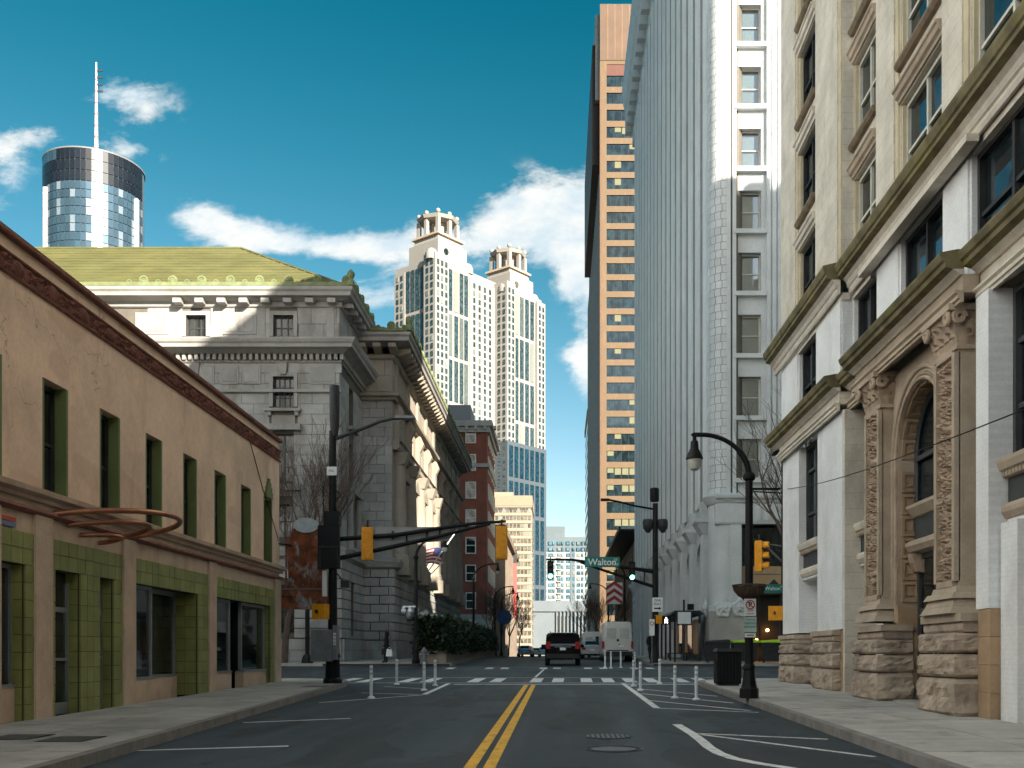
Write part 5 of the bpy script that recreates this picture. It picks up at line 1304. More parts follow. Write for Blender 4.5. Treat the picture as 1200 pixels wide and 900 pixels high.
# twin-topped pale tower, set at an angle to the street
tw = thing('twin_tower', 'pale twin tower skyscraper with columned crowns', 'skyscraper', (-60.4, 500, 1), rz=R(52), local=True)
tp = mat('pale_granite', (.28, .265, .245), .7, .05, .05, fine=0); tg = glass('twin_glass', (.03, .05, .055), .08, .9, .1, rand=.25)
def shaft(x0, y0, wx, wy, top, tag_):
    """local frame: x runs along the face that looks towards the camera and the street, y along the other visible face"""
    part('shaft', MB().box(x0, x0+wx, y0, y0+wy, 0, top), tp, tw)
    return x0, y0
def cols_of(face, at, u_list, zt, w_, h_, pitch, n_):
    for u_ in u_list:
        for j in range(n_):
            z = zt - (j+1)*pitch
            if face == 'x': piece('window', tg, tw, u_-w_/2, u_+w_/2, at-.25, at+.1, z, z+h_)
            else: piece('window', tg, tw, at-.25, at+.1, u_-w_/2, u_+w_/2, z, z+h_)
def strips(face, at, u_list, zt, w_, n_):
    for u_ in u_list:
        for j in range(n_):
            z1 = zt - 3 - j*22.5; z0 = z1 - 20.5
            if face == 'x': piece('tall_window', tg, tw, u_-w_/2, u_+w_/2, at-.3, at+.1, z0, z1)
            else: piece('tall_window', tg, tw, at-.3, at+.1, u_-w_/2, u_+w_/2, z0, z1)
T1 = 196.0
shaft(1.5, 1.5, 45, 28, T1, 'a')
part('corner_bay', MB().box(0, 9.5, 0, 8, 0, T1+2), tp, tw); part('side_bay', MB().box(1.0, 8, 22.5, 30, 0, T1-3), tp, tw); part('end_bay', MB().box(26, 46.5, 1.0, 8, 0, T1-3), tp, tw)
cols_of('x', 0, (1.9, 4.7, 7.6), T1, 1.5, 2.5, 3.75, 36); cols_of('y', 0, (2.2, 5.4), T1, 1.5, 2.5, 3.75, 26)
strips('x', 1.5, (12, 16.2, 20, 23.4), T1, 2.6, 6); strips('y', 1.5, (10.2, 13.6, 17, 20.5), T1, 2.4, 4); cols_of('y', 1.0, (24.6, 27.6), T1-3, 1.4, 2.5, 3.75, 22)
cols_of('x', 1.0, (29, 33, 37, 41), T1-4, 1.5, 2.5, 3.75, 36)
T2 = 193.0
part('shaft', MB().box(45.8, 75, -6, 26, 0, T2), tp, tw); part('corner_bay', MB().box(44.8, 51.5, -7.5, 2, 0, T2+2), tp, tw); part('end_bay', MB().box(69.5, 76.5, -7.5, 2, 0, T2-2), tp, tw)
cols_of('y', 44.8, (-5.6, -2.2), T2, 1.5, 2.5, 3.75, 44); cols_of('x', -7.5, (46.6, 49.6), T2, 1.5, 2.5, 3.75, 44); strips('x', -6, (54, 58.3, 62.6, 66.9), T2, 2.9, 7); cols_of('x', -7.5, (71.6, 74.6), T2-3, 1.5, 2.5, 3.75, 44)
shade_clad = mat('blue_grey_shade', (.06, .078, .095), .6, .05, .05); shade_gl = glass('blue_shade_glass', (.006, .026, .042), .08, .4, .1)  # shade on the lower right shaft painted as a darker skin and glass
part('lower_shade_skin', MB().box(44.6, 76.8, -7.9, 2, 0, 112), shade_clad, tw)
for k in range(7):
    for j in range(6): piece('lower_window', shade_gl, tw, 46+k*4.3, 48.9+k*4.3, -8.1, -7.85, 112-(j+1)*18.4, 112-j*18.4-2.2)
def crown(cx, cy, s, z0, name):
    part(name, MB().box(cx-s*1.25, cx+s*1.25, cy-s*1.25, cy+s*1.25, z0-4, z0+6), tp, tw)
    for sx in (-1, 1):
        for k in (-.45, .45): part('arched_window', MB().lathe([(1.6, 0), (1.6, .5)], (cx+k*s*1.3, cy-s*1.25-.4, z0+1), 10, 'y'), tg, tw); break
    for dx in (-s*1.55, s*1.55):
        part('shoulder', MB().lathe([(3.2, 0), (3.2, 3), (2.2, 5), (.4, 6)], (cx+dx, cy-s*1.0, z0-5), 10), tp, tw, True)
    c = part('crown', MB().hexa([(cx-s*1.1, cy-s*1.1, z0+6), (cx+s*1.1, cy-s*1.1, z0+6), (cx+s*1.1, cy+s*1.1, z0+6), (cx-s*1.1, cy+s*1.1, z0+6)], [(cx-s*.95, cy-s*.95, z0+10), (cx+s*.95, cy-s*.95, z0+10), (cx+s*.95, cy+s*.95, z0+10), (cx-s*.95, cy+s*.95, z0+10)]), tp, tw)
    ORG[c] = Vector((0, 0, 0))
    part('crown_core', MB().lathe([(s*.5, z0+10), (s*.5, z0+19)], (cx, cy, 0), 8), tp, c)
    for k in range(8):
        a_ = math.pi/4*k + math.pi/8*0; r_ = s*.98*(1.18 if k % 2 else 1)
        x, y = cx + r_*math.cos(a_), cy + r_*math.sin(a_)
        cc = MB().box(x-.9, x+.9, y-.9, y+.9, z0+10, z0+18.6); cc.ball((x, y, z0+21.8), 1.2, 8)
        part('crown_column', cc, tp, c); ORG[c] = Vector((0, 0, 0))
    part('crown_ring', MB().lathe([(s*.85, z0+18.4), (s*1.2, z0+18.8), (s*1.3, z0+20.4), (s*.8, z0+20.7)], (cx, cy, 0), 8), tp, c)
    part('crown_base_ring', MB().box(cx-s*1.15, cx+s*1.15, cy-s*1.15, cy+s*1.15, z0+9.4, z0+10.4), tan_stone, c)
crown(14, 12, 8.2, T1+4, 'crown_base'); crown(59, 4, 7.6, T2+2, 'crown_base')

# round glass tower with mast
cy_ = thing('round_tower', 'cylindrical mirrored glass tower with dark top and white mast', 'skyscraper', (-204, 450, 1))
CXc, CYc, CR, CZ = -204.0, 450.0, 20.6, 215.0
pane_l = mat('mirror_blue', (.07, .125, .17), .2, .12, .03, metal=.5, spec=.8, fine=0, rand=.35)
pane_w = mat('pale_blind_pane', (.16, .2, .24), .25, .1, .1, spec=.8)
pane_d = mat('dark_band_glass', (.009, .012, .018), .3, .15, .03, spec=.4, fine=0, rand=.4)
part('core', MB().lathe([(CR-.4, 0), (CR-.4, CZ-.5)], (CXc, CYc, 0), 64), mat('mullion_grey', (.10, .13, .16), .5), cy_, True)
NS = 60; small = {}
def cyl_pane(m, h):
    k_ = (m.name, h)
    if k_ not in small:
        dA = 2*math.pi/NS*.94; q = [(CR*math.sin(t), -CR*math.cos(t)) for t in (-dA/2, dA/2)]
        small[k_] = MB().add([(q[0][0], q[0][1], 0), (q[1][0], q[1][1], 0), (q[1][0], q[1][1], h), (q[0][0], q[0][1], h)], [(0, 1, 2, 3)]).mesh('pane', m)
    return small[k_]
far_p = {}
for s_ in range(-15, 16):
    ang = 2*math.pi/NS*s_
    for j in range(12):
        dark = j < 3
        z = CZ - 4.6*(j+1) if dark else CZ - 13.8 - 3.6*(j-2)
        h = 4.3 if dark else 3.3
        m_ = pane_d if dark else (pane_w if rnd.random() < .5 and s_ % 3 == 0 else pane_l)
        if j == 0: m_ = pane_l if s_ < -3 else pane_d
        if abs(s_) <= 12: link('pane', cyl_pane(m_, h), cy_, (CXc, CYc, z), ang)
        else:
            dA = 2*math.pi/NS*.94; q = [(CXc+CR*math.sin(ang+t), CYc-CR*math.cos(ang+t)) for t in (-dA/2, dA/2)]
            far_p.setdefault(m_.name, MB()).add([(q[0][0], q[0][1], z), (q[1][0], q[1][1], z), (q[1][0], q[1][1], z+h), (q[0][0], q[0][1], z+h)], [(0, 1, 2, 3)])
for mn, mb in far_p.items(): tag(part('pane', mb, MATS[mn], cy_), kind='stuff')
part('top_rim', MB().lathe([(CR-.3, CZ-.3), (CR+.1, CZ-.3), (CR+.1, CZ+.3), (CR-.3, CZ+.3)], (CXc, CYc, 0), 64), grey_metal, cy_)
for a_, nm in ((-.72, 'lift_shaft'), (1.35, 'lift_shaft')):
    part(nm, MB().box(CXc+CR*math.sin(a_)-.9, CXc+CR*math.sin(a_)+.9, CYc-CR*math.cos(a_)-1.0, CYc-CR*math.cos(a_)+1, 0, CZ-15), mat('pale_shaft', (.5, .5, .5), .4), cy_)
mast = part('mast', MB().tube([(CXc+1.6, CYc-2, CZ), (CXc+1.6, CYc-2, CZ+46)], [.95, .3], 8), mat('mast_white', (.6, .55, .53), .5), cy_)
for k in range(8): part('mast_ring', MB().lathe([(1.15-k*.09, 0), (1.15-k*.09, .7)], (CXc+1.6, CYc-2, CZ+3+k*5), 8), mat('mast_red', (.35, .12, .1), .5), mast)
for k in range(4): part('aerial', MB().box(CXc+1.6, CXc+4.4, CYc-2.2, CYc-1.8, CZ+33+k*3, CZ+33.6+k*3), bronze, mast)
# ------------------------------------------------------------------ street furniture
def text_mesh(txt, size, m, bold=0):
    cu = bpy.data.curves.new('t', 'FONT'); cu.body = txt; cu.size = size; cu.align_x = 'CENTER'; cu.align_y = 'CENTER'; cu.extrude = .002; cu.offset = bold
    o = bpy.data.objects.new('t', cu); col.objects.link(o)
    dg = bpy.context.evaluated_depsgraph_get(); me = bpy.data.meshes.new_from_object(o.evaluated_get(dg))
    bpy.data.objects.remove(o); me.materials.clear(); me.materials.append(m)
    # stand it up: it then reads from -y
    me.transform(Matrix.Rotation(R(90), 4, 'X')); me.name = 'lettering'
    return me
def put_text(txt, size, m, parent, loc, bold=0, name='lettering'):
    return link(name, text_mesh(txt, size, m, bold), parent, loc)
def disc(mb, c, r, n=16, d=.01):
    return mb.lathe([(r, 0), (r, d)], c, n, 'y')
green_on = mat('green_light', (.1, .9, .6), .4, 0, emit=((.15, 1, .72), 2.2))
lens_off = mat('dark_lens', (.02, .02, .02), .2)
def signal_head(name, label, loc, rz, house, lit=None, cat='traffic light', group=None):
    """three lamps in a row, looks towards its own -y; origin at the top hanger"""
    t = thing(name, label, cat, loc, group, rz, True)
    part('housing', MB().box(-.17, .17, -.1, .1, -1.05, 0), house, t)
    for k in range(3):
        z = -.18 - k*.345
        part('section', MB().box(-.178, .178, -.115, .11, z-.165, z+.165), house, t)
        part('lens', disc(MB(), (0, -.125, z), .125, 16, .02), green_on if lit == k else lens_off, t)
        vis = MB(); n = 12
        for i in range(n):
            a0, a1 = R(-20) + R(220)*i/n, R(-20) + R(220)*(i+1)/n
            vis.add([(.15*math.cos(a), yy, z+.15*math.sin(a)) for a in (a0, a1) for yy in (-.115, -.34)], [(0, 1, 3, 2)])
        part('visor', vis, house, t)
    part('back_hatch', MB().box(-.14, .14, .1, .13, -1.0, -.05), house, t)
    part('hanger', MB().tube([(0, 0, 0), (0, 0, .22)], .03, 6).box(-.05, .05, -.05, .05, .0, .05), dark_grey, t)
    return t
def ped_head(label, loc, rz, house, face=None, group='pedestrian signals'):
    t = thing('pedestrian_signal', label, 'pedestrian signal', loc, group, rz, True)
    part('housing', MB().box(-.23, .23, -.1, .12, -.24, .24), house, t)
    part('visor', MB().box(-.23, .23, -.26, -.1, .2, .24).box(-.23, -.2, -.26, -.1, -.24, .2).box(.2, .23, -.26, -.1, -.24, .2), house, t)
    part('screen', MB().box(-.19, .19, -.115, -.1, -.2, .19), lens_off, t)
    if face:
        s = MB(); g = mat('walk_white', (.8, .8, .8), .5, 0, emit=((1, 1, 1), 1.2))
        s.ball((.0, -.12, .12), .04, 8); s.tube([(0, -.12, .08), (-.02, -.12, -.03), (-.09, -.12, -.16)], .025, 5); s.tube([(-.02, -.12, -.03), (.06, -.12, -.09), (.07, -.12, -.17)], .022, 5); s.tube([(0, -.12, .06), (.09, -.12, .0)], .018, 5); s.tube([(0, -.12, .06), (-.09, -.12, .0)], .018, 5)
        part('walking_figure', s, g, t)
    part('mount', MB().box(.0, .06, .12, .22, -.05, .05), dark_grey, t)
    return t
# --- mast pole on the near corner of the tan shop side
px, py = -7.18, 32.5; gz0 = gz(py) + .15
def WX_(x): return (x - 655) * py / 1200
def WZ_(y): return 1.6 + (768 - y) * py / 1200
mp = thing('signal_pole', 'black signal mast pole with long arm and grey cabinet at the tan shop corner', 'signal pole', (px, py, gz0))
part('base', MB().lathe([(.3, 0), (.3, .12), (.24, .18), (.22, .8), (.26, .86), (.19, 1.0)], (px, py, gz0), 12), black_metal, mp, True)
part('shaft', MB().tube([(px, py, gz0+.9), (px, py, WZ_(505))], [.15, .115], 12), black_metal, mp, True)
part('antenna_shroud', MB().lathe([(.1, WZ_(512)), (.13, WZ_(506)), (.165, WZ_(490)), (.165, WZ_(454)), (.15, WZ_(452))], (px+.06, py, 0), 14), dark_grey, mp, True)
arm = [(px+.1, py, WZ_(514)), (px+.9, py, WZ_(503)), (px+1.5, py, WZ_(494)), (px+2.0, py, WZ_(490)), (px+2.55, py, WZ_(489.5))]
la = part('lamp_arm', MB().tube(arm, [.06, .055, .05, .045, .04], 8), dark_grey, mp, True)
part('lamp_head', MB().hexa([(px+1.95, py-.16, WZ_(491)), (px+2.62, py-.12, WZ_(491)), (px+2.62, py+.12, WZ_(491)), (px+1.95, py+.16, WZ_(491))], [(px+2.05, py-.1, WZ_(487.5)), (px+2.55, py-.08, WZ_(487.5)), (px+2.55, py+.08, WZ_(487.5)), (px+2.05, py+.1, WZ_(487.5))]), grey_metal, la)
idp = part('number_plate', MB().box(px-.15, px+.16, py-.17, py-.15, WZ_(558), WZ_(548)), sign_white, mp)
put_text('PGL', .1, sign_black, idp, (px, py-.175, WZ_(553)))
part('cable_coil', MB().tube([(px+.12+.1*math.sin(t*.9)+.03*(t % 3), py-.1, WZ_(575+t*3.4)) for t in range(14)], .02, 5).tube([(px-.3, py-.05, WZ_(570)), (px-.27, py-.08, WZ_(600)), (px-.25, py-.06, WZ_(620))], .018, 5), black_metal, mp, True)
part('clamp_block', MB().box(px-.25, px+.24, py-.2, py+.18, WZ_(616), WZ_(600)), black_metal, mp)
sb = part('signal_back', MB().box(px-.4, px+.27, py-.32, py-.12, WZ_(667), WZ_(617)), black_metal, mp)
part('back_ridge', MB().box(px-.4, px+.27, py-.34, py-.321, WZ_(643), WZ_(641)), dark_grey, sb)
for x in (-.36, .2): part('back_ridge', MB().box(px+x, px+x+.05, py-.345, py-.321, WZ_(666), WZ_(644)), dark_grey, sb)
part('cabinet', MB().box(px-.62, px+.06, py-.36, py-.05, WZ_(775), WZ_(738)), grey_metal, mp); part('cabinet', MB().box(px+.07, px+.2, py-.34, py+.1, WZ_(773), WZ_(733)), grey_metal, mp)
stk = part('sticker', MB().box(px+.09, px+.18, py-.352, py-.342, WZ_(756), WZ_(742)), sign_white, mp)
for k in range(3): part('sticker_mark', MB().tube([(px+.135+.03*math.cos(a*1.05), py-.356, WZ_(745+k*4.2)+.035*math.sin(a*1.05)) for a in range(7)], .008, 4), sign_black, stk)
part('small_box', MB().box(px-.3, px-.16, py-.15, py, WZ_(699), WZ_(669)), sign_white, mp)
part('speaker_bracket', MB().tube([(px+.15, py-.1, WZ_(672)), (px+.28, py-.12, WZ_(678)), (px+.42, py-.14, WZ_(685))], .025, 6).box(px+.3, px+.55, py-.25, py-.05, WZ_(689), WZ_(681)), dark_grey, mp)
# truss arm over the street
up_ = [(px+.1, py, WZ_(632)), (px+2.0, py, WZ_(627)), (px+3.6, py, WZ_(618)), (px+4.6, py, WZ_(613)), (px+5.5, py, WZ_(611))]
lw_ = [(px+.1, py, WZ_(655)), (px+2.0, py, WZ_(640)), (px+3.3, py, WZ_(629)), (px+4.5, py, WZ_(618)), (px+5.0, py, WZ_(614))]
ma = part('mast_arm', MB().tube(up_, [.075, .07, .06, .05, .04], 8), black_metal, mp, True); part('lower_tube', MB().tube(lw_, [.075, .07, .06, .05, .04], 8), black_metal, ma, True)
for x, a_, b_ in ((px+1.2, 629, 646.5), (px+2.35, 625, 637.5), (px+3.4, 619, 628)): part('strut', MB().tube([(x, py, WZ_(a_)), (x, py, WZ_(b_))], .03, 6), black_metal, ma)
part('end_hook', MB().tube([(px+5.35, py, WZ_(611)), (px+5.36, py, WZ_(615.5))], .03, 6), dark_grey, ma)
bs = thing('blank_sign', 'blank grey back of a street name sign hung on the mast arm', 'sign', (px+2.4, py+.14, WZ_(640)))
part('panel', MB().hexa([(WX_(438), py+.12, WZ_(639.5)), (WX_(526), py+.12, WZ_(633)), (WX_(526), py+.15, WZ_(633)), (WX_(438), py+.15, WZ_(639.5))], [(WX_(438), py+.12, WZ_(617)), (WX_(526), py+.12, WZ_(617)), (WX_(526), py+.15, WZ_(617)), (WX_(438), py+.15, WZ_(617))]), mat('aluminium_sheet', (.30, .31, .31), .5, .1, 2, stain=.3, stain_c=(.22, .19, .16)), bs)
for x in (460, 500): part('clamp', MB().box(WX_(x)-.03, WX_(x)+.03, py+.02, py+.12, WZ_(632), WZ_(622)), dark_grey, bs)
signal_head('traffic_light', 'yellow signal head seen from behind near the mast pole', (WX_(431), py-.02, WZ_(618)), R(180), sig_yellow, group='yellow signal heads')
signal_head('traffic_light', 'yellow signal head seen from behind at the tip of the mast arm', (WX_(588), py-.02, WZ_(617)), R(180), sig_yellow, group='yellow signal heads')
ped_head('yellow pedestrian signal above the grey cabinet on the mast pole', (px-.35, py-.2, WZ_(717)), R(160), sig_yellow)
# --- second pole across the side street with arm, cameras and green lights
qx, qy = 5.46, 58.0; g1 = gz(qy)+.15
def QX(x): return (x - 655) * qy / 1200
def QZ(y): return 1.6 + (768 - y) * qy / 1200
fp = thing('signal_pole', 'far black signal pole with camera and mast arm before the white tower', 'signal pole', (qx, qy, g1))
part('base', MB().lathe([(.32, 0), (.3, .2), (.22, .3), (.2, .9), (.16, 1.0)], (qx, qy, g1), 12), black_metal, fp, True)
part('shaft', MB().tube([(qx, qy, g1+.9), (qx, qy, QZ(590))], [.19, .15], 10), black_metal, fp, True)
part('camera_drum', MB().lathe([(.22, QZ(588)), (.26, QZ(586)), (.26, QZ(573)), (.2, QZ(572))], (qx-.05, qy, 0), 12), black_metal, fp, True)
for s in (-1, 1): part('speaker_dome', MB().lathe([(.1, -.35), (.28, -.1), (.3, .25), (.25, .4)], (qx+s*.42, qy, QZ(617)), 10), dark_grey, fp, True)
lr = part('lamp_arm', MB().tube([(qx, qy, QZ(597)), (QX(745), qy, QZ(593)), (QX(725), qy, QZ(588)), (QX(712), qy, QZ(585.5))], .06, 6), black_metal, fp, True); part('lamp_head', MB().box(QX(704), QX(714), qy-.15, qy+.15, QZ(587), QZ(584.5)), black_metal, lr)
fa_ = part('mast_arm', MB().tube([(qx, qy, QZ(670)), (QX(740), qy, QZ(666)), (QX(700), qy, QZ(660)), (QX(670), qy, QZ(656)), (QX(640), qy, QZ(655.5))], [.12, .1, .08, .07, .05], 8), black_metal, fp, True)
part('lower_tube', MB().tube([(qx, qy, QZ(688)), (QX(740), qy, QZ(679)), (QX(700), qy, QZ(666)), (QX(680), qy, QZ(659))], [.1, .09, .07, .06], 8), black_metal, fa_, True)
for x, a_, b_ in ((755, 668, 683), (722, 663, 673)): part('strut', MB().tube([(QX(x), qy, QZ(a_)), (QX(x), qy, QZ(b_))], .04, 6), black_metal, fa_)
sg2 = thing('street_sign', 'green Walton street sign hung on the far mast arm', 'sign', (QX(705), qy-.15, QZ(659)))
part('plate', MB().box(QX(685), QX(726), qy-.2, qy-.17, QZ(665), QZ(653)), sign_green, sg2)
put_text('Walton', .52, sign_white, sg2, (QX(705.5), qy-.205, QZ(659.3)), .008); put_text('ST', .2, sign_white, sg2, (QX(721.3), qy-.205, QZ(656.6))); put_text('NW', .19, sign_white, sg2, (QX(721.3), qy-.205, QZ(661.8)))
part('seal', MB().box(QX(686), QX(691), qy-.206, qy-.2, QZ(663.5), QZ(654.5)), mat('seal_teal', (.05, .26, .24), .5), sg2)
g_a = signal_head('traffic_light', 'black signal head showing green at the tip of the far mast arm', (QX(645), qy-.1, QZ(657.5)), 0, black_metal, 2, group='green lit signal heads')
g_b = signal_head('traffic_light', 'black signal head showing green beside the far pole', (QX(740.5), qy-.15, QZ(659)), 0, black_metal, 2, group='green lit signal heads')
ow = thing('one_way_sign', 'white one way sign with black arrow on the far signal pole', 'sign', (QX(770), qy-.25, QZ(708)))
part('plate', MB().box(QX(764), QX(776), qy-.26, qy-.24, QZ(717), QZ(700.5)), sign_white, ow)
put_text('ONE', .2, sign_black, ow, (QX(770), qy-.265, QZ(704))); put_text('WAY', .2, sign_black, ow, (QX(770), qy-.265, QZ(708.3)))
part('arrow', MB().box(QX(766), QX(771.5), qy-.266, qy-.26, QZ(714), QZ(712.4)).hexa([(QX(771.5), qy-.266, QZ(715.2)), (QX(774.5), qy-.266, QZ(713.2)), (QX(771.5), qy-.266, QZ(711.2))], [(QX(771.5), qy-.26, QZ(715.2)), (QX(774.5), qy-.26, QZ(713.2)), (QX(771.5), qy-.26, QZ(711.2))]), sign_black, ow)
ped_head('black pedestrian signal showing a white walking figure on the far pole', (QX(780), qy-.2, QZ(727)), 0, black_metal, True)
ped_head('yellow pedestrian signal turned sideways on the far pole', (QX(772.5), qy-.1, QZ(726)), R(-80), sig_yellow)
ns = thing('parking_sign', 'small red and white no parking sign on the far sidewalk post', 'sign', (QX(763), qy-.6, g1))
part('post', MB().tube([(QX(763), qy-.5, g1), (QX(763), qy-.5, QZ(723))], .03, 6), grey_metal, ns); part('plate', MB().box(QX(760), QX(766), qy-.56, qy-.54, QZ(745), QZ(726)), sign_white, ns); part('red_ring', MB().tube([(QX(763)+.1*math.cos(a*.524), qy-.57, QZ(731)+.1*math.sin(a*.524)) for a in range(13)], .02, 4), sign_red, ns)
# --- street lamps with a gooseneck and a bell
lampglass = mat('lamp_glass', (.55, .55, .5), .15, .05)
def street_lamp(label, x, y, h, reach, side, signs=False, s=1.0, group='gooseneck street lamps'):
    z0 = gz(y)+.15
    t = thing('street_lamp', label, 'street lamp', (x, y, z0), group)
    part('base', MB().lathe([(.23*s, 0), (.23*s, .22), (.19*s, .26), (.17*s, .34), (.13*s, .66), (.15*s, .7), (.14*s, .78), (.09*s, .84)], (x, y, z0), 8), black_metal, t)
    part('shaft', MB().tube([(x, y, z0+.8), (x, y, z0+h*.84)], [.105*s, .09*s], 12), black_metal, t, True)
    part('collar', MB().lathe([(.1, 0), (.15, .05), (.15, .14), (.1, .2)], (x, y, z0+h*.84-.1), 12), black_metal, t, True)
    n = 18; pts = [(x, y, z0+h*.84)]
    for k in range(n+1):
        a_ = math.pi/2*k/n; pts.append((x + side*reach*.86*(1-math.cos(a_)), y, z0+h*.84 + h*.16*math.sin(a_)))
    pts += [(x+side*reach*1.0, y, z0+h), (x+side*reach*1.03, y, z0+h*.995)]
    part('gooseneck', MB().tube(pts, [.085*s]+[.075*s]*8+[.055*s]*(len(pts)-9), 10), black_metal, t, True)
    lx, lz = x+side*reach*.99, z0+h-.03
    lp = part('lamp_bell', MB().lathe([(.04, .02), (.05, -.1), (.09, -.14), (.1, -.3), (.13, -.36), (.2, -.5), (.21, -.55), (.18, -.56)], (lx, y, lz), 14), black_metal, t, True)
    part('lamp_globe', MB().lathe([(.17, -.56), (.165, -.68), (.11, -.8), (.02, -.84)], (lx, y, lz), 12), lampglass, lp, True)
    return t
Lm = street_lamp('tall black gooseneck street lamp with parking signs and basket before the stone bank', 4.55, 24.5, 6.3, 1.32, -1, s=1.0)
lz = gz(24.5)+.15
def LZ(y): return 1.6 + (768 - y) * 24.5 / 1200
part('crossbar', MB().tube([(4.55, 24.5, LZ(573)), (5.3, 24.5, LZ(573))], .03, 6), black_metal, Lm)
bk = thing('hanging_basket', 'brown wire flower basket fixed round the near lamp post', 'basket', (4.55, 24.5, LZ(700)))
bw = MB()
for k in range(28):
    a_ = 2*math.pi*k/28; bw.tube([(4.55+r_*math.cos(a_), 24.5+r_*math.sin(a_), LZ(yy)) for r_, yy in ((.39, 686), (.36, 692), (.26, 698), (.12, 702))], .01, 4)
bm = mat('basket_brown', (.09, .06, .04), .9, .2, 10)
tag(part('basket_wires', bw, bm, bk), kind='stuff'); part('liner', MB().lathe([(.1, LZ(702.5)), (.25, LZ(698)), (.35, LZ(691.5)), (.37, LZ(687.5)), (.1, LZ(688.5))], (4.55, 24.5, 0), 16), bm, bk, True); part('rim', MB().tube([(4.55+.39*math.cos(2*math.pi*k/24), 24.5+.39*math.sin(2*math.pi*k/24), LZ(686)) for k in range(25)], .022, 6), bm, bk)
psn = thing('parking_sign', 'no parking sign above a green and white plate on the near lamp post', 'sign', (4.55, 24.3, LZ(730)))
part('upper_plate', MB().box(4.41, 4.69, 24.36, 24.375, LZ(722), LZ(702)), sign_white, psn)
part('red_ring', MB().tube([(4.55+.1*math.cos(a*.393), 24.352, LZ(709)+.1*math.sin(a*.393)) for a in range(17)], .014, 5).tube([(4.48, 24.352, LZ(709)+.07), (4.62, 24.352, LZ(709)-.07)], .013, 5), sign_red, psn)
put_text('P', .16, sign_black, psn, (4.55, 24.355, LZ(709)), .004); put_text('TOW', .06, sign_black, psn, (4.55, 24.355, LZ(716))); part('arrow', MB().box(4.46, 4.64, 24.354, 24.36, LZ(720), LZ(719.2)), sign_red, psn)
part('lower_plate', MB().box(4.40, 4.70, 24.36, 24.375, LZ(741), LZ(723)), mat('green_white', (.42, .55, .5), .5), psn)
for k, tx in enumerate(('2 HOUR', 'PARKING', '8AM-6PM')): put_text(tx, .07, sign_green, psn, (4.55, 24.355, LZ(726.5+k*4.2)))
part('bottom_plate', MB().box(4.42, 4.68, 24.36, 24.375, LZ(747), LZ(742)), sign_white, psn); part('bottom_arrow', MB().box(4.47, 4.63, 24.354, 24.36, LZ(745), LZ(744)), sign_black, psn)
# --- slim pole at the bank corner with sideways signal, sign and pedestrian head
sx, sy = 7.62, 34.75; s0 = gz(sy)+.15
def SX(x): return (x - 655) * sy / 1200
def SZ(y): return 1.6 + (768 - y) * sy / 1200
sp_ = thing('corner_pole', 'slim black pole with small lamp and signal brackets at the stone bank corner', 'pole', (sx, sy, s0))
part('shaft', MB().tube([(sx, sy, s0), (sx, sy, SZ(536))], [.085, .07], 10), black_metal, sp_, True); part('base', MB().lathe([(.16, 0), (.16, .2), (.1, .3)], (sx, sy, s0), 10), black_metal, sp_)
part('lamp_bracket', MB().tube([(sx, sy, SZ(540)), (sx, sy, SZ(531)), (sx-.12, sy, SZ(528)), (sx-.3, sy, SZ(530))], .04, 6).hexa([(sx-.42, sy-.08, SZ(534)), (sx-.2, sy-.08, SZ(534)), (sx-.2, sy+.08, SZ(534)), (sx-.42, sy+.08, SZ(534))], [(sx-.36, sy-.05, SZ(530)), (sx-.22, sy-.05, SZ(530)), (sx-.22, sy+.05, SZ(530)), (sx-.36, sy+.05, SZ(530))]), black_metal, sp_)
part('bracket_arm', MB().tube([(sx, sy, SZ(673)), (SX(880), sy, SZ(673))], .025, 6).tube([(sx, sy, SZ(640)), (SX(893), sy, SZ(637))], .025, 6).tube([(sx, sy, SZ(660)), (SX(900), sy, SZ(642))], .035, 6), grey_metal, sp_)
part('crossbar', MB().tube([(sx, sy, SZ(578)), (SX(884), sy, SZ(576))], .025, 6), black_metal, sp_)
signal_head('traffic_light', 'yellow signal head seen from the side at the stone bank corner', (SX(889.5), sy, SZ(634)), R(70), sig_yellow, group='yellow signal heads')
s2 = thing('street_sign', 'small green Walton street sign on the slim corner pole', 'sign', (SX(906), sy-.12, SZ(690)))
part('plate', MB().box(SX(894.5), SX(917), sy-.14, sy-.12, SZ(695), SZ(685)), sign_green, s2); put_text('Walton', .17, sign_white, s2, (SX(904.5), sy-.145, SZ(690))); put_text('ST', .07, sign_white, s2, (SX(914.3), sy-.145, SZ(688))); part('crest_top', MB().hexa([(SX(900), sy-.14, SZ(685)), (SX(912), sy-.14, SZ(685)), (SX(906), sy-.14, SZ(679))], [(SX(900), sy-.12, SZ(685)), (SX(912), sy-.12, SZ(685)), (SX(906), sy-.12, SZ(679))]), dark_grey, s2)
ped_head('yellow pedestrian signal low on the slim corner pole', (SX(907), sy-.25, SZ(719)), R(170), sig_yellow)
# span wire
wr = thing('span_wire', 'thin cable sagging in front of the stone bank', 'cable', (sx, sy, SZ(573)))
p0, p1 = Vector((sx-.02, sy-.05, SZ(574))), Vector((6.88, 14.9, 5.22))
part('wire', MB().tube([p0.lerp(p1, t/16) + Vector((-.3*math.sin(math.pi*t/16), 0, -.28*math.sin(math.pi*t/16))) for t in range(17)], .012, 5), black_metal, wr); part('wall_bracket', MB().tube([(6.88, 14.9, 5.22), (7.82, 14.9, 5.22)], .02, 5), dark_grey, wr)
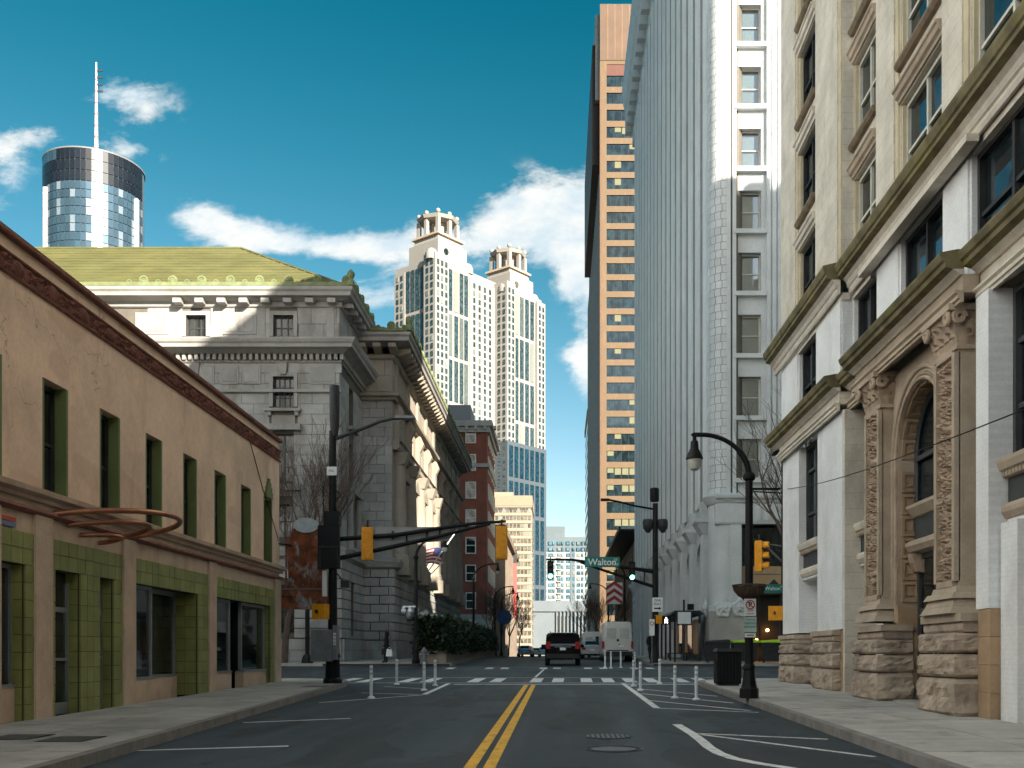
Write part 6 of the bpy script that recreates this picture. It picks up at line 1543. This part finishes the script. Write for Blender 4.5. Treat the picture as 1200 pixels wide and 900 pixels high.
# --- far street lamps
street_lamp('black gooseneck street lamp with white cameras before the marble building', -7.9, 56.6, 7.0, 1.6, 1)
for i, y in enumerate((84, 112, 124)):
    street_lamp(('first gooseneck lamp beyond the clipped hedge', 'second gooseneck lamp beyond the clipped hedge', 'third gooseneck lamp beyond the clipped hedge')[i], -7.0, y, 7.6, 2.0, 1)
for i, y in enumerate((92, 122)):
    street_lamp(('gooseneck lamp on the far sidewalk by the white tower', 'gooseneck lamp on the far sidewalk by the canopy building')[i], 5.9, y, 8.6, 2.2, -1)
cc = thing('camera_cluster', 'white surveillance cameras on the lamp post by the marble building', 'camera', (-7.9, 56.5, 4.2))
part('arm', MB().box(-8.6, -7.9, 56.42, 56.5, 4.25, 4.33), white_plastic, cc)
for x in (-8.55, -8.2): part('camera_body', MB().ball((x, 56.4, 4.05), .15, 8).box(x-.07, x+.07, 56.3, 56.5, 4.15, 4.26), white_plastic, cc, True)
lb = thing('lamp_post_stub', 'black post base under the rusted blade sign', 'post', (-14.2, 57.8, gz(57)+.15))
part('base', MB().lathe([(.35, 0), (.3, .3), (.2, .5)], (-14.2, 57.8, gz(57)+.15), 10), black_metal, lb); part('shaft', MB().tube([(-14.2, 57.8, 1.5), (-14.2, 57.8, 6)], .13, 8), black_metal, lb)
# --- delineator posts in the painted bays
band = mat('grey_reflector', (.45, .46, .48), .3, .1)
def dl(label, x, y):
    t = thing('delineator_post', label, 'delineator post', (x, y, gz(y)), 'white plastic delineator posts')
    part('base', MB().lathe([(.1, 0), (.1, .03), (.06, .06)], (x, y, gz(y)+.002), 12), white_plastic, t)
    part('tube', MB().lathe([(.04, .05), (.045, .3), (.045, .84), (.03, .87)], (x, y, gz(y)), 10), white_plastic, t, True)
    for z in (.62, .74): part('reflector_band', MB().lathe([(.0475, z), (.0475, z+.06)], (x, y, gz(y)), 10), band, t, True)
for lab, x, y in (('nearest white post in the bay by the tan shop', 435, 818.5), ('outermost far white post by the tan shop crosswalk', 465, 802.5), ('middle white post in the bay by the tan shop', 497, 809.5), ('white post at the road edge of the tan shop bay', 510, 804),
                  ('far inner white post in the bay by the stone bank', 742.5, 804.5), ('second inner white post in the bay by the stone bank', 750.5, 809.5), ('white post nearest the trash can crosswalk corner', 773, 801.5), ('white post left of the nearest one by the stone bank', 791, 818.5), ('white post closest to the near lamp post', 816, 820.5),
                  ('white post left of three behind the far crosswalk', 709, 782.5), ('middle white post of three behind the far crosswalk', 716, 783.3), ('white post right of three behind the far crosswalk', 727.5, 782.5), ('lone white post just past the far crosswalk', 744, 784.5)):
    dl(lab, *P(x, y))
# --- litter bin, lime-lidded bins, fire hydrant, planters with hedge
tb = thing('trash_can', 'square black metal trash can on the sidewalk corner', 'trash can', (5.1, 31, gz(31)+.15)); z = gz(31)+.15
part('body', MB().box(4.74, 5.46, 30.65, 31.35, z+.05, z+1.02), black_metal, tb); part('lid', MB().hexa([(4.7, 30.6, z+1.02), (5.5, 30.6, z+1.02), (5.5, 31.4, z+1.02), (4.7, 31.4, z+1.02)], [(4.76, 30.66, z+1.12), (5.44, 30.66, z+1.12), (5.44, 31.34, z+1.12), (4.76, 31.34, z+1.12)]), dark_grey, tb); part('foot', MB().box(4.8, 5.4, 30.7, 31.3, z, z+.05), bronze, tb); part('side_latch', MB().box(4.68, 4.74, 30.8, 30.95, z+.5, z+.75), dark_grey, tb)
for k in range(7): part('rib', MB().box(4.79+k*.1, 4.82+k*.1, 30.63, 30.65, z+.1, z+.98), black_metal, tb)
lime = mat('lime_lid', (.35, .62, .02), .5, .05)
for i, x in enumerate((9.0, 10.6, 12.2, 13.8)):
    b_ = thing('storage_bin', ('dark wheeled bin at the tower corner', 'dark bin with lime lid left of the lobby', 'dark bin with lime lid before the lobby', 'dark bin with lime lid at the bank edge')[i], 'bin', (x, 58.4, gz(58)+.15), 'bins by the tower lobby'); z = gz(58.4)+.15
    part('body', MB().hexa([(x-.6, 58.1, z+.1), (x+.6, 58.1, z+.1), (x+.6, 58.9, z+.1), (x-.6, 58.9, z+.1)], [(x-.72, 58.0, z+1.15), (x+.72, 58.0, z+1.15), (x+.72, 59.0, z+1.15), (x-.72, 59.0, z+1.15)]), dark_grey, b_)
    part('lid', MB().hexa([(x-.74, 57.96, z+1.16), (x+.74, 57.96, z+1.16), (x+.74, 59.04, z+1.16), (x-.74, 59.04, z+1.16)], [(x-.7, 58.0, z+1.22+(.0 if i == 0 else .04)), (x+.7, 58.0, z+1.3), (x+.7, 59.0, z+1.36), (x-.7, 59.0, z+1.28)]), dark_grey if i == 0 else lime, b_)
    for s in (-.5, .5): part('wheel', MB().lathe([(.1, -.05), (.1, .05)], (x+s, 58.5, z+.1), 10, 'x'), bronze, b_)
hy = thing('fire_hydrant', 'grey fire hydrant beside the lamp post by the marble building', 'hydrant', (-7.5, 56.4, gz(56)+.15))
part('barrel', MB().lathe([(.2, 0), (.2, .08), (.13, .1), (.13, .62), (.17, .64), (.17, .7), (.14, .78), (.06, .86), (.05, .92)], (-7.4, 56.2, gz(56)+.15), 12), grey_metal, hy, True)
for s in (-1, 1): part('outlet', MB().lathe([(.07, 0), (.08, .14)], (-7.4+(s*.12 if s > 0 else -.26), 56.2, gz(56)+.65), 8, 'x'), grey_metal, hy)
plm = mat('planter_concrete', (.26, .215, .175), .85, .15, 1, stain=.4, stain_c=(.12, .1, .08))
def planter(i, y0, y1, x0=-8.0, x1=-6.35):
    z = gz(y0)+.13
    t = thing('hedge_planter', ('nearest', 'second', 'third', 'fourth', 'farthest')[i] + ' clipped evergreen hedge in a concrete planter by the marble building', 'hedge', ((x0+x1)/2, (y0+y1)/2, z), 'hedge planters')
    part('planter', MB().box(x0, x1, y0, y1-.15, z-.1, z+.62), plm, t); part('planter_rim', MB().box(x0-.05, x1+.05, y0-.05, y1-.1, z+.62, z+.7), plm, t)
    mb = MB(); rr = random.Random(i+5); H = 1.95 - .05*i
    n = int(3600 * (1 - .14*i))
    for k in range(n):
        u_, v_, w__ = rr.random(), rr.random(), rr.random()
        yy = y0 - .1 + (y1-y0+.1)*u_; hx = (x1-x0)/2 + .25
        zz = z + .55 + (H + .18*math.sin(yy*2.1) + .12*math.sin(yy*5))*v_
        side_ = rr.choice((-1, 1, 1, 0))
        xx = (x0+x1)/2 + (hx*(1-.28*v_*v_)*side_ if side_ else rr.uniform(-hx, hx)*(1-.3*v_)); xx += rr.gauss(0, .1)
        if side_ == 0: zz = z + .55 + (H + .18*math.sin(yy*2.1) + .12*math.sin(yy*5))*(1 - abs(rr.gauss(0, .04)))
        if rr.random() < .18: yy = y0 - .12 + rr.gauss(0, .06); xx = rr.uniform(x0-.2, x1+.2)
        a_ = rr.uniform(0, 6.28); e_ = rr.uniform(-.6, 1.2); L_ = rr.uniform(.1, .24); d = Vector((math.cos(a_)*math.cos(e_), math.sin(a_)*math.cos(e_), math.sin(e_)))*L_; s_ = Vector((-math.sin(a_), math.cos(a_), .3))*L_*.42
        c = Vector((xx, yy, zz)); mb.add([c-d*.5, c+s_, c+d, c-s_], [(0, 1, 2, 3)])
    tag(part('foliage', mb, hedge_m, t), kind='stuff')
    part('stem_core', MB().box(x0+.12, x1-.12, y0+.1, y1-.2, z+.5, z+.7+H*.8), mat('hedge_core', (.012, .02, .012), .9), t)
for i, y in enumerate((57.6, 66.6, 75.6, 84.6, 93.6)): planter(i, y, y+8.9)
# --- bus shelter frames and sign boxes along the white tower
sh = thing('bus_shelter', 'dark framed bus shelter with bronze glass along the white tower', 'bus shelter', (7.6, 66, gz(66)+.15)); z = gz(64)+.15
for k in range(6): part('post', MB().box(6.85, 6.97, 61+k*2.6, 61.12+k*2.6, z-.1, z+2.75), dark_grey, sh)
part('roof', MB().hexa([(6.6, 60.7, z+2.75), (8.6, 60.7, z+2.75), (8.6, 74.5, z+2.75), (6.6, 74.5, z+2.75)], [(6.9, 60.9, z+3.0), (8.4, 60.9, z+3.0), (8.4, 74.3, z+3.0), (6.9, 74.3, z+3.0)]), dark_grey, sh)
for k in range(5): piece('glass_panel', cg if k % 2 else warm, sh, 8.3, 8.34, 61.3+k*2.6, 63.4+k*2.6, z+.4, z+2.5)
part('bench', MB().box(7.6, 8.1, 62, 73, z+.42, z+.5).box(7.7, 7.8, 62.2, 62.3, z, z+.42).box(7.7, 7.8, 72.6, 72.7, z, z+.42), dark_grey, sh)
sbx = thing('sign_box', 'blank white sign panel on a dark post by the white tower', 'sign', (7.4, 60.3, z))
part('post', MB().tube([(7.35, 60.2, z), (7.35, 60.2, z+3.6)], .06, 8), dark_grey, sbx); part('frame', MB().box(6.9, 7.82, 60.1, 60.2, z+2.1, z+2.95), bronze, sbx); part('panel', MB().box(6.98, 7.74, 60.08, 60.1, z+2.18, z+2.87), sign_white, sbx); part('lamp_drum', MB().lathe([(.2, 0), (.2, .35)], (7.75, 60.25, z+3.0), 10), black_metal, sbx)
cv_ = thing('chevron_sign', 'red and white chevron board beyond the white van', 'sign', (5.55, 100, gz(100)))
part('post', MB().tube([(5.5, 100, gz(100)), (5.5, 100, 8.2)], .06, 6), grey_metal, cv_); part('board', MB().hexa([(4.6, 99.9, 6.6), (6.2, 99.9, 6.6), (6.2, 99.95, 6.6), (4.6, 99.95, 6.6)], [(4.6, 99.9, 8.7), (6.2, 99.9, 8.7), (6.2, 99.95, 8.7), (4.6, 99.95, 8.7)]), sign_white, cv_)
for k in range(3):
    b0 = 6.55 + k*.7
    for s in (-1, 1): part('chevron', MB().hexa([(5.4, 99.88, b0+.55), (5.4+s*.78, 99.88, b0), (5.4+s*.78, 99.88, b0+.36), (5.4, 99.88, b0+.9)], [(5.4, 99.9, b0+.55), (5.4+s*.78, 99.9, b0), (5.4+s*.78, 99.9, b0+.36), (5.4, 99.9, b0+.9)]), sign_red, cv_)
bsn = thing('blue_sign', 'round blue sign beyond the hedge', 'sign', (-6.3, 118, 1.4)); part('post', MB().tube([(-6.3, 118, 1.2), (-6.3, 118, 6.0)], .06, 6), grey_metal, bsn); part('disc', disc(MB(), (-6.3, 117.9, 6.0), .85, 20, .06), mat('sign_blue', (.02, .08, .2), .5), bsn)

# ------------------------------------------------------------------ vehicles
tyre_m = mat('tyre_rubber', (.012, .012, .012), .8); rim_m = mat('wheel_rim', (.3, .3, .31), .35, .1, metal=.7)
red_lamp = mat('tail_lamp', (.35, .015, .012), .25, .1); glass_car = glass('car_glass', (.01, .012, .014), .03, .6, .05)
chrome = mat('chrome', (.5, .5, .5), .2, .05, metal=1)
def loft(secs):
    """secs: list of (y, [(x, z), ...]) rings, closed ends"""
    mb = MB(); n = len(secs[0][1])
    for y, ring_ in secs: mb.v += [(x, y, z) for x, z in ring_]
    for i in range(len(secs)-1):
        for k in range(n): mb.f.append((i*n+k, i*n+(k+1) % n, (i+1)*n+(k+1) % n, (i+1)*n+k))
    mb.f.append(tuple(range(n))[::-1]); mb.f.append(tuple((len(secs)-1)*n+k for k in range(n)))
    return mb
def sec(wb, ws, wr, zb, zs, zt): 
    return [(-wb, zb), (wb, zb), (ws, zb+.18), (ws, zs-.1), (ws-.03, zs), (wr+.06, zt-.14), (wr-.06, zt-.03), (wr-.3, zt), (-wr+.3, zt), (-wr+.06, zt-.03), (-wr-.06, zt-.14), (-ws+.03, zs), (-ws, zs-.1), (-ws, zb+.18)]
def wheel(t, x, y, r, w_=.24):
    o = part('wheel', MB().lathe([(r*.6, -w_/2), (r*.95, -w_/2), (r, -w_*.35), (r, w_*.35), (r*.95, w_/2), (r*.6, w_/2)], (x, y, r), 20, 'x'), tyre_m, t, True)
    ORG[o] = Vector((0, 0, 0)); part('rim', MB().lathe([(r*.12, -w_*.52), (r*.58, -w_*.46), (r*.6, w_*.46), (r*.12, w_*.52)], (x, y, r), 12, 'x'), rim_m, o)
def car(name, label, cat, loc, paint, L, W, H, kind, group='vehicles on the street ahead', rz=0):
    t = thing(name, label, cat, loc, group, rz, True); hw = W/2
    if kind == 'suv':
        body = [(0.0, sec(hw-.12, hw-.06, hw-.2, .42, 1.05, H-.16)), (.1, sec(hw-.1, hw-.02, hw-.16, .38, 1.05, H-.04)), (.6, sec(hw-.1, hw, hw-.14, .34, 1.06, H)), (L*.55, sec(hw-.1, hw, hw-.14, .34, 1.06, H)), (L*.66, sec(hw-.1, hw, hw-.2, .34, 1.06, H-.1)), (L*.76, sec(hw-.1, hw, hw-.28, .34, 1.0, 1.2)), (L*.96, sec(hw-.12, hw-.04, hw-.3, .4, .9, 1.05)), (L, sec(hw-.25, hw-.2, hw-.4, .45, .8, .95))]
    elif kind == 'van':
        body = [(0.0, sec(hw-.1, hw-.04, hw-.2, .42, 1.3, H-.1)), (.06, sec(hw-.08, hw-.01, hw-.14, .4, 1.3, H-.02)), (.5, sec(hw-.08, hw, hw-.12, .36, 1.3, H)), (L*.7, sec(hw-.08, hw, hw-.12, .36, 1.3, H)), (L*.82, sec(hw-.08, hw, hw-.2, .36, 1.2, H-.4)), (L*.88, sec(hw-.1, hw, hw-.25, .4, 1.1, 1.35)), (L, sec(hw-.25, hw-.15, hw-.4, .45, .9, 1.05))]
    else:
        body = [(0.0, sec(hw-.15, hw-.1, hw-.3, .4, .8, 1.0)), (.12, sec(hw-.1, hw-.02, hw-.25, .34, .85, 1.05)), (L*.2, sec(hw-.1, hw, hw-.28, .3, .88, 1.1)), (L*.34, sec(hw-.1, hw, hw-.24, .3, .9, H-.02)), (L*.5, sec(hw-.1, hw, hw-.24, .3, .9, H)), (L*.6, sec(hw-.1, hw, hw-.28, .3, .9, H-.06)), (L*.74, sec(hw-.1, hw, hw-.3, .3, .88, 1.02)), (L*.95, sec(hw-.12, hw-.05, hw-.3, .34, .78, .86)), (L, sec(hw-.25, hw-.2, hw-.4, .4, .68, .76))]
    b_ = part('body', loft(body), paint, t, True); ORG[b_] = Vector((0, 0, 0))
    r = .39 if kind == 'suv' else .36 if kind == 'van' else .33
    for y in (L*.19, L*.8):
        for s in (-1, 1): wheel(t, s*(hw-.13), y, r)
    part('rear_bumper', MB().box(-hw+.08, hw-.08, -.1, .1, .42, .68), mat('bumper_black', (.015, .015, .016), .55) if kind != 'car' else paint, t)
    if kind == 'suv':
        part('rear_window', MB().hexa([(-.72, -.015, 1.12), (.72, -.015, 1.12), (.72, .05, 1.12), (-.72, .05, 1.12)], [(-.64, .05, H-.24), (.64, .05, H-.24), (.64, .12, H-.24), (-.64, .12, H-.24)]), glass_car, t)
        for s in (-1, 1):
            part('tail_light', MB().box(s*(hw-.2)-.11, s*(hw-.2)+.11, -.04, .12, .95, 1.36), red_lamp, t)
            part('side_window', MB().hexa([(s*(hw-.01), .35, 1.1), (s*(hw-.01), L*.66, 1.1), (s*(hw-.06), L*.66, 1.1), (s*(hw-.06), .35, 1.1)], [(s*(hw-.13), .45, H-.2), (s*(hw-.13), L*.58, H-.2), (s*(hw-.2), L*.58, H-.2), (s*(hw-.2), .45, H-.2)]), glass_car, t)
            part('mirror', MB().box(s*(hw+.13)-.12, s*(hw+.13)+.12, L*.6, L*.63, 1.05, 1.24), paint, t); part('roof_rail', MB().tube([(s*(hw-.3), .7, H+.05), (s*(hw-.3), L*.55, H+.05)], .025, 5), dark_grey, t)
        part('number_plate', MB().box(-.16, .16, -.03, 0, .88, 1.03), sign_white, t); part('plate_trim', MB().box(-.45, .45, -.028, .0, 1.045, 1.09), chrome, t); part('exhaust', MB().lathe([(.04, -.08), (.04, .1)], (.6, 0, .38), 8, 'y'), chrome, t); part('wiper', MB().tube([(0, -.03, 1.14), (.4, -.03, 1.17)], .012, 4), dark_grey, t)
        part('rear_spoiler', MB().box(-.66, .66, -.12, .15, H-.16, H-.11), paint, t)
    elif kind == 'van':
        for s in (-1, 1):
            part('tail_light', MB().box(s*(hw-.06)-.07, s*(hw-.06)+.07, -.03, .1, .85, 1.35), red_lamp, t); part('mirror', MB().box(s*(hw+.16)-.11, s*(hw+.16)+.11, L*.78, L*.81, 1.35, 1.75), dark_grey, t)
            d = part('rear_door', MB().hexa([(s*.012, -.03, .72), (s*(hw-.16), -.03, .72), (s*(hw-.16), .02, .72), (s*.012, .02, .72)], [(s*.012, .03, H-.18), (s*(hw-.24), .03, H-.18), (s*(hw-.24), .06, H-.18), (s*.012, .06, H-.18)]), paint, t); ORG[d] = Vector((0, 0, 0))
            part('door_panel', MB().box(min(s*.12, s*(hw-.3)), max(s*.12, s*(hw-.3)), -.035, -.005, 1.5, H-.45), mat('van_panel', (.46, .46, .44), .5), d)
            part('hinge', MB().box(s*(hw-.12)-.03, s*(hw-.12)+.03, -.04, .0, 1.0, 1.1), dark_grey, d)
        part('badge', disc(MB(), (0, -.07, 1.42), .09, 12, .02), dark_grey, t); part('number_plate', MB().box(.1, .42, -.05, -.035, .98, 1.1), sign_white, t); part('door_handle', MB().box(.04, .16, -.06, -.03, 1.12, 1.17), dark_grey, t); part('lower_panel', MB().box(-.7, .7, -.045, -.02, .72, .78), dark_grey, t)
    else:
        part('rear_window', MB().hexa([(-.55, L*.19, 1.08), (.55, L*.19, 1.08), (.55, L*.22, 1.05), (-.55, L*.22, 1.05)], [(-.48, L*.31, H-.08), (.48, L*.31, H-.08), (.48, L*.34, H-.1), (-.48, L*.34, H-.1)]), glass_car, t)
        for s in (-1, 1): part('tail_light', MB().box(s*(hw-.24)-.16, s*(hw-.24)+.16, -.03, .1, .72, .9), red_lamp, t); part('side_window', MB().hexa([(s*(hw-.02), L*.25, .95), (s*(hw-.02), L*.68, .95), (s*(hw-.06), L*.68, .95), (s*(hw-.06), L*.25, .95)], [(s*(hw-.2), L*.35, H-.12), (s*(hw-.2), L*.58, H-.12), (s*(hw-.26), L*.58, H-.12), (s*(hw-.26), L*.35, H-.12)]), glass_car, t)
        part('number_plate', MB().box(-.16, .16, -.02, .0, .62, .74), sign_white, t)
    return t
def paint(name, c): return mat(name, c, .25, .04, 1, spec=.6)
car('suv', 'black sport utility vehicle driving away down the middle of the street', 'car', (.22, 57.6, gz(57.6)), mat('black_paint', (.004, .004, .005), .25, .04, 1, spec=.18), 5.2, 2.03, 1.9, 'suv')
car('delivery_van', 'tall white delivery van stopped on the far side of the crossing', 'van', (3.85, 67, gz(67)), paint('van_white', (.56, .56, .53)), 5.9, 2.02, 2.65, 'van')
car('delivery_van', 'smaller white van ahead of the tall white van', 'van', (2.85, 84, gz(84)), paint('van_white_b', (.6, .6, .6)), 5.3, 1.9, 2.2, 'van')
car('sedan', 'silver sedan between the black car and the white van', 'car', (2.5, 76, gz(76)), paint('silver_paint', (.35, .36, .37)), 4.7, 1.82, 1.45, 'car')
for i, (x, y, c, lb_) in enumerate(((-4.3, 128, (.12, .3, .42), 'blue car parked far down on the hedge side'), (-2.2, 150, (.5, .5, .5), 'pale car coming up the far street'), (-4.4, 142, (.6, .6, .58), 'white car parked far beyond the hedge'), (3.9, 104, (.25, .03, .03), 'dark red car ahead of the white vans'), (-3.9, 170, (.5, .4, .2), 'sandy car at the end of the street'))):
    car('parked_car', lb_, 'car', (x, y, gz(y)), paint('far_paint_%d' % i, c), 4.6, 1.8, 1.48, 'car')
box_truck = None

# ------------------------------------------------------------------ people
def figure(name, label, loc, rz, joints, bones, radii, m, parts=()):
    me = bpy.data.meshes.new('body'); me.from_pydata(joints, bones, []); o = bpy.data.objects.new('tmp', me); col.objects.link(o)
    md = o.modifiers.new('s', 'SKIN'); sk = me.skin_vertices[0].data if me.skin_vertices else None
    if sk is None:
        bpy.data.objects.remove(o); return None
    for i, r_ in enumerate(radii): sk[i].radius = r_ if isinstance(r_, tuple) else (r_, r_)
    sk[0].use_root = True
    o.modifiers.new('u', 'SUBSURF').levels = 2
    dg = bpy.context.evaluated_depsgraph_get(); dg.update(); res = bpy.data.meshes.new_from_object(o.evaluated_get(dg)); bpy.data.objects.remove(o)
    res.materials.clear(); res.materials.append(m); res.polygons.foreach_set('use_smooth', [True]*len(res.polygons))
    t = thing('person', label, 'person', loc, None, rz, True); link('body', res, t)
    return t
coat = mat('black_coat', (.012, .012, .014), .85, .2, 6); skin = mat('skin', (.3, .17, .11), .6); hairm = mat('dark_hair', (.012, .009, .008), .6)
J = [(0, 0, .95), (0, 0, 1.15), (0, 0, 1.38), (0, -.01, 1.5), (0, .02, 1.6), (0, .03, 1.7), (-.17, 0, 1.42), (-.24, .02, 1.15), (-.24, .1, .9), (.17, 0, 1.42), (.24, .02, 1.16), (.23, .1, .92), (-.1, 0, .88), (-.11, .04, .5), (-.11, -.05, .1), (-.11, .08, .05), (.1, 0, .88), (.11, .1, .5), (.1, .12, .1), (.1, .26, .05)]
Bn = [(0, 1), (1, 2), (2, 3), (3, 4), (4, 5), (2, 6), (6, 7), (7, 8), (2, 9), (9, 10), (10, 11), (0, 12), (12, 13), (13, 14), (14, 15), (0, 16), (16, 17), (17, 18), (18, 19)]
Rd = [(.2, .15), (.19, .14), (.2, .13), .07, .1, .1, .09, .07, .045, .09, .07, .045, .13, .09, .06, .05, .13, .09, .06, .05]
pe = figure('person', 'person in a black hooded coat carrying a white bag by the marble building', (-9.75, 57.9, gz(57.9)+.15), R(90), J, Bn, Rd, coat)
if pe:
    part('hood', MB().ball((0, -.01, 1.63), .145, 12, 1.2), coat, pe, True); part('face', MB().ball((0, .09, 1.61), .085, 10, 1.2), skin, pe, True)
    part('coat_skirt', MB().lathe([(.2, 1.0), (.25, .75), (.27, .5), (.24, .48)], (0, .02, 0), 14), coat, pe, True)
    for s in (-1, 1): part('hand', MB().ball((s*.235, .13, .87), .05, 8, 1.4), skin, pe, True)
bg_ = thing('carrier_bag', 'white carrier bag held by the person in black', 'bag', (-9.6, 57.6, 1.5))
bx_, by_ = -9.55, 57.64; bz_ = gz(57.9)+.15
part('bag', MB().hexa([(bx_-.18, by_-.1, bz_+.38), (bx_+.18, by_-.1, bz_+.38), (bx_+.18, by_+.1, bz_+.38), (bx_-.18, by_+.1, bz_+.38)], [(bx_-.13, by_-.05, bz_+.78), (bx_+.13, by_-.05, bz_+.78), (bx_+.13, by_+.05, bz_+.78), (bx_-.13, by_+.05, bz_+.78)]), white_plastic, bg_); part('handle', MB().tube([(bx_-.1, by_, bz_+.78), (bx_, by_, bz_+.9), (bx_+.1, by_, bz_+.78)], .012, 5), white_plastic, bg_)
pe2 = figure('person', 'person in dark clothes standing by the far signal pole and shelter', (5.9, 66.0, gz(66)+.15), R(200), J, Bn, Rd, coat)
if pe2:
    part('head', MB().ball((0, .03, 1.64), .11, 10, 1.2), skin, pe2, True); part('hair', MB().ball((0, 0, 1.68), .115, 10, 1.1), hairm, pe2, True)
    for s in (-1, 1): part('hand', MB().ball((s*.235, .13, .87), .05, 8, 1.4), skin, pe2, True)

# ------------------------------------------------------------------ bare trees
def tree(label, x, y, h, spread, seed, n0=5, depth=5, zb=None, tw_=.012, m=None, group='bare winter trees'):
    rr = random.Random(seed); z0 = gz(y)+.1 if zb is None else zb
    t = thing('bare_tree', label, 'tree', (x, y, z0), group)
    tr, cr = MB(), MB()
    def grow(p, d, L, r_, lv):
        n = 3; pts = [p]; q = p.copy(); dd = d.copy()
        for k in range(n):
            dd = (dd + Vector((rr.gauss(0, .1), rr.gauss(0, .1), .07 + rr.gauss(0, .05)))).normalized(); q = q + dd*L/n; pts.append(q.copy())
        rs = [r_*(1-.38*k/n) for k in range(n+1)]
        (tr if lv < 2 else cr).tube(pts, rs, 6 if lv < 2 else 3, False)
        if lv >= depth: return
        kids = n0 if lv == 0 else rr.choice((2, 3, 3, 4)) if lv < depth-1 else rr.choice((2, 3, 4))
        for k in range(kids):
            b = pts[-1] if k < 2 or lv == 0 else pts[rr.choice((1, 2))]
            a_ = rr.uniform(0, 6.28); s_ = spread*rr.uniform(.55, 1.15)
            nd = (dd + Vector((math.cos(a_), math.sin(a_), rr.uniform(-.1, .5)))*s_).normalized()
            grow(b, nd, L*rr.uniform(.62, .86), max(tw_*.5, r_*rr.uniform(.45, .62)), lv+1)
    grow(Vector((x, y, z0)), Vector((0, 0, 1)), h*.26, h*.014, 0)
    part('trunk', tr, m or bark, t, True); part('crown', cr, m or bark, t)
    return t
tree('bare twiggy tree in front of the marble building', -15.6, 58.2, 15.5, .42, 3, 6, 6, tw_=.02)
tree('second bare tree before the marble front, behind the tan shop', -19.6, 58.6, 14.5, .42, 9, 6, 6, tw_=.02)
tree('bare tree whose twigs reach past the stone bank corner', 11.6, 45.0, 15.5, .6, 5, 6, 5, tw_=.02)
rust_b = mat('rusty_twigs', (.14, .075, .045), .9, .2)
for i, (x, y, h) in enumerate(((-7.4, 112, 9), (-7.2, 126, 9.5), (-7.0, 142, 10), (-6.5, 160, 10), (4.9, 104, 8), (5.0, 118, 9), (4.8, 134, 9.5), (4.6, 152, 10))):
    tree(('first bare street tree past the hedge', 'second bare street tree past the hedge', 'third bare street tree past the hedge', 'last bare street tree past the hedge', 'reddish bare tree behind the white van', 'second reddish bare tree behind the white van', 'third reddish bare tree behind the white van', 'farthest reddish bare tree behind the white van')[i], x, y, h, .5, 20+i, 5, 5, tw_=.03, m=rust_b if x > 0 else bark)
flush_rest()
